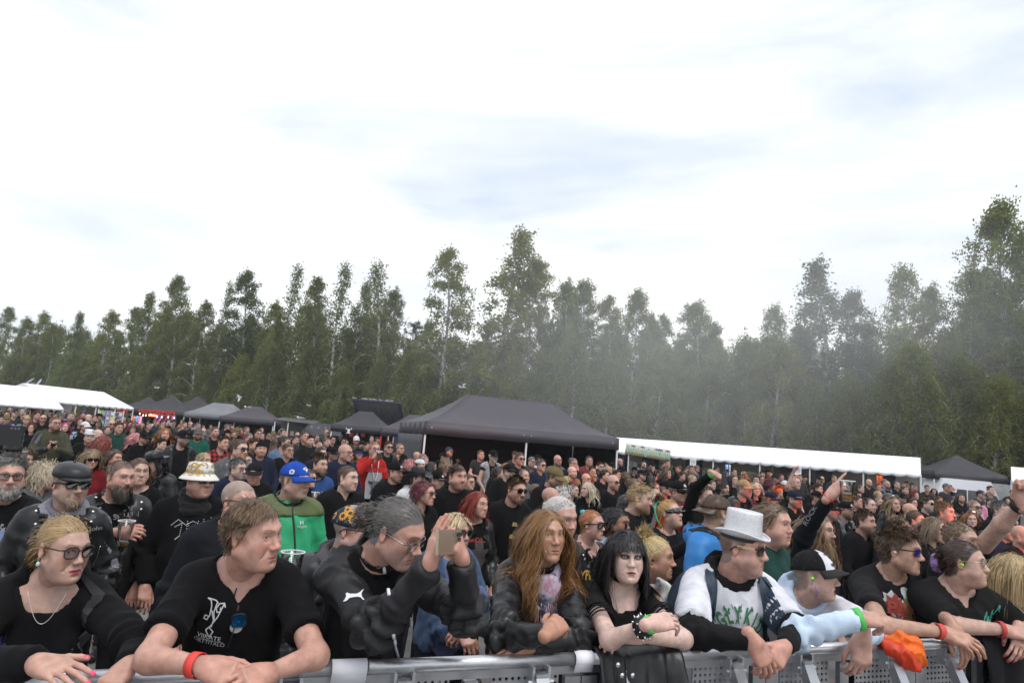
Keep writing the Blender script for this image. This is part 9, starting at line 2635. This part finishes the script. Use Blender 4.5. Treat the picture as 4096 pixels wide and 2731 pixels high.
# ------------------------------------------------------------------ things held or worn by the crowd
jr,js=crowd(1200+935/3.136,1500+930/3.136,185/3.136,18,'m','buzz:gin','-','clear','-','shirt:red','drink',label='man drinking beer in red and black hockey jersey with a grey face print')
def jpoly(pts,col,off=0.,nm='jersey_print'):
 v,f=tri_poly(pts)
 MB().add([(-a[0],.162+off-.9*a[0]*a[0],1.25+a[1])for a in v],[q[::1]for q in f]).build(nm,M['obj'],jr,False,col)
jpoly([(-.12,-.34),(.12,-.34),(.13,-.10),(.10,.04),(-.10,.04),(-.13,-.10)],(.32,.33,.36))
for a in([(-.09,-.08),(-.02,-.10),(-.03,-.13),(-.08,-.12)],[(.09,-.08),(.02,-.10),(.03,-.13),(.08,-.12)],[(-.04,-.22),(.04,-.22),(.05,-.27),(-.05,-.27)],[(-.03,-.15),(-.015,-.20),(.015,-.20),(.03,-.15),(0,-.17)]):jpoly(a,(.03,.03,.035),.003)
v,f=text_mesh('KREATOR',.085,bold=.004);MB().add([(-a[0],.166-.9*a[0]*a[0],1.325+a[1])for a in v],f).build('lettering',M['obj'],jr,False,(.55,.03,.02))
for z in(.92,.98,1.04):MB().add([(x,(.158 if abs(x)<.1 else .12),zz)for zz in(z-.014,z+.014)for x in(-.16,-.1,0,.1,.16)],[(i,i+1,i+6,i+5)for i in range(4)]).build('stripe',M['obj'],jr,False,(.02,.02,.02))
MB().tube([(.06,.10,1.45),(.03,.175,1.25),(0,.185,1.16),(-.03,.175,1.25),(-.06,.10,1.45)],.006,5).build('lanyard',M['obj'],jr,True,(.65,.65,.65));MB().box((0,.19,1.12),(.07,.004,.10)).build('pass_card',M['obj'],jr,color=(.10,.12,.12))
m_=jr.matrix_basis
bpy.context.view_layer.update()
cup_obj(jr.matrix_world@Vector((.02,.30,1.54)),'cup of amber beer at the lips of the man in the hockey jersey',.75,.12)
def held(row,loc,label,fill=.0):cup_obj(PROW[row][0].matrix_world@Vector(loc),label,fill)
held(('C',245),(.13,.36,1.27),'plastic cup held by the bearded man in a blue tee',.2)
held(('A',815),(.05,.26,1.54),'pale drink cup at the lips of the magenta-haired woman',.3)
held(('A',575),(.13,.36,1.27),'plastic cup of amber beer beside the pale curly hair',.6)
def phone_obj(M_,label):
 t=empty('phone',(0,0,0),0,label,'phone','phones held up');t.matrix_world=M_
 MB().box((0,0,0),(.072,.009,.15)).build('case',M['black'],t);MB().box((0,.006,0),(.064,.002,.138)).build('screen',M['lens_dark'],t)
 return t
phone_obj(PROW[('A',690)][0].matrix_world@Matrix.Translation((0,.42,1.27))@Matrix.Rotation(R(-60),4,'X'),'black phone in the hands of the large leather jacketed man')
tb=empty('tablet',W(20,1740,5.2),R(10),'dark tablet with three lenses held up at the left edge','tablet')
MB().box((0,0,0),(.24,.012,.15)).build('case',M['black'],tb);
for q in range(3):MB().lathe([(.009,-.003),(.009,.003)],n=12).build('lens',M['grey_metal'],tb).matrix_local=Matrix.Translation((.04+.025*q,-.008,.055))@Matrix.Rotation(R(90),4,'X')
p=hero('man stretching an arm with green wristband and black phone over the black caps',(2812,1985,7.0),yaw=60,hs=1.03,byaw=30,hp=MAN,skin='fair',paint=dict(),haircol=(.08,.05,.03),clothes=[dict(k='jacket',c=BLK,g=.022)],armR=((2782,1952,6.8),(2852,1892,6.55)),handR=dict(f=(.85,-.1,-.35),up=(.3,-.6,.7),curl=(.7,.8,.9,.9),thumb=.3),seed=40,group='people standing in the crowd',res=.006)
hair(p,900,4,.03,lift=.35,width=.005)
ring_on_arm(p,0,.95,.040,.035,'obj',(.10,.62,.12)).name='wristband'
phone_obj(Matrix.Translation(Vector(W(2896,1920,6.3)))@Matrix.Rotation(R(40),4,'Z'),'black phone held out over the crowd by a hand with green wristband')
ph2=phone_obj(Matrix.Translation(Vector(W(2880,1988,6.0)))@Matrix.Rotation(R(80),4,'Y')@Matrix.Rotation(R(50),4,'Z'),'black phone held flat, up right of the brown cap')
# ------------------------------------------------------------------ gulls
def gull_mesh():
 g_=SD();g_.ell((0,0,0),(.055,.16,.055),.02);g_.ell((0,.15,.045),(.035,.045,.037),.03);g_.cap((0,-.12,.0),(0,-.24,.005),.035,.012,.03)
 V,F=g_.mesh(.012);C=np.tile(np.array((.62,.62,.62)),(len(V),1));C[(V[:,2]>.02)&(V[:,1]<.08)&(V[:,1]>-.16)]=(.26,.28,.31);C[V[:,1]<-.19]=(.6,.6,.6)
 return mesh_np('gull',V,F,True,C)
GULL=gull_mesh();M['attr']=mat('feathers',src='attr',rough=.8,noise=.05)
def wing_mesh(up):
 v=[];f=[]
 prof=[(0.03,.06,-.10),(.16,.09,-.09),(.30,.05,-.10),(.44,-.02,-.12),(.56,-.10,-.14)]
 for i,(x,y0,y1)in enumerate(prof):
  z=up*(.5*x if x<.2 else .1+.25*(x-.2))+.01
  v+=[(x,y0,z),(x,y1,z-.01)]
 f=[(2*i,2*i+2,2*i+3,2*i+1)for i in range(4)]
 V,F=solidify(v,f,.008);C=np.array([(.32,.34,.37)if p_[0]<.45 else(.12,.12,.12)for p_ in V])
 return V,F,C
def gull(c,rz,label,flying=True,bank=0.,up=1.0,group=None,sc=1.):
 t=empty('gull',c,rz,label,'gull',group);t.rotation_euler=(0,R(bank),rz);t.scale=(sc,)*3
 obj('body',GULL,M['attr'],t)
 MB().lathe([(.011,0),(.008,.03),(.001,.05)],n=8).build('beak',M['obj'],t,True,(.6,.25,.04)).matrix_local=Matrix.Translation((0,.185,.043))@Matrix.Rotation(R(-95),4,'X')
 if flying:
  for s in(1,-1):
   V,F,C=wing_mesh(up);V=np.array(V)
   if s<0:V=V*np.array((-1,1,1));F=[q[::-1]for q in F]
   obj('wing',mesh_np('wing',V,F,False,C),M['attr'],t)
 else:
  for s in(1,-1):MB().tube([(s*.02,-.01,-.04),(s*.02,0,-.115)],.006,5).build('leg',M['obj'],t,False,(.5,.2,.04));MB().add(*solidify([(s*.056,.10,.02),(s*.058,-.02,.03),(s*.05,-.16,.015),(s*.03,-.26,.012),(s*.045,-.10,-.02)],[(0,1,2,3,4)],.006)).build('wing',M['obj'],t,False,(.28,.30,.33))
FG='gulls flying before the trees';SG2="gulls sitting on the raised container lid"
for(px,py,d,rz,bank,up,lab)in((103,1540,28,80,-20,1.6,'gull flying with raised wing over the near white marquee, left of a pair'),(146,1543,28,-95,15,1.9,'gull with wings up over the near white marquee, right of a pair'),(626,1551,40,95,5,.9,'gull gliding right above the pointed black stall tents'),(957,1588,36,-60,35,-.6,'gull banking in front of the trees above the violet tent'),(1235,1621,36,75,10,.5,'gull gliding low above the food truck'),(755,1457,45,100,8,-.7,'gull with bent wings before the trees over the grey tent'),(244,1413,45,-80,10,.4,'small gull before the trees over the white marquees'),(1847,1548,26,80,5,1.7,'gull with raised wings left of the black tent ridge'),(1534,1640,33,95,0,.2,'gull gliding before the raised container lid'),(58,1236,60,85,5,.6,'gull in the sky above the trees at the far left')):
 gull(W(px,py,d*1.5),R(rz),lab,True,bank,up,FG)
bpy.context.view_layer.update()
for i,px in enumerate((1427,1460,1472,1489,1504,1524,1546,1563)):
 u=(px-1424)/(1596-1424);c_=LIDM.matrix_world@Vector(lidp(u,1.));gull((c_[0],c_[1],c_[2]+.10),R([80,-60,110,70,100,75,-100,-110][i]),'white gull sitting on the container lid, '+['leftmost of the row','second from the left','third from the left','fourth from the left','fifth from the left, crouching','sixth from the left','second from the right','rightmost of the row'][i],False,0,1,SG2,.55)
gull(W(990,1630,40.4),R(70),'gull standing on the ridge of the violet tent',False,group='gulls resting on the stalls',sc=1.2);gull(W(1202,1672,38.5),R(80),'gull standing on the food truck flap',False,group='gulls resting on the stalls',sc=1.2)
# ------------------------------------------------------------------ air and smoke
def vol_mat(name,density,soft=False):
 m=bpy.data.materials.new(name);m.use_nodes=True;n=m.node_tree.nodes;l=m.node_tree.links;n.clear()
 o=n.new('ShaderNodeOutputMaterial');v=n.new('ShaderNodeVolumePrincipled');v.inputs['Color'].default_value=(.97,.98,1,1);v.inputs['Density'].default_value=density
 v.inputs['Anisotropy'].default_value=.2
 l.new(v.outputs[0],o.inputs['Volume'])
 if soft:
  tc=n.new('ShaderNodeTexCoord');g=n.new('ShaderNodeTexGradient');g.gradient_type='SPHERICAL';l.new(tc.outputs['Object'],g.inputs[0])
  nz=n.new('ShaderNodeTexNoise');nz.inputs['Scale'].default_value=2.2;nz.inputs['Detail'].default_value=3;l.new(tc.outputs['Object'],nz.inputs['Vector'])
  mr=n.new('ShaderNodeMapRange');mr.inputs[1].default_value=.35;mr.inputs[2].default_value=.68;mr.inputs[3].default_value=.35;mr.inputs[4].default_value=1.3;l.new(nz.outputs['Fac'],mr.inputs[0])
  sm=n.new('ShaderNodeMapRange');sm.interpolation_type='SMOOTHSTEP';sm.inputs[1].default_value=0;sm.inputs[2].default_value=.8;sm.inputs[3].default_value=0;sm.inputs[4].default_value=density;l.new(g.outputs['Fac'],sm.inputs[0])
  mu=n.new('ShaderNodeMath');mu.operation='MULTIPLY';l.new(mr.outputs[0],mu.inputs[0]);l.new(sm.outputs[0],mu.inputs[1]);l.new(mu.outputs[0],v.inputs['Density'])
 return m
hz_=MB().box((-18,88,14),(330,220,34)).build('haze',vol_mat('haze_air',.0006));tag(hz_,kind='stuff')
def smoke(c,r,dens):
 bm=bmesh.new();bmesh.ops.create_icosphere(bm,subdivisions=3,radius=1.0);me=bpy.data.meshes.new('smoke');bm.to_mesh(me);bm.free()
 o=obj('smoke',me,vol_mat('stage_smoke',dens,True));o.location=c;o.scale=r;tag(o,kind='stuff')
smoke((17,41,9.0),(33,8,13),.044)
# ------------------------------------------------------------------ orange stage lamp beyond the right edge
lt=empty('stage_lamp',(8.6,1.4,2.6),0,'orange stage spotlight on a stand beyond the right edge of the picture','stage lamp')
ld=bpy.data.lights.new('stage_lamp_light','SPOT');ld.energy=3200;ld.color=(1.0,.10,.02);ld.spot_size=R(20);ld.spot_blend=.6;ld.shadow_soft_size=.08
lo=bpy.data.objects.new('stage_lamp_light',ld);COL.objects.link(lo);lo.parent=lt
tg_=Vector(W(3560,2030,8.2))-Vector(lt.location);lo.rotation_euler=tg_.to_track_quat('-Z','Y').to_euler()
hd=MB().lathe([(.06,-.05),(.11,-.05),(.13,.25),(.07,.32)],n=16,cap=False).build('housing',M['black'],lt,True);hd.rotation_euler=lo.rotation_euler
MB().tube([(0,0,-.15),(0,0,-2.6)],.025,8).build('stand',M['black'],lt)
